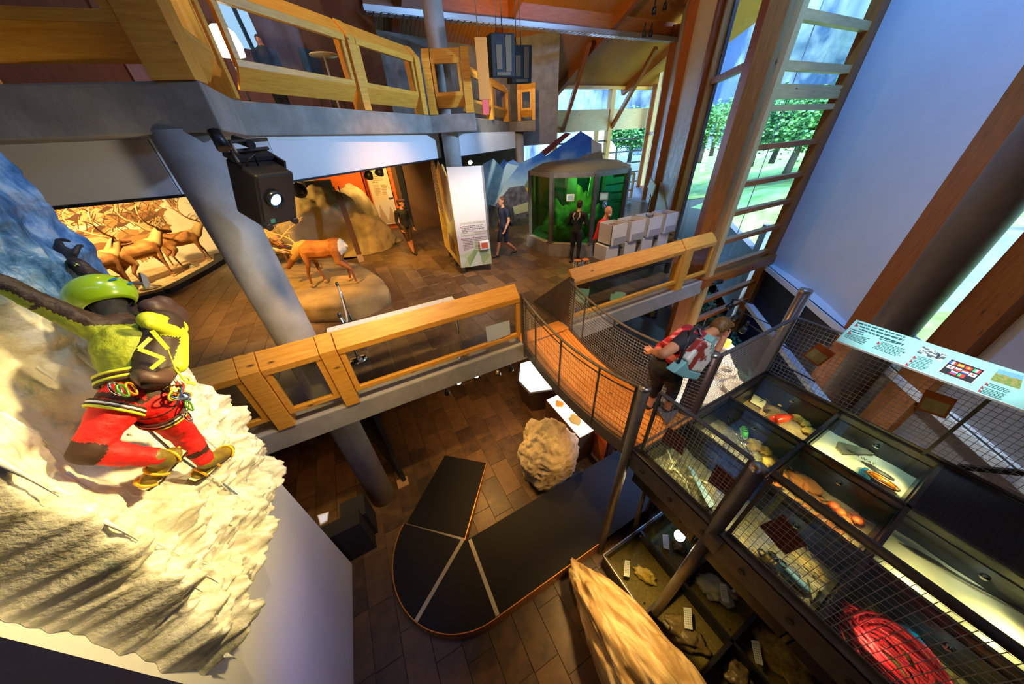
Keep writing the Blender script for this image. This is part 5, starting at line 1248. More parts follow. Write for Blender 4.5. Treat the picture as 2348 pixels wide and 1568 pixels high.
segs = [(pel, .125, lp(pel, che, .55), .118, 0), (lp(pel, che, .55), .118, che, .135, 0), (che, .135, lp(che, nek, .6), .10, 1), (lp(che, nek, .6), .07, hed, .075, 6),
        (lp(che, nek, .55), .08, shL, .072, 1), (shL, .072, elL, .052, 0), (elL, .052, haL, .042, 1), (lp(che, nek, .5), .08, shR, .072, 1), (shR, .07, elR, .052, 0), (elR, .05, haR, .04, 1),
        (hiA, .105, lp(hiA, knA, .5), .085, 2), (lp(hiA, knA, .5), .085, knA, .066, 2), (knA, .066, lp(knA, anA, .4), .062, 2), (lp(knA, anA, .4), .062, anA, .052, 2),
        (hiB, .10, lp(hiB, knB, .5), .085, 2), (lp(hiB, knB, .5), .085, knB, .066, 2), (knB, .068, lp(knB, anB, .5), .062, 2), (lp(knB, anB, .5), .062, anB, .050, 2), (pel, .125, hiA, .105, 3), (pel, .125, hiB, .10, 3),
        ('e', hed, (.085, .095, .11), None, 6)]
def cpaint(ce, mi):
    mi = mi.copy()
    arm = (mi == 0) | (mi == 1)
    ax = np.array(nek)-np.array(pel); tt = ((ce-np.array(pel))@ax)/(ax@ax); mi[arm & (tt > .74)] = 1; mi[arm & (tt <= .74)] = 0
    for a, b in ((shL, elL), (elL, haL), (shR, elR), (elR, haR)):      # brown along the upper side of the sleeves
        a, b = np.array(a), np.array(b); t = np.clip(((ce-a)@(b-a))/((b-a)@(b-a)), 0, 1); q = ce-(a+t[:, None]*(b-a)); near_ = (np.linalg.norm(q, axis=1) < .078) & (t > .12)
        up_side = q@np.array((-.10, .40, .88)) > -.008; mi[near_ & arm & up_side] = 1; mi[near_ & arm & ~up_side] = 0
    for c, r in ((knA, .078), (lp(hiA, knA, .84), .055), (lp(knB, anB, .55), .062), (lp(hiA, knA, .12), .0)):
        d = np.linalg.norm(ce-np.array(c), axis=1); mi[(d < r) & (mi == 2)] = 5
    sid = (ce-np.array(lp(hiA, knA, .5)))[:, 2] > .055
    return mi
o = body('figure_body', segs, [GREEN, BROWNJ, REDP, BRP, BOOT, BRP, HOODB], .011, 5, cl, cpaint)
# cloth creases
dm = o.modifiers.new('creases', 'DISPLACE'); tx = bpy.data.textures.new('creases', 'CLOUDS'); tx.noise_scale = .07; dm.texture = tx; dm.strength = .022; dm.mid_level = .5; dm.texture_coords = 'GLOBAL'
def gnorm(a, b): return (V(b)-V(a)).normalized()
# helmet
hz = gnorm(nek, hed); hm = V(hed)+hz*.02
hx = V((-.35, 0, .2)); fw = (hx-hz*hx.dot(hz)).normalized(); sd = hz.cross(fw)
rot = Matrix((sd, fw, hz)).transposed()
hl = thing('helmet', hm, 'lime green climbing helmet with blue vents on the climber', 'helmet')
def helmet_pt(th, ph, k=1.0): d = V((math.cos(th)*math.cos(ph)*.118*k, math.sin(th)*math.cos(ph)*.142*k, math.sin(ph)*.122*k)); return hm+rot @ d
g = G(); nt_, np_ = 36, 12; rings = []
for b in range(np_+1):
    ph = R(-44)+R(134)*b/np_
    rings.append([g.bm.verts.new(helmet_pt(2*math.pi*a/nt_, ph, 1+.03*math.cos(6*math.pi*a/nt_)*math.cos(ph)*(.5 if ph > 0 else .2))) for a in range(nt_)])
for A_, B_ in zip(rings, rings[1:]):
    for a in range(nt_): f = g.bm.faces.new((A_[a], A_[(a+1) % nt_], B_[(a+1) % nt_], B_[a])); f.smooth = True
o = g.build('shell', LIMEH, hl); sm_ = o.modifiers.new('solid', 'SOLIDIFY'); sm_.thickness = .008
VENT = M('vent_black', (.005, .005, .006), .6); VBLUE = M('vent_blue', (.01, .14, .35), .3)
for th, ph, mt_ in ((R(200), 35, VENT), (R(232), 30, VENT), (R(268), 24, VENT), (R(310), 26, VENT), (R(262), 2, VBLUE), (R(300), 0, VBLUE), (R(330), 8, VBLUE), (R(205), -4, VBLUE)):
    g = G(); c = helmet_pt(th, R(ph), 1.035); t1 = (helmet_pt(th+.16, R(ph-3), 1.035)-c); t2 = (helmet_pt(th, R(ph+7), 1.035)-c)
    g.face([c-t1, c-t1*.3-t2*.5, c+t1*.8-t2*.35, c+t1, c+t1*.5+t2*.5, c-t1*.4+t2*.6]); g.build('vent', mt_, hl)
g = G(); g.tube([helmet_pt(R(250), R(-20)), V(nek)+V((0, -.05, .02)), helmet_pt(R(170), R(-20))], .005, 6); g.build('chin_strap', BLACK, hl)
# gloves: palm + five curled fingers
def hand(parent, wrist, fwd, pn, mat, s=1.0, name='hand', curl=.9):
    wrist, f, n = V(wrist), V(fwd).normalized(), V(pn); n = (n-f*n.dot(f)).normalized(); w = f.cross(n); g = G()
    sg = [('e', tuple(wrist+f*.05*s), (.042*s, .055*s, .020*s), Matrix((w, f, n)).transposed(), 0)]
    for k in range(4):
        o_ = wrist+f*.088*s+w*(-.030+.02*k)*s; L = (.070, .080, .074, .058)[k]*s; d1 = (f+n*.35*curl).normalized(); p1 = o_+d1*L*.5; d2 = (f*.35+n*curl).normalized(); p2 = p1+d2*L*.5; p3 = p2+(n*curl-f*.35*curl).normalized()*L*.28
        sg += [(tuple(o_), .0105*s, tuple(p1), .0095*s, 0), (tuple(p1), .0095*s, tuple(p2), .009*s, 0), (tuple(p2), .009*s, tuple(p3), .0075*s, 0)]
    o_ = wrist+f*.025*s-w*.035*s; p1 = o_+(f*.6-w*.6+n*.4).normalized()*.045*s; p2 = p1+(f*.5+n*.9+w*.15).normalized()*.035*s
    sg += [(tuple(o_), .013*s, tuple(p1), .011*s, 0), (tuple(p1), .011*s, tuple(p2), .009*s, 0)]
    return body(name, sg, [mat], .006*s, 2, parent)
GLOVE = M('glove_dark', (.022, .018, .022), .6)
hand(cl, haR, gnorm(elR, haR), (.2, .9, -.4), GLOVE, 1.25, 'glove'); hand(cl, haL, gnorm(elL, haL), (-.6, 0, -.6), GLOVE, 1.25, 'glove')
# ice axe held in the right glove
t = thing('ice_axe', haR, 'curved ice axe held above the green helmet', 'ice axe')
pa = [X(172, 606, -1.58), X(205, 622, -1.54), X(250, 642, -1.52), X(290, 648, -1.52), X(322, 650, -1.53)]
g = G(); g.tube(pa, [.014, .012, .010, .010, .012], 8); g.build('shaft', STEEL, t)
g = G(); g.tube([pa[0]-(pa[1]-pa[0])*.5, pa[0], pa[1]], .017, 8); g.build('grip', BLACK, t); g = G(); g.ball(pa[0]+(pa[1]-pa[0])*.15, .017, 2); g.build('grip_button', YEL, t)
hp = [X(316, 626, -1.53), X(322, 650, -1.53), X(330, 664, -1.53), X(340, 652, -1.53), X(330, 632, -1.53)]
g = G(); g.prism(hp, (.012, .004, 0)); g.build('head', CHROME, t)
# backpack
pk = thing('climbing_backpack', J(365, 790, -1.2), 'lime and brown climbing backpack on the climber back', 'backpack')
k0, k1 = V(J(352, 862, -1.22)), V(J(372, 745, -1.20)); k2 = V(J(382, 705, -1.20))
body('pack_body', [(tuple(k0), .085, tuple(k0.lerp(k1, .5)), .105, 0), (tuple(k0.lerp(k1, .5)), .105, tuple(k1), .098, 0), (J(405, 838, -1.14), .05, J(402, 768, -1.15), .058, 1), (J(340, 733, -1.19), .05, J(402, 752, -1.16), .06, 1), (J(342, 742, -1.14), .03, J(395, 760, -1.12), .04, 1)], [PACKB, M('pack_lime', (.45, .52, .02), .5)], .010, 3, pk)
body('pack_lid', [(J(350, 706, -1.22), .062, J(398, 722, -1.19), .070, 0), (J(372, 700, -1.2), .065, J(412, 738, -1.18), .045, 0)], [MAUVE], .010, 3, pk)
for q in (((348, 758, -1.10), (385, 800, -1.07), (402, 845, -1.09)), ((318, 800, -1.13), (345, 775, -1.09)), ((318, 800, -1.13), (376, 822, -1.07)), ((346, 846, -1.12), (376, 822, -1.07)), ((402, 845, -1.09), (425, 875, -1.10), (448, 881, -1.12))):
    P = [V(J(*a)) for a in q]; g = G()
    for a, b in zip(P, P[1:]): g.beam(a, b, .004, .018, up=(0, .4, .6))
    g.build('strap', YEL, pk)
g = G(); g.tube([J(316, 858, -1.20), J(338, 872, -1.13), J(372, 866, -1.12), J(395, 848, -1.15)], [.03, .045, .045, .03], 8); g.build('hip_pad', M('pad_mauve', (.07, .033, .025), .5), pk)
# harness and gear
hn = thing('climbing_harness', pel, 'brown harness with lime stripes and carabiners round the climber hips', 'harness')
def ring(c, ax, ra, rb, r, mat, name, n=26):
    c, ax = V(c), V(ax).normalized(); a = ax.orthogonal().normalized(); b = ax.cross(a); g = G(); g.tube([c+a*ra*math.cos(2*math.pi*i/n)+b*rb*math.sin(2*math.pi*i/n) for i in range(n)], r, 6, closed=True); return g.build(name, mat, hn)
up_t = gnorm(pel, che)
for k, mt_ in enumerate((BRP, YEL, BRP, YEL)): ring(V(pel)+up_t*(.07+.016*k), up_t, .135, .135, .009, mt_, 'waist_belt')
for hi, kn in ((hiA, knA), (hiB, knB)):
    for k, mt_ in enumerate((BRP, WHITEG, BRP, YEL)): ring(lp(hi, kn, .16+.035*k), gnorm(hi, kn), .108, .108, .009, mt_, 'leg_loop')
for k, (px, py, mt_) in enumerate(((262, 888, CHROME), (278, 892, M('krab_green', (.12, .40, .05), .3, .6)), (298, 888, M('krab_orange', (.85, .38, .02), .3, .6)), (432, 928, MC['krab_green']), (428, 952, CHROME), (425, 905, M('krab_blue', (.05, .15, .55), .3, .6)))):
    c = V(J(px, py, -1.17)); g = G(); g.tube([c+V((.0, .022*math.cos(x)*(1+.3*math.sin(x)), .034*math.sin(x)-.01)) for x in [2*math.pi*i/16 for i in range(16)]], .0055, 6, closed=True); g.build('carabiner', mt_, hn)
rnd = random.Random(3)
for k in range(9):
    c = V(J(412+rnd.uniform(-12, 10), 888+rnd.uniform(-14, 22), -1.16)); ax = V((1, rnd.uniform(-1, 1), rnd.uniform(-1, 1)))
    ring(c, ax, rnd.uniform(.02, .035), rnd.uniform(.03, .05), .005, [MC['krab_orange'], YEL, M('sling_red', (.75, .05, .03), .6), MC['krab_blue'], WHITEG][k % 5], 'sling', 14)
# boots with crampon straps
for (heel, toe, ank, lab) in ((J(404, 1046, -1.40), J(337, 1118, -1.52), anA, 'left boot of the climber with orange crampon straps, bent leg'), (J(516, 1044, -1.42), J(441, 1104, -1.52), anB, 'right boot of the climber with orange crampon straps, low leg')):
    bt = thing('climbing_boot', ank, lab, 'boot', 'climber boots'); h, t_, a_ = V(heel), V(toe), V(ank); d = (t_-h).normalized(); up = (a_-(h.lerp(t_, .35))); up = (up-d*up.dot(d)).normalized()
    body('boot_upper', [(tuple(h+up*.055), .045, tuple(h.lerp(t_, .4)+up*.055), .044, 0), (tuple(h.lerp(t_, .4)+up*.055), .044, tuple(t_-d*.03+up*.035), .036, 0), (tuple(h.lerp(t_, .22)+up*.06), .050, tuple(a_), .052, 0)], [BOOT], .008, 3, bt)
    s_ = d.cross(up); g = G(); o_ = [h-d*.04-s_*.038, h.lerp(t_, .4)-s_*.036, h.lerp(t_, .75)-s_*.045, t_+d*.015-s_*.02, t_+d*.015+s_*.02, h.lerp(t_, .75)+s_*.045, h.lerp(t_, .4)+s_*.036, h-d*.04+s_*.038]; g.prism([p-up*.002 for p in o_], up*.03); g.build('sole', M('sole_brown', (.07, .03, .015), .7), bt)
    g = G(); g.prism([p+up*.028 for p in o_], up*.006); g.build('welt', CARD, bt)
    STR = M('crampon_strap', (.85, .42, .02), .45)
    for f_ in (.12, .5, .85):
        c = h.lerp(t_, f_); g = G(); rr = .058 if f_ < .6 else .048; g.tube([c+up*(.045+rr*math.sin(x))+s_*rr*math.cos(x)+d*.03*math.sin(x)*(-1 if f_ < .3 else 1) for x in [math.pi*i/10 for i in range(11)]], .008, 6); g.build('strap', STR, bt)
    g = G(); g.tube([h+up*.05-d*.05, h.lerp(t_, .45)+up*.05+s_*.05, t_+up*.05+s_*.03], .007, 6); g.build('strap', STR, bt)
    for k in range(6):
        c = h.lerp(t_, .02+k*.19)+s_*(.03 if k % 2 else -.03); g = G(); g.tube([c, c-up*.035+d*(.015 if k > 3 else 0)], [.007, .001], 5); g.build('crampon_point', STEEL, bt)
# rope and chain
pr = [J(320, 965, -1.40), J(355, 1000, -1.45), J(400, 1040, -1.52), J(445, 1072, -1.55), J(500, 1100, -1.60), J(545, 1135, -1.62), J(572, 1160, -1.66), J(574, 1170, -1.70)]
t = thing('climbing_rope', pr[0], 'blue climbing rope hanging from the harness down the ice', 'rope'); g = G(); g.tube(pr, .0075, 8); g.build('rope', M('rope_blue', (.05, .09, .25), .6, col2=(.30, .38, .50), scale=70), t)
pc_ = [J(430, 965, -1.40), J(470, 1005, -1.48), J(520, 1050, -1.58), J(560, 1090, -1.66), J(578, 1125, -1.70)]
t = thing('steel_chain', pc_[0], 'thin steel chain along the right edge of the ice', 'chain'); g = G(); n = 70
for k in range(n):
    f_ = k/(n-1)*(len(pc_)-1); i_ = min(int(f_), len(pc_)-2); c = V(pc_[i_]).lerp(V(pc_[i_+1]), f_-i_); d = gnorm(pc_[i_], pc_[i_+1]); a_ = d.orthogonal().normalized(); b_ = d.cross(a_); e = a_ if k % 2 else b_
    g.tube([c+d*.009*math.cos(x)+e*.005*math.sin(x) for x in [2*math.pi*i/8 for i in range(8)]], .0017, 4, closed=True)
stuff(g.build('chain_links', STEEL, t))
# ================================================================ PEOPLE
SKIN = M('skin', (.62, .27, .14), .5); HAIRB = M('hair_dark', (.035, .02, .012), .7)
def xf(loc, hd, s):
    Mz = Matrix.Rotation(hd, 3, 'Z'); L = V(loc); return lambda p: tuple(L+Mz @ (V(p)*s))
def person(label, loc, hd, h, pose, top, low, shoe, skin_leg=False, hair=HAIRB, head_turn=0, short_sleeve=False, voxel=.014, lean=0, bald=False, arms=None):
    """standing or walking figure; local +y is forward"""
    s = h/1.75; Tt = xf(loc, hd, s); t = thing('person', loc, label, 'person', 'museum visitors')
    lz = lambda z: lean*max(0, z-.95)*.9
    A = {'stand': (((.09, .0), (.10, .02), (.10, .0)), ((-.09, 0), (-.10, .02), (-.11, .0))),
         'walk': (((.09, 0), (.10, .16), (.10, .26)), ((-.09, 0), (-.10, .02), (-.10, -.30))),
         'cross': (((.09, 0), (.06, .05), (-.02, .10)), ((-.09, 0), (-.08, .0), (-.10, -.02)))}[pose]
    kz = {'stand': (.50, .50), 'walk': (.50, .50), 'cross': (.5, .5)}[pose]; az = {'stand': (.08, .08), 'walk': (.08, .16), 'cross': (.08, .08)}[pose]
    P = lambda x, y, z: Tt((x, y+lz(z), z))
    mats = [top, low, SKIN, shoe]; lm = 2 if skin_leg else 1
    sg = [(P(0, 0, .97), .135, P(0, .0, 1.15), .125, 0), (P(0, 0, 1.15), .125, P(0, .01, 1.34), .145, 0), (P(-.10, .0, 1.40), .085, P(.10, .0, 1.40), .085, 0), (P(0, 0, 1.42), .06, P(0, .02, 1.55), .052, 2)]
    for (hp, kn, an), k_, a_ in zip(A, kz, az):
        sg += [(P(hp[0], hp[1], .93), .098, P((hp[0]+kn[0])/2, (hp[1]+kn[1])/2, .70), .082, 1), (P((hp[0]+kn[0])/2, (hp[1]+kn[1])/2, .70), .082, P(kn[0], kn[1], k_), .060, 1),
               (P(kn[0], kn[1], k_-.02), .055, P((kn[0]+an[0])/2, (kn[1]+an[1])/2-.02, .33), .054, lm), (P((kn[0]+an[0])/2, (kn[1]+an[1])/2-.02, .33), .054, P(an[0], an[1], a_+.03), .038, lm),
               (P(an[0], an[1]-.04, a_-.03), .042, P(an[0]*1.15, an[1]+.15, a_-.045), .035, 3)]
    arms = arms or (((.20, 0, 1.41), (.25, -.03, 1.14), (.22, .10, .90)), ((-.20, 0, 1.41), (-.25, -.03, 1.14), (-.22, .10, .90)))
    hands = []
    for S_, E_, H__ in arms:
        mid = tuple((V(S_)+V(E_))/2)
        if short_sleeve: sg += [(P(*S_), .068, P(*mid), .062, 0), (P(*mid), .050, P(*E_), .043, 2), (P(*E_), .043, P(*H__), .030, 2)]
        else: sg += [(P(*S_), .068, P(*E_), .050, 0), (P(*E_), .050, P(*H__), .036, 0)]
        hands.append((P(*H__), V(P(*H__))-V(P(*E_))))
    ht = Matrix.Rotation(hd+head_turn, 3, 'Z'); hc = V(P(0, .035, 1.645)); hd_ = lambda x, y, z: tuple(hc+ht @ (V((x, y, z))*s))
    rot = ht
    sg += [('e', hd_(0, 0, .02), (.074*s, .092*s, .105*s), rot, 2), (hd_(0, .03, -.05), .055*s, hd_(0, .05, -.075), .042*s, 2), (hd_(0, .085, .0), .010*s, hd_(0, .108, -.025), .016*s, 2), (hd_(.076, -.005, .0), .016*s, hd_(.078, -.01, .03), .014*s, 2), (hd_(-.076, -.005, .0), .016*s, hd_(-.078, -.01, .03), .014*s, 2)]
    body('body', sg, mats, voxel, 3, t)
    for w, d in hands: hand(t, w, d, ht @ V((0, 1, 0)), SKIN, s*.95, 'hand', .5)
    for k in (-1, 1):
        g = G(); g.ball(hd_(.03*k, .083, .022), .009*s, 1); g.build('eye', HAIRB, t)
    g = G(); g.tube([hd_(-.022, .088, -.052), hd_(0, .096, -.055), hd_(.022, .088, -.052)], .004*s, 5); g.build('mouth', M('lips', (.4, .10, .07), .5), t)
    if hair and not bald:
        sgh = [('e', hd_(0, -.018, .05), (.082*s, .095*s, .085*s), rot, 0), ('e', hd_(0, -.05, .0), (.076*s, .055*s, .085*s), rot, 0)]
        body('hair', sgh, [hair], .012, 2, t)
    return t, P, hd_, hc, s, ht
def pack(t, P, mat, s, w=.14, z0=1.02, z1=1.42, dy=-.20):
    body('backpack', [(P(-w*.6, dy, z0), .095*s, P(-w*.6, dy, z1), .08*s, 0), (P(w*.6, dy, z0), .095*s, P(w*.6, dy, z1), .08*s, 0), (P(0, dy-.04, z0), .10*s, P(0, dy-.02, z1), .085*s, 0)], [mat], .016, 3, t)
NAVYT = M('navy_tshirt', (.012, .014, .032), .8); BLKJ = M('black_jacket', (.009, .009, .010), .8); SHORTB = M('brown_shorts', (.075, .035, .015), .8); SHORTN = M('navy_shorts', (.010, .012, .026), .8); SHOED = M('dark_shoe', (.02, .015, .012), .6)
# man in flat cap, looking right
P0 = Z(945, 583, 0)
t, P, hd_, hc, s, ht = person('man in flat cap, black hooded jacket and brown shorts standing on the tiles', P0, R(200), 1.74, 'cross', BLKJ, SHORTB, SHOED, True, head_turn=R(50))
body('flat_cap', [('e', hd_(0, .01, .10), (.092*s, .125*s, .035*s), ht, 0), ('e', hd_(0, .11, .085), (.07*s, .05*s, .012*s), ht, 0)], [M('cap_brown', (.09, .03, .018), .8)], .010, 2, t)
body('hood', [(P(-.08, -.07, 1.46), .05, P(.08, -.07, 1.46), .05, 0), (P(0, -.10, 1.42), .06, P(0, -.09, 1.46), .05, 0)], [BLKJ], .014, 3, t)
# man with dark backpack walking left
P0 = Z(1160, 588, 0)
t, P, hd_, hc, s, ht = person('man in navy T-shirt and shorts walking left with a black rucksack', P0, R(95), 1.76, 'walk', NAVYT, SHORTN, SHOED, True, hair=M('hair_auburn', (.10, .035, .015), .7), short_sleeve=True)
pack(t, P, BLKJ, s)
# person in black with pale straps, seen from behind
P0 = Z(1317, 603, 0); 
t, P, hd_, hc, s, ht = person('dark haired person in black jacket with pale shoulder straps by the aquarium', P0, R(-60), 1.70, 'stand', BLKJ, M('dark_trousers', (.012, .012, .018), .8), SHOED, lean=.12, arms=(((.20, 0, 1.41), (.27, .02, 1.15), (.12, .25, 1.08)), ((-.20, 0, 1.41), (-.27, .02, 1.15), (-.12, .25, 1.08))))
for k in (-1, 1):
    g = G(); g.tube([P(.07*k, -.10, 1.47), P(.10*k, -.155, 1.38), P(.10*k*.3, -.165, 1.28)], .014, 6); g.build('strap', M('pale_strap', (.55, .52, .46), .7), t)
# man in red jumper
best = None
for k in range(30):
    d = 6.0+k*.1; azr = math.atan2(ray(1372, 540).x, ray(1372, 540).y); Q = (d*math.sin(azr), d*math.cos(azr)); e = abs(HT(Q, 1372, 478)-1.74)
    if best is None or e < best[0]: best = (e, Q)
P0 = V((*best[1], 0)); P0 = P0*max(1, 5.78/P0.y)
t, P, hd_, hc, s, ht = person('bald bearded man in bright red jumper beside the white bins', P0, R(-150), 1.74, 'stand', M('red_jumper', (.72, .015, .018), .8), M('grey_trousers', (.03, .03, .035), .8), SHOED, bald=True, lean=.22, head_turn=R(-20), arms=(((.20, 0, 1.41), (.26, .04, 1.15), (.10, .28, 1.05)), ((-.20, 0, 1.41), (-.26, .02, 1.14), (-.12, .27, 1.05))))
body('beard', [('e', hd_(0, .055, -.065), (.055*s, .045*s, .035*s), ht, 0)], [M('beard_grey', (.55, .50, .45), .8)], .010, 2, t)
# woman leaning over the end of the walkway
W0 = V((2.86, 1.70, 0))
J2 = lambda px, py, y: tuple(Y(px, py, y))
hip = J2(1535, 832, 1.62); hipz = V((2.80, 1.66, .90)); che_ = V(J2(1590, 790, 1.60)); nk = V(J2(1622, 768, 1.60)); hdw = V(J2(1650, 752, 1.60))
hipz = V(J2(1525, 845, 1.64))
wm = thing('person', W0, 'woman with red plaid rucksack and patterned bag bending over the walkway fence', 'person', 'museum visitors')
JEAN = M('dark_jeans', (.010, .014, .035), .8, col2=(.016, .022, .05), scale=20); TEE = M('black_tee', (.016, .014, .022), .8)
kneeR, kneeL = V(J2(1528, 895, 1.66)), V(J2(1550, 885, 1.52)); ankR, ankL = V((2.90, 1.72, .07)), V((3.06, 1.56, .07))
kneeR = V((2.93, 1.72, .47)); kneeL = V((3.02, 1.55, .47))
shR_, shL_ = V(J2(1575, 775, 1.43)), V(J2(1598, 758, 1.80)); elR_ = V(J2(1520, 812, 1.40)); haR_ = V(J2(1498, 806, 1.62))
elL_ = V(J2(1637, 815, 1.52)); haL_ = V(J2(1660, 775, 1.54)); shF = V(J2(1612, 782, 1.47))
sg = [(tuple(hipz), .17, tuple(hipz.lerp(che_, .5)), .165, 0), (tuple(hipz.lerp(che_, .5)), .165, tuple(che_), .16, 0), (tuple(shR_), .085, tuple(che_), .12, 0), (tuple(shL_), .085, tuple(che_), .12, 0), (tuple(nk), .062, tuple(hdw), .06, 2),
      (tuple(shR_), .08, tuple(shR_.lerp(elR_, .45)), .07, 0), (tuple(shR_.lerp(elR_, .45)), .058, tuple(elR_), .052, 2), (tuple(elR_), .05, tuple(haR_), .034, 2),
      (tuple(shF), .07, tuple(shF.lerp(elL_, .4)), .06, 0), (tuple(shF.lerp(elL_, .4)), .055, tuple(elL_), .050, 2), (tuple(elL_), .050, tuple(haL_), .034, 2), (tuple(shL_), .06, tuple(shF), .06, 0)]
for hp_, kn_, an_ in ((hipz+V((0, .09, -.03)), kneeR, ankR), (hipz+V((.02, -.09, -.03)), kneeL, ankL)):
    sg += [(tuple(hp_), .125, tuple(hp_.lerp(kn_, .5)), .105, 1), (tuple(hp_.lerp(kn_, .5)), .105, tuple(kn_), .078, 1), (tuple(kn_), .078, tuple(kn_.lerp(an_, .45)), .068, 1), (tuple(kn_.lerp(an_, .45)), .050, tuple(an_), .040, 2), (tuple(an_+V((-.02, 0, -.025))), .042, tuple(an_+V((.16, -.03, -.03))), .036, 3)]
hf = V((.80, -.12, -.35)).normalized(); hs_ = hf.cross(V((0, 0, 1))).normalized(); hu = hs_.cross(hf); rh = Matrix((hs_, hf, hu)).transposed()
HP = lambda x, y, z: tuple(hdw+hs_*x+hf*y+hu*z)
sg += [('e', HP(0, .01, .02), (.078, .095, .11), rh, 2), (HP(0, .05, -.055), .052, HP(0, .065, -.075), .042, 2), (HP(0, .095, .0), .011, HP(0, .115, -.022), .017, 2), (HP(.08, -.01, .0), .018, HP(.082, -.012, .03), .015, 2), (HP(-.08, -.01, .0), .018, HP(-.082, -.012, .03), .015, 2)]
body('body', sg, [TEE, JEAN, SKIN, SHOED], .011, 4, wm)
body('hair', [('e', HP(0, -.005, .065), (.095, .112, .085), rh, 0), ('e', HP(0, -.055, .015), (.09, .07, .10), rh, 0), ('e', HP(.02, .07, .085), (.075, .05, .045), rh, 0), ('e', HP(.06, -.03, .03), (.04, .06, .05), rh, 0)], [M('hair_golden', (.22, .11, .025), .55, col2=(.10, .045, .012), scale=18, stretch=(4, 1, 1))], .011, 2, wm)
hand(wm, tuple(haR_), haR_-elR_, (0, 1, .2), SKIN, 1.0); hand(wm, tuple(haL_), haL_-elL_, (.2, .2, 1), SKIN, 1.0)
for k in (-1, 1): g = G(); g.ball(HP(.032*k, .088, .02), .010, 2); g.build('eye', HAIRB, wm)
g = G(); g.tube([HP(-.025, .09, -.05), HP(0, .10, -.053), HP(.025, .09, -.05)], .005, 6); g.build('mouth', MC['lips'], wm)
g = G()
for k in (-1, 1):
    g.tube([HP(.034*k+.026*math.cos(x), .112, .02+.02*math.sin(x)) for x in [2*math.pi*i/16 for i in range(16)]], .0025, 5, closed=True); g.tube([HP(.06*k, .108, .025), HP(.082*k, 0, .03)], .0025, 5)
g.build('glasses', STEELD, wm)
# plaid rucksack
def plaid():
    m, nt, p = new_mat('red_plaid'); MC['red_plaid'] = m; co = coords(nt, 'Object', (1, 1, 1)); sx = nt.nodes.new('ShaderNodeSeparateXYZ'); link(nt, co, sx.inputs[0]); sums = None
    ws = []
    for ax, sc_ in (('X', 42), ('Z', 42)):
        a = node(nt, 'ShaderNodeMath', operation='MULTIPLY'); a.inputs[1].default_value = sc_; link(nt, sx.outputs[ax], a.inputs[0]); b = node(nt, 'ShaderNodeMath', operation='SINE'); link(nt, a.outputs[0], b.inputs[0]); c = node(nt, 'ShaderNodeMath', operation='GREATER_THAN'); c.inputs[1].default_value = .1; link(nt, b.outputs[0], c.inputs[0]); ws.append(c)
    ad = node(nt, 'ShaderNodeMath', operation='ADD'); link(nt, ws[0].outputs[0], ad.inputs[0]); link(nt, ws[1].outputs[0], ad.inputs[1]); dv = node(nt, 'ShaderNodeMath', operation='MULTIPLY'); dv.inputs[1].default_value = .5; link(nt, ad.outputs[0], dv.inputs[0])
    r = ramp(nt, dv.outputs[0], [(.1, (.22, .012, .025)), (.5, (.55, .02, .05)), (.9, (.80, .22, .26))]); link(nt, r.outputs[0], p.inputs['Base Color']); p.inputs['Roughness'].default_value = .8; return m
PLAID = plaid()
rk = thing('plaid_rucksack', J2(1535, 775, 1.62), 'red plaid rucksack on the back of the bending woman', 'rucksack')
bd_ = (che_-hipz).normalized(); bk = V((-bd_.z, 0, bd_.x)); b0 = hipz.lerp(che_, .25)+bk*.22; b1 = che_+bd_*.04+bk*.20
body('bag_body', [(tuple(b0+V((0, .08, 0))), .10, tuple(b1+V((0, .08, 0))), .08, 0), (tuple(b0-V((0, .08, 0))), .10, tuple(b1-V((0, .08, 0))), .08, 0), (tuple(b0.lerp(b1, .3)+bk*.06), .10, tuple(b0.lerp(b1, .8)+bk*.05), .085, 0)], [PLAID], .012, 3, rk)
body('front_pocket', [(tuple(b0.lerp(b1, .12)+bk*.13-V((0, .06, 0))), .05, tuple(b0.lerp(b1, .12)+bk*.13+V((0, .06, 0))), .05, 0), (tuple(b0.lerp(b1, .4)+bk*.12-V((0, .05, 0))), .045, tuple(b0.lerp(b1, .4)+bk*.12+V((0, .05, 0))), .045, 0)], [PLAID], .012, 3, rk)
g = G(); 
for dy in (-.12, .12):
    q = G(); q.tube([b1+V((0, dy, .02)), che_.lerp(nk, .4)+bk*.10+V((.02, dy*1.2, 0)), che_+V((.06, dy*1.55, -.02)), hipz.lerp(che_, .55)+V((.05, dy*1.7, -.06)), b0+V((.05, dy*1.3, -.05))], .019, 7); q.build('strap', BLACK, rk)
g.bm.free()
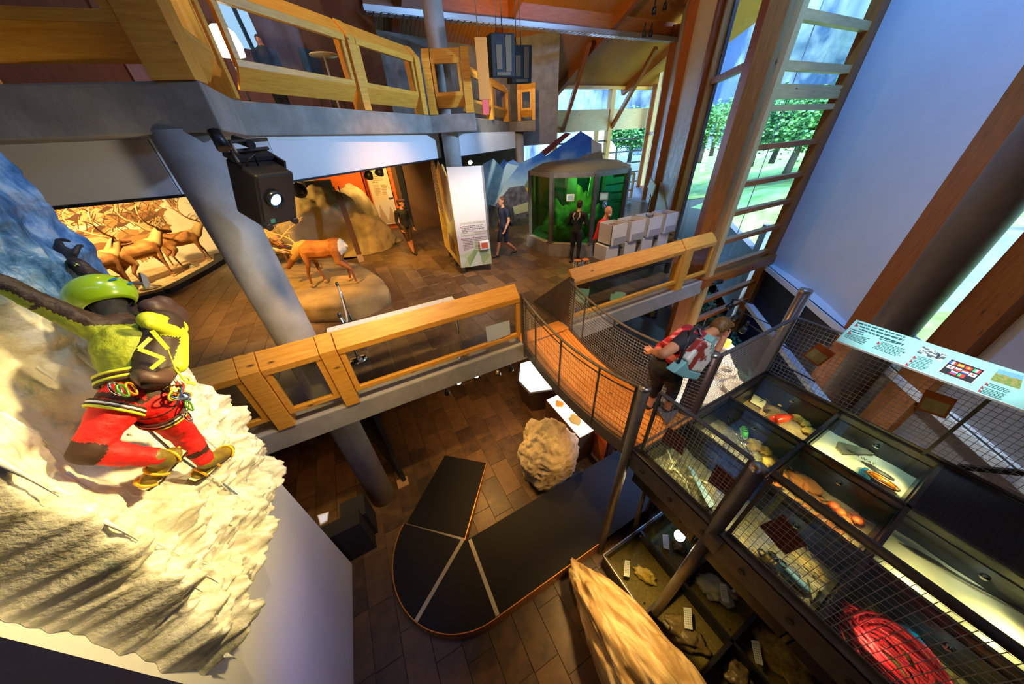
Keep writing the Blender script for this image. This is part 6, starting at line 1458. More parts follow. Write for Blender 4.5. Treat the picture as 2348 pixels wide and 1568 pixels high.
# patterned shoulder bag
hb = thing('shoulder_bag', J2(1582, 815, 1.36), 'white spotted shoulder bag with turquoise base on the woman', 'bag')
yb = 1.38; Q = [V(J2(1556, 815, yb)), V(J2(1592, 772, yb)), V(J2(1615, 778, yb)), V(J2(1612, 815, yb)), V(J2(1588, 845, yb)), V(J2(1560, 838, yb))]
def spotted():
    m, nt, p = new_mat('spotted_fabric'); MC['spotted_fabric'] = m; co = coords(nt, 'Object', (1, 1, 1)); v = node(nt, 'ShaderNodeTexVoronoi', i_Scale=17.0); link(nt, co, v.inputs['Vector'])
    r = ramp(nt, v.outputs['Distance'], [(.22, (.05, .05, .06)), (.30, (.62, .58, .48)), (.5, (.72, .70, .62))]); n = node(nt, 'ShaderNodeTexNoise', i_Scale=5.0); link(nt, co, n.inputs['Vector'])
    k = ramp(nt, n.outputs['Fac'], [(.56, (0, 0, 0)), (.60, (1, 1, 1))]); mx = node(nt, 'ShaderNodeMixRGB'); mx.inputs[2].default_value = (.30, .03, .025, 1); link(nt, k.outputs[0], mx.inputs[0]); link(nt, r.outputs[0], mx.inputs[1]); link(nt, mx.outputs[0], p.inputs['Base Color']); return m
g = G(); g.prism(Q, (0, -.10, 0)); g.build('bag_body', spotted(), hb, bevel=.02)
Q2 = [V(J2(1525, 843, yb)), V(J2(1556, 818, yb)), V(J2(1562, 838, yb)), V(J2(1590, 846, yb)), V(J2(1580, 860, yb)), V(J2(1550, 855, yb))]
g = G(); g.prism(Q2, (0, -.10, 0)); g.build('turquoise_base', M('turquoise_canvas', (.20, .45, .45), .7), hb, bevel=.012)
g = G(); g.prism([V(J2(1612, 775, yb)), V(J2(1622, 765, yb)), V(J2(1618, 800, yb)), V(J2(1606, 805, yb))], (0, -.09, 0)); g.build('turquoise_side', MC['turquoise_canvas'], hb)
g = G(); g.tube([J2(1606, 770, 1.40), J2(1600, 745, 1.52), J2(1585, 760, 1.40), J2(1563, 815, 1.33), J2(1545, 852, 1.34)], .016, 7); g.build('strap', BLACK, hb)

# ================================================================ REINDEER
COAT = M('reindeer_coat', (.27, .085, .014), .75, col2=(.50, .21, .045), scale=5, bump=.3, bscale=60); NECK = M('reindeer_neck', (.58, .34, .10), .8); RUMP = M('reindeer_rump', (.90, .80, .55), .8); DLEG = M('reindeer_leg', (.26, .09, .025), .75); ANT = M('antler', (.42, .23, .07), .5); ANTL = M('antler_pale', (.74, .52, .22), .5)
def reindeer(label, loc, hd, s, head='down', antmat=ANT, voxel=.02, spread=.0, group='mounted reindeer'):
    Tt = xf(loc, hd, s); P = Tt; t = thing('reindeer', loc, label, 'reindeer', group)
    hb, hm = ((.72, 0, .78), (.98, 0, .52)) if head == 'down' else ((.74, 0, 1.28), (1.02, 0, 1.20))
    sg = [(P((.30, 0, .92)), .235*s, P((-.10, 0, .90)), .225*s, 0), (P((-.10, 0, .90)), .225*s, P((-.42, 0, .96)), .215*s, 0), (P((.36, 0, .98)), .19*s, P((.50, 0, .98)), .15*s, 1), (P((.48, 0, .98)), .165*s, P(hb), .105*s, 1), (P(hb), .09*s, P(hm), .052*s, 3), (P((hb[0], .06, hb[2]+.07)), .022*s, P((hb[0]-.04, .15, hb[2]+.10)), .015*s, 3), (P((hb[0], -.06, hb[2]+.07)), .022*s, P((hb[0]-.04, -.15, hb[2]+.10)), .015*s, 3), (P((-.60, 0, 1.0)), .05*s, P((-.66, 0, .95)), .03*s, 2)]
    for k, sp in ((1, spread), (-1, -spread*.6)):
        sg += [(P((.36, .12*k, .85)), .105*s, P((.36+sp*.3, .13*k, .60)), .060*s, 0), (P((.36+sp*.3, .13*k, .60)), .055*s, P((.39+sp, .13*k, .36)), .038*s, 3), (P((.39+sp, .13*k, .36)), .034*s, P((.37+sp*1.5, .13*k, .07)), .027*s, 3), (P((.37+sp*1.5, .13*k, .06)), .036*s, P((.41+sp*1.5, .13*k, .03)), .036*s, 1),
               (P((-.42, .11*k, .92)), .15*s, P((-.32-sp*.6, .14*k, .62)), .085*s, 0), (P((-.32-sp*.6, .14*k, .62)), .075*s, P((-.50-sp*1.2, .14*k, .42)), .042*s, 3), (P((-.50-sp*1.2, .14*k, .42)), .036*s, P((-.47-sp*1.7, .14*k, .07)), .028*s, 3), (P((-.47-sp*1.7, .14*k, .06)), .036*s, P((-.43-sp*1.7, .14*k, .03)), .036*s, 1)]
    loc2 = np.array(loc); c_, s_ = math.cos(hd), math.sin(hd)
    def pnt(ce, mi):
        mi = mi.copy(); q = (ce-loc2)/s; lx = q[:, 0]*c_+q[:, 1]*s_; mi[(mi == 0) & (lx < -.52) & (q[:, 2] > .62)] = 2; mi[(mi == 0) & (q[:, 2] < .74) & (np.abs(lx) < .3)] = 1; return mi
    body('body', sg, [COAT, NECK, RUMP, DLEG], voxel*s, 3, t, pnt)
    hdr = V((1, 0, 0)) if head != 'down' else V((.6, 0, -.75))
    up = V((-.35, 0, .9)) if head != 'down' else V((.75, 0, .55))
    for k in (1, -1):
        b0 = V((hb[0]+.02, .045*k, hb[2]+.08)); bw = up.cross(V((0, 1, 0)))
        m1 = b0+up*.18+V((-.16, .16*k, 0)); m2 = b0+up*.48+V((-.22, .34*k, 0)); m3 = b0+up*.80+V((-.02, .36*k, 0)); m4 = b0+up*.98+V((.22, .24*k, 0))
        g = G(); pts = [P(p) for p in (b0, b0.lerp(m1, .6), m1, m1.lerp(m2, .5)+V((-.03, .02*k, 0)), m2, m2.lerp(m3, .5)+V((-.03, .03*k, 0)), m3, m4)]; g.tube(pts, [.026*s, .024*s, .022*s, .020*s, .019*s, .017*s, .015*s, .006*s], 8); g.build('antler_beam', antmat, t)
        g = G()
        for a, b in ((b0.lerp(m1, .3), b0+up*.16+V((.28, .05*k, 0))), (m1, m1+up*.12+V((.26, .10*k, 0))), (b0+up*.16+V((.20, .05*k, 0)), b0+up*.28+V((.30, .0, 0))), (m2, m2+up*.16+V((-.12, .04*k, 0))), (m3, m3+up*.2+V((-.10, .06*k, 0))), (m3.lerp(m4, .5), m3.lerp(m4, .5)+up*.2+V((.0, .05*k, 0)))):
            mid = a.lerp(b, .55)+V((0, 0, .03)); g.tube([P(a), P(mid), P(b)], [.015*s, .012*s, .003*s], 6)
        stuff(g.build('antler_tines', antmat, t))
        g = G(); g.ball(P((hb[0]+.06, .075*k, hb[2]+.015)), .016*s, 1); g.build('eye', BLACK, t)
    return t
ROCKP = M('exhibit_rock', (.40, .29, .12), .85, col2=(.27, .20, .09), scale=2.2, bump=.5, bscale=12)
def rock_slab(name, pts, h, mat, seed):
    pts = [V((p.x, p.y, 0)) for p in pts]; c = sum(pts, V())/len(pts); ring = []; n = 96
    for k in range(n):
        f = k/n*len(pts); i = int(f); a, b = pts[i], pts[(i+1) % len(pts)]; q = a.lerp(b, f-i)
        q = q.lerp((pts[i]+pts[(i+1) % len(pts)])/2, .12); ring.append(q)
    for _ in range(3): ring = [(ring[k-1]+ring[k]*2+ring[(k+1) % n])/4 for k in range(n)]
    bm = bmesh.new(); rows = []
    lv = [(1.0, 0), (1.01, .12), (1.0, .25), (.99, .33), (.965, .40), (.92, .44)]+[(.85-.12*j, .46) for j in range(7)]
    for s_, z in lv:
        row = []
        for k in range(n):
            p = c+(ring[k]-c)*s_; w = fbm(V((p.x*1.3+seed, p.y*1.3, z*3)), 5)
            d = (ring[k]-c).normalized(); p = p+d*(.10*w if s_ > .9 else 0)+V((0, 0, z*h/.46+(.07*w if s_ <= .92 else .03*w*(z > 0)))); row.append(bm.verts.new(p))
        rows.append(row)
    for A, B in zip(rows, rows[1:]):
        for k in range(n): f = bm.faces.new((A[k], A[(k+1) % n], B[(k+1) % n], B[k])); f.smooth = True
    bm.faces.new(rows[-1]); me = bpy.data.meshes.new(name); bm.to_mesh(me); bm.free(); me.materials.append(mat); return ob(name, me)
o = rock_slab('rock_platform', [Z(700, 742, 0), Z(800, 738, 0), Z(905, 700, 0), Z(890, 668, 0), Z(850, 640, 0), Z(760, 622, 0), Z(640, 618, 0), Z(600, 640, 0), Z(640, 690, 0)], .44, ROCKP, 3.0); T(o, 'flat rock platform carrying the two fighting reindeer', 'rock')
zP = .45
F = Z(728, 653, zP); Hn = (Z(781, 653, zP)+Z(836, 642, zP))/2; d = F-Hn; hd1 = math.atan2(d.y, d.x); s1_ = .92
reindeer('brown reindeer bull with white rump lowering its antlers on the rock platform', (F+Hn)/2+V((0, 0, .0)), hd1, s1_, 'down', ANTL, .016, .10)
D2 = Z(632, 622, zP); reindeer('pale reindeer bull facing the brown one, antlers locked', D2+V((.0, .45, 0)), R(-52), .92, 'down', ANTL, .018, .04)
# cave rock, prop post, stanchions
CAVE = M('cave_rock', (.46, .34, .15), .85, col2=(.30, .22, .11), scale=1.6, bump=.5, bscale=8)
def cave_shape(p, d):
    u = d.dot(V((.12, -.93, .30)).normalized()); k = 1/(1+math.exp((1-u-.13)/.022)); p = p*(1-.72*k)
    return V((p.x+.25*max(0, d.x)*(1.9-p.z), p.y, p.z))
o = rock('cave_rock', (-.75, 12.9, .25), (1.75, 1.45, 1.75), CAVE, sub=6, amp=.16, fr=1.3, seed=21, flat=.002, fn=cave_shape); T(o, 'big ochre rock with a dark hollow behind the reindeer', 'rock')
o = rock('cave_rock', (.35, 14.0, .2), (.95, .8, 1.75), CAVE, sub=5, amp=.12, fr=1.3, seed=23, flat=.002); T(o, 'rounded brown rock against the orange wall', 'rock')
B0 = Z(829, 599, 0); t = thing('prop_post', B0, 'tall dark forked post standing before the cave rock', 'post'); zt1 = HT(B0, 784, 455)
g = G(); g.box((B0.x, B0.y, zt1*.5), (.16, .10, zt1), 0, 2); g.build('shaft', DKBROWN, t)
for k in (-1, 1): g = G(); g.box((B0.x+.06*k, B0.y, zt1+.16), (.03, .03, .34), 0, 2); g.build('prong', DKBROWN, t)
g = G(); g.box((B0.x, B0.y, .12), (.18, .12, .24), 0, 2); g.build('foot', M('tan_foot', (.55, .38, .16), .7), t)
for k, (px, py, lab) in enumerate(((810, 742, 'chrome barrier post behind the railing by the rock platform'), (822, 824, 'chrome barrier post seen through the left railing glass'), (1062, 817, 'chrome barrier post seen through the railing glass in the middle'))):
    P0 = Z(px, py, 0); t = thing('barrier_post', P0, lab, 'barrier post', 'chrome barrier posts')
    g = G(); g.lathe(P0, [(0, .0), (.16, .0), (.16, .012), (.12, .03), (.03, .05), (.02, .06)], 28); g.build('base', CHROME, t)
    g = G(); g.cyl(P0+V((0, 0, .05)), P0+V((0, 0, .92)), .02, 16); g.build('pole', CHROME, t)
    g = G(); g.lathe(P0+V((0, 0, .88)), [(.02, 0), (.032, .01), (.032, .07), (.022, .085), (0, .09)], 18); g.build('head', CHROME, t)
a, b = Z(810, 742, 0)+V((0, 0, .9)), Z(822, 824, 0)+V((0, 0, .9)); g = G(); g.tube([a.lerp(b, k/14)-V((0, 0, .42*math.sin(math.pi*k/14))) for k in range(15)], .018, 8); T(g.build('barrier_rope', M('white_rope', (.78, .70, .55), .7)), 'white barrier rope sagging between two chrome posts', 'rope')
# ================================================================ REINDEER DIORAMA
dm_ = thing('herd_mural', (-8, 14.4, 0), 'huge warm photo mural of a crowded reindeer herd', 'mural')
MA, MB = V((-4.3, 16.0, 0)), V((-12.2, 12.3, 0)); mu_ = (MB-MA).normalized(); mn = V((mu_.y, -mu_.x, 0)); mn = mn if mn.y < 0 else -mn
g = G(); g.beam(MA+V((0, 0, 1.64))-mn*.03, MB+V((0, 0, 1.64))-mn*.03, .06, 3.28); g.build('backing', M('mural_snow', (.92, .76, .46), .7, col2=(.80, .58, .28), scale=1.2), dm_)
cols = [M('herd_%d' % i, c, .7) for i, c in enumerate(((.30, .12, .025), (.46, .22, .05), (.66, .42, .15), (.14, .05, .012), (.90, .74, .42)))]
g = G(); rnd = random.Random(13); Lm = (MB-MA).length
def deer2d(o, u, s, flip, mi, dep):
    f = -1 if flip else 1; q = lambda x, z: o+u*(x*s*f)+V((0, 0, z*s))+mn*dep
    g.mi = mi
    g.face([q(-.55, .62), q(-.6, .9), q(-.3, 1.02), q(.2, 1.0), q(.5, 1.02), q(.55, .8), q(.3, .6), q(-.2, .58)])
    g.face([q(.42, .82), q(.5, 1.02), q(.82, 1.18), q(.98, 1.08), q(.8, 1.0), q(.62, .75)])
    for x in (-.5, -.38, .3, .42): w = .035; g.face([q(x-w, .7), q(x+w, .7), q(x+w*.7+.04*(x > 0), 0), q(x-w*.7+.04*(x > 0), 0)])
    g.mi = 3
    for (x0, z0_, x1, z1_) in ((.8, 1.18, .65, 1.5), (.65, 1.5, .85, 1.75), (.7, 1.4, .95, 1.5)): g.face([q(x0-.02, z0_), q(x0+.02, z0_), q(x1+.015, z1_), q(x1-.015, z1_)])
rows_ = []
for r_ in range(11):
    z = 3.02-r_*.245; s_ = .40+.036*r_; n = int(62-2.2*r_)
    for k in range(n): rows_.append((r_, rnd.uniform(0, Lm), z+rnd.uniform(-.08, .08), s_))
for i, (r_, x, z, s_) in enumerate(rows_):
    if x < .9+.12*r_ and r_ > 4: continue
    if x < .45+rnd.random()*.6: continue
    deer2d(MA+mu_*x+V((0, 0, min(z-.3, 3.24-1.77*s_))), mu_, s_, rnd.random() < .7, rnd.choice((0, 0, 1, 1, 2, 3, 4, 2)), .003+.00004*i)
g.build('printed_herd', cols, dm_)
g = G(); kb = [Z(300, 700, 0), Z(385, 672, 0), Z(425, 652, 0), Z(470, 627, 0), Z(507, 603, 0), Z(530, 588, 0)]
kb = [V((-6.6, 11.2, 0)), Z(383, 674, 0), Z(425, 652, 0), Z(470, 627, 0), Z(507, 604, 0), V((-4.62, 15.15, 0))]
for a, b in zip(kb, kb[1:]): g.beam(a+V((0, 0, .07)), b+V((0, 0, .07)), .30, .14)
T(g.build('diorama_kerb', BLACKM), 'curved black kerb along the reindeer diorama', 'kerb')
g = G(); g.prism([V((p.x, p.y, 0)) for p in kb]+[V((-11.5, 12.7, 0)), V((-11.5, 11.0, 0))], (0, 0, .10)); T(g.build('diorama_ground', M('tundra', (.62, .44, .20), .9, col2=(.40, .25, .10), scale=2.5, bump=.7, bscale=9)), 'sandy tundra ground of the reindeer diorama', 'ground')
for (f_, b_, sc_, hh, lab, an_) in (((483, 596), (415, 612), .92, 'up', 'reindeer walking right at the end of the diorama', ANT), ((398, 632), (330, 655), 1.0, 'up', 'antlered reindeer striding right in the middle of the diorama', ANT), ((300, 668), (245, 688), 1.0, 'up', 'reindeer with huge antlers behind the ice axe', ANT), ((262, 622), (205, 634), .95, 'up', 'reindeer standing left of the ice axe in the diorama', ANT)):
    f3, b3 = Z(*f_, .1), Z(*b_, .1); d = f3-b3; reindeer(lab, (f3+b3)/2, math.atan2(d.y, d.x), sc_, hh, an_, .024, .07, 'diorama reindeer')
g = G(); 
for k, (px, py) in enumerate(((440, 610), (345, 660))): T(rock('tundra_stone', Z(px, py, .12), (.22, .15, .08), DKROCK, sub=3, amp=.2, seed=k), ['dark stone below the walking diorama reindeer', 'dark stone below the striding diorama reindeer'][k], 'stone')
g.bm.free()
# cream info panel with green rock shapes left of the cave
t = thing('wall_panel', V((-3.2, 15.3, 0)), 'cream wall panel with folded green mountain shape behind the pale reindeer', 'panel')
g = G(); g.beam((-4.2, 15.25, 1.4), (-2.2, 15.6, 1.4), .05, 2.2); g.build('panel', M('panel_cream', (.80, .66, .34), .6), t)
g = G(); g.beam((-3.95, 15.22, 1.4), (-3.85, 15.24, 1.4), .08, 2.4); g.build('frame', DKBROWN, t)
c = V((-3.0, 15.4, .9))
for k, (q, col) in enumerate(((((-.55, -.4), (-.2, .35), (.05, -.5)), (.30, .33, .14)), (((-.2, .35), (.35, .25), (.05, -.5)), (.18, .22, .10)), (((.35, .25), (.5, -.3), (.05, -.5)), (.12, .15, .07)))):
    g = G(); g.prism([c+V((x, x*.17-.06, z)) for x, z in q], (0, -.04-.02*k, 0)); g.build('mountain_facet', M('facet_%d' % k, col, .6), t)
P0 = PL(740, 447, (-.9, 15.45, 0), (0, 1, 0)); t = thing('wall_screen', P0, 'dark blank screen on the wall left of the orange panel', 'screen'); g = G(); g.box(P0, (.95, .06, 1.05), R(-8)); g.build('screen_frame', BLACKM, t); g = G(); g.box(P0+V((0, -.035, 0)), (.87, .01, .97), R(-8)); g.build('screen', M('screen_off', (.01, .012, .016), .25), t)
P0 = PL(630, 512, (-3.0, 15.1, 0), (0, 1, 0)); t = thing('tablet_stand', V((P0.x, P0.y, 0)), 'slim stand with a white tablet behind the pale reindeer', 'tablet stand'); g = G(); g.box(P0, (.34, .05, .22), 0); tb_ = g.build('tablet', WHITEG, t); g = G(); g.box(P0+V((0, -.028, 0)), (.27, .004, .15), 0); g.build('tablet_screen', emis('tablet_dim2', (.2, .16, .14), .6), tb_); g = G(); g.cyl((P0.x, P0.y, 0), (P0.x, P0.y, P0.z), .03, 12); g.build('pole', STEELD, t)
# info panel in the orange wall
t = thing('wall_panel', V((1.6, 15.3, 0)), 'tall cream text panel set in the orange wall', 'panel')
wn2 = V((-.8, -3.2, 0)).normalized(); wu = V((3.2, -.8, 0)).normalized(); pw0 = V((1.28, 15.40, 0))
g = G(); g.beam(pw0+V((0, 0, 1.65)), pw0+wu*.85+V((0, 0, 1.65)), .08, 2.9); g.build('panel', M('panel_cream2', (.80, .64, .38), .6), t)
g = G(); g.beam(pw0-wu*.12+wn2*.12+V((0, 0, 1.6)), pw0-wu*.06+wn2*.12+V((0, 0, 1.6)), .3, 3.1); g.build('red_reveal', M('deep_red', (.28, .02, .008), .6), t)
g = G(); o_ = pw0+wn2*.05+wu*.15
text_lines(g, o_+V((0, 0, 2.2)), wu, V((0, 0, -1)), .5, 5, .07, 0); text_lines(g, o_+V((0, 0, 1.8)), wu, V((0, 0, -1)), .26, 7, .06, 0); text_lines(g, o_+wu*.32+V((0, 0, 1.8)), wu, V((0, 0, -1)), .26, 7, .06, 0)
stuff(g.build('printed_text', M('ink_tan', (.42, .28, .14), .6), t))
g = G(); g.face([pw0+wn2*.05+wu*.04+V((0, 0, .25)), pw0+wn2*.05+wu*.45+V((0, 0, .25)), pw0+wn2*.05+wu*.2+V((0, 0, 1.05))]); g.face([pw0+wn2*.052+wu*.4+V((0, 0, .25)), pw0+wn2*.052+wu*.82+V((0, 0, .25)), pw0+wn2*.052+wu*.62+V((0, 0, .95))]); g.build('printed_peaks', M('peak_tan', (.55, .34, .14), .6), t)
g = G(); g.box(pw0+wn2*.12+wu*.75+V((0, 0, 1.45)), (.2, .06, .3)); g.build('tablet', WHITEG, t)
# ================================================================ WHITE INFORMATION TOWER
TL, TR_2 = V((2.48, 8.02, 0)), V((3.36, 7.84, 0)); u = (TR_2-TL).normalized(); BK = Z(1012, 562, 0); v = (BK-TL).normalized(); wT = (TR_2-TL).length; dT = min((BK-TL).length, 2.4); HT_ = 2.66
tw = thing('information_tower', TL, 'white free-standing information tower with green triangles and a tablet', 'info tower')
nf = V((u.y, -u.x, 0)); nf = nf if nf.y < 0 else -nf
g = G(); g.prism([TL+V((0, 0, .18)), TR_2+V((0, 0, .18)), TR_2+V((0, 0, HT_)), TL+V((0, 0, HT_+.02))], -nf*.05); g.build('front_panel', M('tower_white', (.66, .64, .58), .55), tw)
g = G(); g.prism([TR_2+V((0, 0, .18)), TR_2+V((0, 0, HT_)), TR_2+V((0, 0, HT_))-nf*.5, TR_2+V((0, 0, .18))-nf*.5], -u*.05); g.build('right_panel', BLACKM, tw)
FR = lambda x, z, e=.002: TL+u*(x*wT)+V((0, 0, z))+nf*e
GOLD = M('panel_gold', (.78, .55, .13), .6)
nl = V((-v.y, v.x, 0)); nl = nl if nl.x < 0 else -nl
SL = lambda x, z, e=.0: TL+v*(x*dT)+V((0, 0, z))+nl*e
g = G(); g.prism([SL(0, .18), SL(1, .18), SL(1, 2.3), SL(.93, 2.62), SL(.86, 2.45), SL(.8, 2.78), SL(.72, 2.5), SL(.5, 2.66), SL(.38, 2.45), SL(.25, 2.72), SL(0, 2.35)], -nl*.04); g.build('side_panel', GOLD, tw)
g = G(); g.face([SL(.99, 1.5, .004), SL(1.02, 2.5, .004), SL(.9, 2.75, .004), SL(.78, 2.9, .004), SL(.66, 2.45, .004), SL(.6, 1.45, .004), SL(.72, 1.25, .004)]); g.build('crowd_photo', M('crowd_print', (.10, .05, .05), .6, col2=(.75, .68, .55), scale=26, lo=.5, hi=.56), tw)
g = G(); g.face([SL(.62, 2.55, .006), SL(.42, 2.80, .006), SL(.05, 2.45, .006), SL(.05, 1.5, .006), SL(.28, 1.3, .006), SL(.5, 1.6, .006)]); g.build('tan_photo', M('tan_print', (.42, .24, .09), .6, col2=(.55, .36, .16), scale=4), tw)
g = G(); g.face([SL(.55, .38, .006), SL(.2, .38, .006), SL(.22, .85, .006), SL(.5, .95, .006)]); g.build('dark_photo', M('dark_print', (.12, .05, .03), .6, col2=(.3, .16, .08), scale=14), tw)
g = G(); text_lines(g, SL(.92, 1.35, .008), -v, V((0, 0, -1)), dT*.4, 6, .06, 0); text_lines(g, SL(.9, .95, .008), -v, V((0, 0, -1)), dT*.3, 8, .05, 0); text_lines(g, SL(.5, 1.2, .008), -v, V((0, 0, -1)), dT*.3, 8, .05, 0); stuff(g.build('printed_text', M('ink_olive', (.34, .24, .04), .6), tw))
for x in (0.02, .86):
    g = G(); g.prism([FR(x, 0, 0), FR(x+.1, 0, 0), FR(x+.1, .18, 0), FR(x, .18, 0)], -nf*.08); g.build('foot', STEELD, tw)
for x in (.3, .7): g = G(); g.prism([SL(x, 0), SL(x+.08, 0), SL(x+.08, .18), SL(x, .18)], -nl*.08); g.build('foot', STEELD, tw)
GRN = [M('tri_green_%d' % i, c, .55) for i, c in enumerate(((.33, .47, .20), (.50, .62, .36), (.62, .72, .58), (.24, .38, .14)))]
g = G()
tri = (((0, .18), (.28, .18), (.22, .42), 1), ((0, .18), (.22, .42), (0, .52), 2), ((.22, .42), (.28, .18), (.48, .66), 0), ((.28, .18), (.62, .62), (.48, .66), 3), ((.28, .18), (.7, .18), (.62, .62), 2), ((.7, .18), (1, .18), (1, .44), 1), ((.62, .62), (.7, .18), (1, .44), 0), ((.62, .62), (1, .44), (1, .80), 1), ((0, .52), (.22, .42), (.48, .66), 1), ((.48, .66), (.62, .62), (.52, .98), 1))
for a, b, c, k in tri: g.mi = k; g.face([FR(*a), FR(*b), FR(*c)])
g.build('green_triangles', GRN, tw)
g = G(); LN = M('hairline_grey', (.62, .60, .55), .6)
pts = [(0.02, 2.5), (.3, 2.35), (.62, 2.6), (.9, 2.4), (.12, 2.0), (.5, 2.15), (.85, 1.95), (.4, 1.75), (.7, 1.7), (.2, 1.45), (.95, 1.55), (.1, .9), (.52, .98), (.8, 1.0)]
for a, b in ((0, 1), (1, 2), (2, 3), (0, 4), (1, 4), (1, 5), (2, 5), (2, 6), (3, 6), (4, 5), (5, 6), (4, 7), (5, 7), (5, 8), (6, 8), (7, 8), (7, 9), (4, 9), (8, 10), (6, 10), (11, 12), (12, 13)):
    A_, B_ = FR(*pts[a], .0015), FR(*pts[b], .0015); w_ = (B_-A_).normalized().cross(nf)*.004; g.face([A_-w_, B_-w_, B_+w_, A_+w_])
stuff(g.build('hairline_net', LN, tw))
g = G(); text_lines(g, FR(.18, 1.30, .003), u, V((0, 0, -1)), .62, 4, .042, 0, .1); text_lines(g, FR(.16, .98, .003), u, V((0, 0, -1)), .30, 8, .042, 0, .1); text_lines(g, FR(.53, .98, .003), u, V((0, 0, -1)), .36, 8, .042, 0, .1); stuff(g.build('printed_text', M('ink_brown', (.25, .20, .16), .6), tw))
OLV = M('heading_olive', (.45, .42, .20), .6)
for hd_t, hx_, hz_, hs_t in (('LEVANDE LANDSKAP', .14, 1.345, .072), ('LIVING', .14, 1.10, .060), ('LANDSCAPE', .14, 1.04, .060), ('EINE LEBENDIGE', .52, 1.10, .056), ('LANDSCHAFT', .52, 1.045, .056)): stuff(text_obj('heading', hd_t, FR(hx_, hz_, .002), u, (0, 0, -1), hs_t, OLV, tw))
g = G(); 
for x, z in ((.15, 1.27), (.14, .95), (.5, .96)): g.face([FR(x-.03, z, .003), FR(x+.03, z, .003), FR(x, z+.05, .003)])
g.build('printed_triangles', TRI, tw)
g = G(); g.prism([FR(.66, .62, .0), FR(.96, .62, .0), FR(.96, .86, .0), FR(.66, .86, .0)], nf*.06); tb_ = g.build('tablet', WHITEG, tw, bevel=.02)
g = G(); g.prism([FR(.71, .67, .062), FR(.91, .67, .062), FR(.91, .82, .062), FR(.71, .82, .062)], nf*.003); g.build('tablet_screen', emis('tablet_screen_red', (.35, .05, .02), .5), tb_)
# ================================================================ MOUNTAIN BACKDROP
mb = thing('mountain_backdrop', (6, 12, 0), 'jagged mountain photo backdrop with deep blue sky', 'backdrop')
mp0, mp1 = V((5.24, 12.18, 0)), V((7.03, 11.90, 0)); md = (mp1-mp0).normalized(); mnn = V((md.y, -md.x, 0)); mnn = mnn if mnn.y < 0 else -mnn
MP = lambda px, py, e=0: PL(px, py, mp0, mnn)+mnn*e
prof = [(1107, 376), (1131, 363), (1146, 378), (1155, 364), (1163, 373), (1177, 366), (1190, 375), (1211, 366), (1231, 356), (1242, 349), (1252, 358), (1268, 347), (1320, 310), (1332, 301), (1356, 315), (1363, 324), (1380, 330)]
def skymat():
    m, nt, p = new_mat('sky_print'); MC['sky_print'] = m; t = nt.nodes.new('ShaderNodeTexCoord'); sx = nt.nodes.new('ShaderNodeSeparateXYZ'); link(nt, t.outputs['Object'], sx.inputs[0])
    n = node(nt, 'ShaderNodeTexNoise', i_Scale=1.1, i_Detail=7, i_Distortion=.5); link(nt, t.outputs['Object'], n.inputs['Vector'])
    a = node(nt, 'ShaderNodeMath', operation='MULTIPLY_ADD'); a.inputs[1].default_value = -1.6; link(nt, n.outputs['Fac'], a.inputs[0]); link(nt, sx.outputs['Z'], a.inputs[2])
    mr = node(nt, 'ShaderNodeMapRange'); mr.inputs['From Min'].default_value = .3; mr.inputs['From Max'].default_value = 2.5; link(nt, a.outputs[0], mr.inputs[0])
    r = ramp(nt, mr.outputs[0], [(.0, (.85, .88, .88)), (.35, (.42, .62, .85)), (.65, (.03, .16, .60)), (1, (.01, .06, .42))]); link(nt, r.outputs[0], p.inputs['Base Color']); p.inputs['Roughness'].default_value = .6; return m
bot = [MP(1380, 512), MP(1107, 530)]; bot = [V((p.x, p.y, .12)) for p in (MP(1390, 400), MP(1105, 400))]
g = G(); g.prism([MP(*p) for p in prof]+bot, -mnn*.05); g.build('sky_print', skymat(), mb)
for nme, q, col, c2, e in (('pale_facet', ((1134, 420), (1163, 374), (1186, 380), (1190, 378), (1155, 425)), (.55, .72, .82), None, .01), ('left_facet', ((1107, 377), (1131, 364), (1146, 379), (1163, 400), (1150, 440), (1110, 500)), (.30, .56, .72), (.55, .74, .82), .006),
                        ('grey_peak', ((1190, 450), (1228, 377), (1240, 388), (1262, 400), (1290, 470), (1230, 520), (1195, 515)), (.20, .21, .12), (.34, .32, .20), .012), ('purple_rock', ((1136, 470), (1168, 430), (1200, 425), (1216, 450), (1220, 500), (1150, 500)), (.08, .055, .075), (.28, .24, .30), .018), ('yellow_flower', ((1200, 432), (1224, 428), (1226, 460), (1210, 455)), (.78, .52, .02), None, .016), ('right_ridge', ((1300, 378), (1330, 360), (1356, 352), (1380, 345), (1385, 385), (1300, 395)), (.34, .27, .18), (.20, .18, .15), .01), ('grey_right', ((1356, 316), (1363, 325), (1380, 331), (1380, 352), (1356, 375)), (.50, .54, .58), None, .008), ('low_rock', ((1120, 470), (1170, 480), (1235, 480), (1235, 522), (1122, 530)), (.05, .05, .05), (.16, .15, .12), .014)):
    g = G(); g.prism([MP(*p, .0) for p in q], mnn*e); g.build(nme, M('print_'+nme, col, .6, col2=c2, scale=5) if c2 else M('print_'+nme, col, .6), mb)
g = G(); g.prism([MP(1175, 474), MP(1215, 462), MP(1222, 468), MP(1218, 482), MP(1180, 492)], mnn*.024); g.build('caption_strip', CARD, mb)
g = G(); g.prism([MP(1242, 349, -.09), MP(1300, 304, -.09), MP(1312, 306, -.09), MP(1250, 360, -.09)], -mnn*.05); g.build('maroon_slope', MC['maroon_paint'], mb)
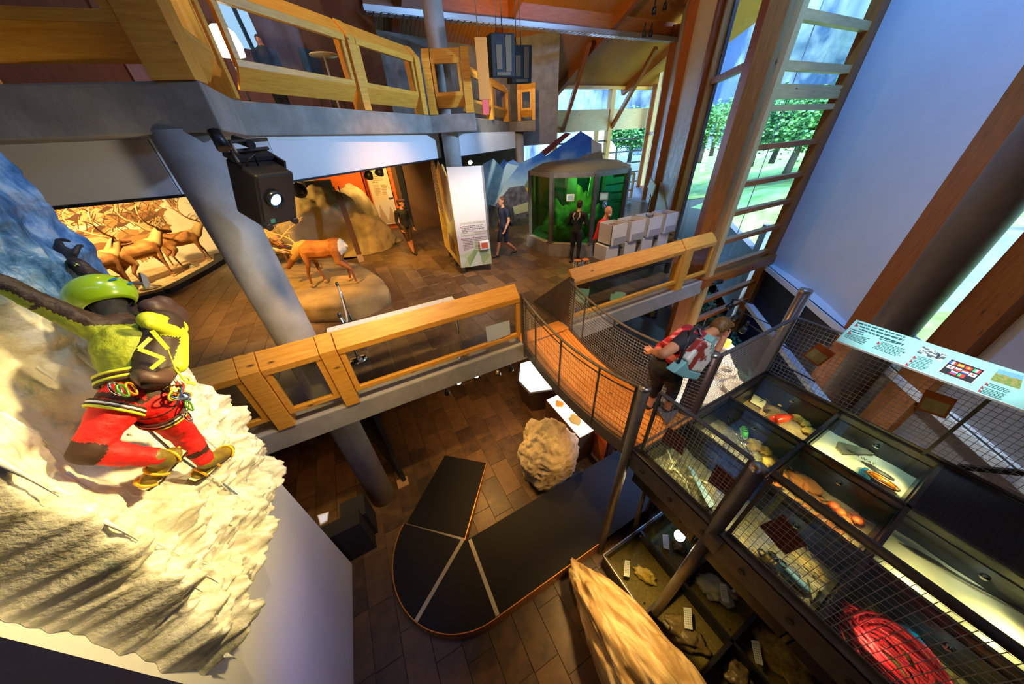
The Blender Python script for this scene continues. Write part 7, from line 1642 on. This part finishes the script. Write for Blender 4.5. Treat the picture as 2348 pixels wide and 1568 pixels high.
# ================================================================ AQUARIUM
AQ = V((6.92, 8.52, 0)); RA = 1.58; aq = thing('aquarium', AQ, 'octagonal aquarium with green glass on a concrete base', 'aquarium')
ang = [R(158+45*k) for k in range(8)]; av = lambda a, z, k=1.0: AQ+V((RA*k*math.cos(a), RA*k*math.sin(a), z))
g = G(); g.prism([av(a, 0, 1.08) for a in ang], (0, 0, .40)); g.build('concrete_base', CONC, aq)
zt2 = HT(av(R(203), 0), 1255, 398); zt2 = max(2.0, min(2.45, zt2))
for a in ang: g = G(); g.beam(av(a, .40), av(a, zt2), .11, .11, up=(math.cos(a), math.sin(a), 0)); g.build('post', STEEL, aq); g = G(); g.beam(av(a, .40, 1.02), av(a, .43, 1.02), .18, .18, up=(math.cos(a), math.sin(a), 0)); g.build('foot_plate', STEEL, aq)
for a in ang:
    b = a+R(45); g = G(); g.beam(av(a, zt2-.05), av(b, zt2-.05), .08, .12); g.build('top_frame', STEEL, aq)
    g = G(); P = [av(a, .42, .985), av(b, .42, .985), av(b, zt2-.1, .985), av(a, zt2-.1, .985)]; g.prism(P, -(P[0]+P[1]-AQ*2).normalized()*.012); g.build('pane', GLASSA, aq)
g = G(); g.prism([av(a, zt2+.0, .96) for a in ang], (0, 0, .05)); g.build('lid', M('lid_olive', (.10, .085, .05), .5), aq)
g = G(); g.lathe(AQ+V((0, 0, zt2+.05)), [(1.4, 0), (1.2, .10), (.6, .16), (0, .17)], 28); g.build('lid_dome', MC['lid_olive'], aq)
MOSSR = M('mossy_rock', (.16, .20, .04), .8, col2=(.34, .34, .08), scale=5, bump=.7)
for k, (x, y, r_, h_) in enumerate(((-.7, -.5, .5, .55), (.3, -.6, .55, .7), (.5, .5, .6, 1.1), (-.4, .5, .55, .8))): rock('tank_rock', AQ+V((x, y, .45)), (r_, r_*.9, h_), MOSSR, aq, 4, .25, 1.8, k, flat=.41)
al = bpy.data.lights.new('tank_lamp', 'POINT'); al.energy = 26; al.color = (.55, 1, .45); al.shadow_soft_size = .3; ao = bpy.data.objects.new('tank_lamp', al); C.objects.link(ao); ao.location = AQ+V((0, 0, zt2-.3)); ao.parent = aq; ao.matrix_parent_inverse = aq.matrix_basis.inverted()
for (px, py, w_, h_, nm) in ((1310, 432, .34, .75, 'leaflet'), (1362, 425, .34, .75, 'leaflet')):
    a = R(240); P0 = PL(px, py, AQ+V((.3, -.2, 0)), (.4, .9, 0)); g = G(); g.prism([P0+V((-w_*.46, w_*.2, -h_*.4)), P0+V((w_*.46, -w_*.2, -h_*.4)), P0+V((w_*.46, -w_*.2, h_*.4)), P0+V((-w_*.3, w_*.14, h_*.5))], (0, .02, 0)); g.build('text_panel', M('pale_green_paper', (.66, .72, .42), .6), aq)
for px, py in ((1308, 453), (1385, 450)):
    fn_ = V((-.63, -.77, 0)); P0 = PL(px, py, av(R(225.5), 0, .94), fn_); q = V((.77, -.63, 0))
    g = G(); g.prism([P0-q*.11+V((0, 0, -.09)), P0+q*.11+V((0, 0, -.09)), P0+q*.11+V((0, 0, .09)), P0-q*.11+V((0, 0, .09))], fn_*.02); tb_ = g.build('tablet', WHITEG, aq)
    g = G(); g.prism([P0+fn_*.021-q*.075+V((0, 0, -.055)), P0+fn_*.021+q*.075+V((0, 0, -.055)), P0+fn_*.021+q*.075+V((0, 0, .055)), P0+fn_*.021-q*.075+V((0, 0, .055))], fn_*.002); g.build('tablet_screen', emis('tablet_dim', (.10, .14, .12), 1), tb_)
a = R(270.5); fn_ = V((0, -1, 0)); P0 = PL(1387, 469, av(R(248), 0, 1.0), (.02, -1, 0)); g = G(); g.lathe(P0, [(0, .012), (.10, .012), (.10, 0)], 24, (0, -1, 0)); g.build('prohibition_sign', WHITEG, aq)
g = G(); g.tube([P0+V((.085*math.cos(x), -.016, .085*math.sin(x))) for x in [2*math.pi*i/22 for i in range(22)]], .010, 6, closed=True); g.tube([P0+V((-.06, -.016, .06)), P0+V((.06, -.016, -.06))], .010, 6); g.build('prohibition_mark', BLACK, aq)
# ================================================================ TABLE WITH WHITE BINS
tb = thing('specimen_table', (5.9, 5.1, 0), 'dark brown table with legs behind the short railing', 'table')
TXA, TXB, TY0, TY1, TZ = 4.42, 7.25, 4.78, 5.42, .72
TBM = M('table_brown', (.06, .032, .022), .45)
g = G(); g.bx(TXA, TXB, TY0, TY1, TZ-.05, TZ); g.build('table_top', TBM, tb)
g = G(); g.bx(TXA+.02, TXB-.05, TY0+.03, TY1-.03, .32, TZ-.05); g.build('apron_box', M('table_dark', (.02, .018, .022), .5), tb)
g = G(); g.bx(TXA, TXA+.03, TY0, TY1, 0, TZ-.05); g.build('end_panel', TBM, tb)
for x in (TXB-.12,):
    for y in (TY0+.08, TY1-.08): g = G(); g.bx(x-.05, x+.05, y-.05, y+.05, 0, .32); g.build('leg', STEELD, tb)
BINW = M('bin_white', (.70, .68, .66), .5); BING = M('bin_grey', (.36, .36, .37), .5)
px_top = [(1362, 1421), (1403, 1460), (1438, 1495), (1475, 1528)]
for k in range(4):
    x0 = 5.02+.56*k; t = thing('specimen_bin', (x0+.22, 5.1, TZ), ['white bin at the jar end of the row', 'second white bin from the jars', 'third white bin, with a clear cup on top', 'white bin nearest the facade post'][k], 'bin', 'white specimen bins')
    g = G()
    for e in ((x0, x0+.02, 4.92, 5.36), (x0+.42, x0+.44, 4.92, 5.36), (x0, x0+.44, 4.92, 4.94), (x0, x0+.44, 5.34, 5.36)): g.bx(*e, TZ+.36, TZ+.80)
    g.bx(x0, x0+.44, 4.92, 5.36, TZ+.36, TZ+.38); g.bx(x0+.02, x0+.42, 4.94, 5.34, TZ+.70, TZ+.715); g.build('upper_bin', BINW, t)
    g = G(); g.bx(x0+.02, x0+.42, 4.94, 5.34, TZ+.716, TZ+.722); g.build('recess', M('bin_recess', (.20, .12, .09), .5), t)
    g = G(); g.bx(x0+.08, x0+.445, 4.913, 4.92, TZ+.36, TZ+.52); g.build('grey_label', BING, t)
    g = G(); g.bx(x0-.06, x0+.30, 4.96, 5.36, TZ, TZ+.34); g.build('lower_bin', BINW, t)
    g = G(); g.bx(x0+.31, x0+.345, 4.98, 5.30, TZ, TZ+.36); g.build('divider', BING, t)
    g = G(); g.cyl((x0+.35, 4.95, TZ+.28), (x0+.35, 4.90, TZ+.28), .025, 12); g.build('tap', BLACK, t)
c = V((6.38, 5.14, TZ+.722)); g = G(); g.lathe(c, [(.07, 0), (.09, .10), (.085, .10), (.065, .005), (0, .004)], 20); T(g.build('plastic_cup', glass('cup_plastic', (.9, .95, .98), .3)), 'clear cup standing on the third white bin', 'cup')
for k, (px, py, lab) in enumerate(((1322, 622, 'steel jar with orange beads, left of the pair'), (1340, 620, 'steel jar with orange beads, right of the pair'))):
    c = Z(px, py, TZ); t = thing('sample_jar', c, lab, 'jar', 'orange topped jars'); g = G(); g.lathe(c, [(.085, 0), (.09, .02), (.09, .2), (.08, .21), (.08, .25)], 22); g.build('jar_body', CHROME, t); g = G(); g.lathe(c+V((0, 0, .245)), [(.078, 0), (.04, .012), (0, .014)], 20); g.build('bead_fill', M('orange_beads', (.9, .28, .04), .6, col2=(.7, .12, .02), scale=50), t)
# small bench frame and leaning card by the far glazing
t = thing('viewing_frame', Z(1440, 465, 0), 'pine framed viewing board at the far glazed corner', 'frame'); c = Z(1425, 470, 0)
g = G(); 
for a, b in (((-.5, .2), (.9, .2)), ((.9, .2), (.9, 1.35)), ((-.5, 1.35), (.9, 1.35))): q = G(); q.beam(c+V((a[0], .3, a[1])), c+V((b[0], .3, b[1])), .1, .1); q.build('frame_bar', WOODL, t)
g.bx(c.x-.5, c.x+.9, c.y+.28, c.y+.34, .55, .62); g.build('frame_bar', WOODL, t)
g = G(); g.bx(c.x-.5, c.x+.9, c.y+.05, c.y+.35, .16, .22); g.build('seat_board', WHITEG, t)
g = G(); g.prism([c+V((-.2, -.2, 0)), c+V((.1, .0, 0)), c+V((-.05, .1, .7))], (.03, .03, 0)); g.build('black_foot', BLACK, t)
t = thing('reading_card', fac(tpx(1519)-1.2, .9, .6), 'pale text card leaning before the far facade post', 'card'); P0 = fac(tpx(1519)-1.0, 0, .55)
P = [PL(px, py, P0, (FU[1], -FU[0], 0)) for px, py in ((1486, 428), (1496, 410), (1505, 425), (1497, 450))]; g = G(); g.prism(P, V((-.03, .03, 0))); g.build('card', CARD, t)
g = G(); c = sum(P, V())/4; g.cyl((c.x, c.y, 0), (c.x, c.y, c.z), .02, 10); g.build('stand', STEEL, t)
# ================================================================ PROJECTORS, SPOTS, GALLERY THINGS
def hang_projector(name, c, f, up_, size, label, plate=False):
    c, f = V(c), V(f).normalized(); up_ = V(up_); r_ = f.cross(up_).normalized(); u_ = r_.cross(f); w, h, d = size
    t = thing(name, c, label, 'projector', 'projectors'); bxp = lambda x0, x1, y0, y1, z0, z1: [c+r_*x+u_*y+f*z for z in (z0, z1) for x, y in ((x0, y0), (x0, y1), (x1, y1), (x1, y0))]
    g = G(); g.hexa(bxp(-w/2, w/2, -h/2, h/2, -d/2, d/2)); g.build('projector_body', BLACK if name == 'wall_projector' else BLACKM, t, bevel=.02)
    return t, bxp, c, f, r_, u_
D1 = 3.72; azr = math.atan2(ray(612, 450).x, ray(612, 450).y); pc0 = V((D1*math.sin(azr), D1*math.cos(azr), 0)); pc0.z = HT(pc0, 606, 440)
t, bxp, c, f, r_, u_ = hang_projector('wall_projector', pc0, (.55, -.62, -.42), (0, 0, 1), (.34, .46, .30), 'large black projector with lit lens hung beside the tall column')
g = G(); lc = c+f*.15+u_*.02+r_*.04; g.lathe(lc, [(.075, 0), (.075, .03), (.06, .035), (.055, .01), (0, .012)], 26, f); g.build('lens_ring', M('lens_ring', (.03, .035, .05), .2, .6), t)
g = G(); g.lathe(lc, [(.05, .016), (.03, .024), (0, .027)], 22, f); g.build('lens', emis('lens_glow', (.25, .55, 1.0), 2.2), t)
g = G(); g.lathe(lc, [(.02, .028), (0, .030)], 14, f); g.build('lens_core', emis('lens_core', (.8, .95, 1.0), 14), t)
g = G(); g.hexa(bxp(.06, .10, -.20, -.16, .149, .152)); g.build('green_label', M('green_sticker', (.06, .42, .28), .5), t)
text_obj('maker_mark', 'pd', c+f*.151-u_*.19-r_*.06, r_, -u_, .05, M('grey_print', (.5, .55, .6), .5), t)
g = G(); g.hexa(bxp(-.19, -.17, -.23, .27, -.16, .05)); g.hexa(bxp(-.19, .17, .24, .27, -.16, -.05)); g.build('cage', BLACKM, t)
for y in (.30, .37): g = G(); g.tube([c+r_*-.18+u_*y+f*-.12, c+r_*.14+u_*y+f*-.1, c+r_*.18+u_*(y-.03)+f*.02], .013, 8); g.build('carry_bar', STEELD, t)
g = G(); g.tube([c+u_*.36-f*.06, V((c.x-.05, c.y+.1, 3.30))], .03, 12); g.build('mount_tube', BLACK, t)
for s_ in (-.14, .12): g = G(); g.tube([c+r_*s_-u_*.23+f*.10, c+r_*s_-u_*.235+f*.16], .032, 12); g.build('foot_knob', BLACK, t)
g = G(); g.tube([c+u_*.23+r_*.02, c+u_*.33+r_*.06+f*.03, c+u_*.27+r_*.10, c+u_*.22+r_*.12], .008, 6); g.build('cable', BLACK, t)
t = thing('ceiling_spotlight', X(495, 318, -.72), 'black cylinder spotlight under the gallery slab corner', 'spotlight', 'gallery spotlights'); a, b = X(490, 300, -.72), X(515, 342, -.70)
g = G(); g.tube([a, a.lerp(b, .45), b], [.045, .045, .05], 16); g.build('lamp_housing', BLACK, t)
# small lamp cluster near the herd (black round lens)
P0 = PL(686, 437, (-.3, 8, 0), (0, 1, 0)); t = thing('ceiling_spotlight', P0, 'round black spotlight hanging below the white band near the herd', 'spotlight', 'gallery spotlights'); g = G(); d_ = (EYE-P0).normalized(); g.lathe(P0, [(0, 0), (.13, 0), (.14, .06), (.12, .07), (.10, .02), (0, .03)], 22, d_); g.build('lamp_housing', BLACK, t)
g = G(); g.tube([P0, V((P0.x, P0.y, 3.33))], .02, 8); g.build('stem', BLACK, t)
for k, (px, py, lab) in enumerate(((845, 402, 'left black spotlight before the orange wall'), (870, 394, 'right black spotlight before the orange wall'))):
    P0 = PL(px, py, (0, 11.5, 0), (0, 1, 0)); t = thing('ceiling_spotlight', P0, lab, 'spotlight', 'gallery spotlights'); g = G(); g.lathe(P0, [(0, .12), (.10, .10), (.14, -.06), (.13, -.08), (0, -.05)], 18, (.3, -.4, 1)); g.build('lamp_housing', BLACK, t); g = G(); g.tube([P0, V((P0.x, P0.y, 3.33))], .02, 8); g.build('stem', BLACK, t)
P0 = PL(1078, 372, (0, 10.6, 0), (0, 1, 0)); lamp(P0, P0+V((-.2, -1, -.4)), (P0.x, P0.y, 3.3), 'lit spotlight in the dark strip right of the second column', True, .07)
# projectors and orange board hanging over the hall
for k, (px, py, d_, lab) in enumerate(((1148, 130, 8.6, 'nearer black projector with tan yoke hanging over the hall'), (1190, 150, 9.6, 'farther black projector with tan yoke hanging over the hall'))):
    azr = math.atan2(ray(px, py).x, ray(px, py).y); q = V((d_*math.sin(azr), d_*math.cos(azr), 0)); q.z = HT(q, px, py)
    t, bxp, c, f, r_, u_ = hang_projector('hanging_projector', q, (-.2, -.95, -.1), (0, 0, 1), (.50, .66, .44), lab)
    g = G(); g.hexa(bxp(-.17, -.05, -.24, .30, .222, .235)); g.build('tan_yoke', M('yoke_tan', (.13, .075, .03), .7), t); g = G(); g.hexa(bxp(.03, .15, -.2, .16, .222, .235)); g.build('tan_yoke', MC['yoke_tan'], t)
    g = G(); g.hexa(bxp(-.15, .15, -.30, -.25, .222, .235)); g.build('tan_strip', MC['yoke_tan'], t)
    for s_ in (-.05, .08): g = G(); g.tube([c+u_*.33+r_*s_, V((c.x+s_, c.y, ZR(c.y)-.02))], .010, 8); g.build('suspension_rod', CHROME, t)
azr = math.atan2(ray(1105, 130).x, ray(1105, 130).y); q = V((8.3*math.sin(azr), 8.3*math.cos(azr), 0)); z0_, z1_ = HT(q, 1112, 172), HT(q, 1100, 86)
t = thing('hanging_board', q, 'orange lit slim board hanging left of the projectors', 'board'); g = G(); g.box((q.x, q.y, (z0_+z1_)/2-.2), (.24, .04, z1_-z0_+.4), R(-15), 2); g.build('board', M('amber_board', (.70, .25, .03), .5), t); g = G(); g.tube([(q.x-.05, q.y, z1_), (q.x-.05, q.y, ZR(q.y)-.02)], .010, 6); g.build('suspension_rod', CHROME, t)
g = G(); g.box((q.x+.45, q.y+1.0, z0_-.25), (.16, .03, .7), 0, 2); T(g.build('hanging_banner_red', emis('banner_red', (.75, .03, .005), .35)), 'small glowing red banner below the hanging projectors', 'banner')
# roof track spots by the facade
for k, (px, py, lab) in enumerate(((1500, 25, 'left small black spot on the roof strut'), (1525, 15, 'right small black spot on the roof strut'), (1477, 78, 'left small spot below the metal duct'), (1492, 78, 'right small spot below the metal duct'))):
    P0 = PL(px, py, (0, 11.6, 0), (0, 1, 0)); t = thing('ceiling_spotlight', P0, lab, 'spotlight', 'gallery spotlights'); g = G(); g.lathe(P0, [(0, .12), (.07, .1), (.08, -.1), (0, -.1)], 14); g.build('lamp_housing', BLACK, t); g = G(); g.tube([P0, P0+V((0, 0, .3))], .03, 8); g.build('stem', BLACK, t)
# gallery: lamp, seated visitor, window strip, table
gn = V((.69, -.72, 0))
def GPt(px, py, off): A = V((-.63, 5.70, 0)); n = V((2.96, -3.07, 0)).normalized(); return PL(px, py, A-n*off, n)
P0 = GPt(515, 95, .75); t = thing('globe_lamp', P0, 'glowing white dome lamp behind the gallery glass', 'lamp'); g = G(); g.lathe(P0, [(.17, -.14), (.18, -.02), (.15, .09), (.08, .15), (0, .165)], 26); g.lathe(P0, [(.17, -.14), (0, -.13)], 26); g.build('shade', emis('lamp_shade', (1, .93, .74), 3), t); g = G(); g.cyl(P0-V((0, 0, .14)), V((P0.x, P0.y, 3.72)), .014, 10); g.build('stem', STEELD, t); g = G(); g.lathe(V((P0.x, P0.y, 3.72)), [(.12, 0), (.12, .02), (0, .03)], 20); g.build('base', STEELD, t)
P1 = GPt(597, 100, 1.75); base_ = V((P1.x, P1.y, P1.z-1.62))
person('visitor in dark jacket behind the gallery glass beside the lamp', V((P1.x, P1.y, 3.72)), R(170), P1.z+.10-3.72, 'stand', M('dark_blue_jacket', (.012, .016, .03), .7), BLKJ, SHOED, voxel=.02)
wg = sroot('window_6'); A = V((-2.7, 7.05, 0)); B = V((-1.5, 7.22, 0))
g = G(); P = [GPt(486, 4, 2.35), GPt(546, 10, 2.35), GPt(604, 118, 2.35), GPt(545, 108, 2.35)]; P[0].z += .6; P[1].z += .6
g.prism(P, V((.03, -.03, 0))); g.build('pane', emis('sky_pane', (.42, .68, 1.0), .42), wg)
g = G(); P2 = [p+gn*.04 for p in (P[0].lerp(P[1], .42), P[0].lerp(P[1], .56), P[3].lerp(P[2], .56), P[3].lerp(P[2], .42))]; g.prism(P2, gn*.03); g.build('mullion', BLACK, wg)
P0 = GPt(752, 160, .6); t = thing('bistro_table', V((P0.x, P0.y, 3.72)), 'white slim-legged table behind the gallery glass', 'table'); zt3 = min(4.5, GPt(757, 132, .6).z); g = G(); g.lathe(V((P0.x, P0.y, zt3)), [(.0, .02), (.22, .02), (.22, 0), (0, 0)], 24); g.build('table_top', CARD, t); g = G(); g.cyl((P0.x, P0.y, 3.72), (P0.x, P0.y, zt3), .018, 10); g.build('leg', WHITEG, t)
P0 = GPt(740, 160, 1.0); t = thing('cafe_chair', V((P0.x, P0.y, 3.72)), 'dark chair behind the gallery glass by the slim table', 'chair')
g = G(); g.box((P0.x, P0.y, 4.17), (.42, .42, .05), R(45)); g.build('seat', BLACKM, t); g = G(); g.box((P0.x-.14, P0.y+.14, 4.45), (.42, .04, .46), R(45)); g.build('backrest', BLACKM, t)
for dx, dy in ((.22, 0), (-.22, 0), (0, .22), (0, -.22)): g = G(); g.cyl((P0.x+dx, P0.y+dy, 3.72), (P0.x+dx*.8, P0.y+dy*.8, 4.15), .015, 8); g.build('leg', STEELD, t)
g = G(); g.tube([Y(1620, 640, 4.05), Y(1600, 655, 4.0), Y(1590, 690, 3.94)], .006, 6); T(g.build('white_cable', WHITEG), 'thin white cable running down the corner post', 'cable')
P0 = Y(1628, 650, 3.95); t = thing('ceiling_spotlight', P0, 'small black lamp clamped on the corner post', 'spotlight', 'gallery spotlights'); g = G(); g.tube([P0, P0+V((.3, -.1, .02))], .06, 12); g.build('lamp_housing', BLACK, t)
# ================================================================ EXHIBIT LIGHTING AND ADDED FILL LAMPS
WARM = (1, .50, .11); WARM2 = (1, .62, .20)
spot('light_ice_low', (.9, 1.7, 3.0), (-1.7, 2.1, 1.35), 300, (1, .74, .30), 56, .9, .1)
spot('light_ice_high', (-.3, 2.6, 5.2), (-1.75, 2.6, 2.4), 40, (.45, .68, 1), 60, .8, .1)
spot('light_climber', (.7, 2.9, 4.6), (-1.4, 2.3, 1.9), 130, (1, .74, .34), 40, .6, .05)
spot('light_diorama', (-5.4, 11.3, 3.25), (-6.6, 14.4, 1.0), 520, (1, .74, .34), 115, .9, .1)
spot('light_diorama_far', (-8.5, 11.2, 3.25), (-9, 13.5, 1.2), 420, (1, .74, .34), 115, .9, .1)
spot('light_bulls', (-1.7, 6.4, 3.25), (-1.7, 8.6, .6), 300, WARM, 80, .7, .06)
spot('light_bulls_back', (-3.2, 9.6, 3.25), (-2.0, 9.2, .8), 160, WARM, 90, .7, .06)
spot('light_cave', (-3.0, 11.6, 3.25), (-.9, 13, 1.2), 190, WARM2, 80, .9, .1)
spot('light_orange', (1.2, 12.8, 3.25), (1.2, 15.5, 1.4), 210, WARM2, 95, .7, .08)
spot('light_man', (1.2, 9.8, 3.25), (1.7, 11.2, .6), 170, WARM, 90, .8, .06)
spot('light_tower', (3.1, 5.9, 4.6), (2.9, 8, 1.0), 28, (1, .80, .52), 40, .9, .1)
spot('light_backdrop', (4.4, 8.9, 6.2), (6.2, 12, 1.5), 330, (1, .88, .7), 50, .9, .1)
spot('light_hall_floor', (2.6, 5.2, 6.0), (1.2, 7.6, 0), 520, WARM, 56, .9, .1)
spot('light_hall_floor_right', (4.4, 6.0, 6.0), (4.6, 7.6, 0), 330, WARM, 58, .9, .1)
# lower level
spot('light_lower_a', (1.6, 4.35, -.42), (1.8, 5.6, -3), 90, WARM, 100, .9, .1)
spot('light_lower_b', (1.1, 4.35, -.42), (1.4, 2.8, -3), 85, WARM, 95, .9, .1)
spot('light_boulder', (2.72, 1.36, -1.2), (1.9, 2.9, -2.2), 55, WARM, 75, .8, .04)
spot('light_stone', (2.15, 1.1, -.7), (1.5, .2, -2.6), 115, WARM2, 90, .9, .1)
spot('light_minerals', (2.6, .2, -.45), (2.9, -.1, -2.8), 200, WARM, 120, .9, .1)
spot('light_lower_left', (-2.6, 5.2, -.42), (-2.2, 4.9, -3), 26, WARM, 100, .9, .1)
spot('light_plinth', (8.2, 2.9, -.85), (7.4, 2.9, -2.2), 130, (1, .80, .52), 110, .8, .05)
spot('light_plinth_near', (6.6, 1.4, -.85), (6.3, 2.2, -2.2), 110, (1, .80, .52), 110, .8, .05)
spot('light_redwall', (2.9, 3.6, -.4), (3.4, 3.4, -2.5), 45, WARM, 100, .8, .05)
spot('light_bridge', (1.6, 2.6, 4.6), (2.7, 2.7, 0), 260, WARM2, 45, .8, .06)
spot('light_gallery', (-1.2, 6.3, 7.4), (.5, 6.6, 4.2), 170, WARM, 120, .9, .1)
spot('light_rail_left', (-.2, 2.4, 4.4), (-.6, 4.0, .6), 170, (1, .66, .24), 46, .9, .1)

spot('light_blue_wall', (6.2, 2.6, 8.6), (9.2, 2.2, 4.0), 820, (.07, .32, 1), 100, .9, .1)
spot('light_blue_left', (-.4, 1.6, -.6), (-1.85, 2.4, -2.0), 11, (.20, .22, 1), 120, .9, .1)
spot('fill_blue_gallery', (5.2, 4.6, 4.2), (1.4, 7.8, 3.1), 400, (.34, .58, 1), 105, .9, .1)  # added fill mimicking window daylight on the gallery edge
spot('fill_blue_column', (3.2, 2.0, 5.0), (-.9, 4.2, 2.0), 210, (.40, .58, 1), 46, .9, .1)  # added bluish fill for the right side of the tall column
spot('light_rail_mid', (1.2, 2.0, 5.6), (.9, 4.0, .9), 330, (1, .66, .24), 60, .9, .1)
spot('light_rail_right', (4.6, 2.6, 5.8), (5.2, 4.0, .9), 300, (1, .72, .34), 60, .9, .1)
spot('light_roof', (5.0, 9.0, 5.2), (9.5, 12.5, 7.4), 260, WARM2, 130, .9, .1)
spot('fill_board', (4.2, .1, 3.6), (5.2, .1, .95), 200, (.85, 1, 1), 40, .9, .1)  # added fill to brighten the teal board
spot('fill_woman', (2.4, -.4, 3.9), (3.2, 1.6, .9), 130, (.86, .88, 1), 40, .9, .1)  # added fill to brighten the bending woman
spot('fill_tower_side', (.6, 7.2, 3.2), (2.1, 9.2, 1.2), 170, WARM2, 70, .8, .06)  # added fill for the tower's dim side panel
spot('fill_band_left', (-.6, 3.2, 2.2), (-2.8, 5.25, 3.0), 22, (1, .86, .62), 90, .9, .1)  # added weak fill lifting the left part of the white band
spot('light_blue_floor', (4.4, 2.4, -.4), (4.2, 2.7, -2.6), 110, (.14, .40, 1), 105, .8, .1)
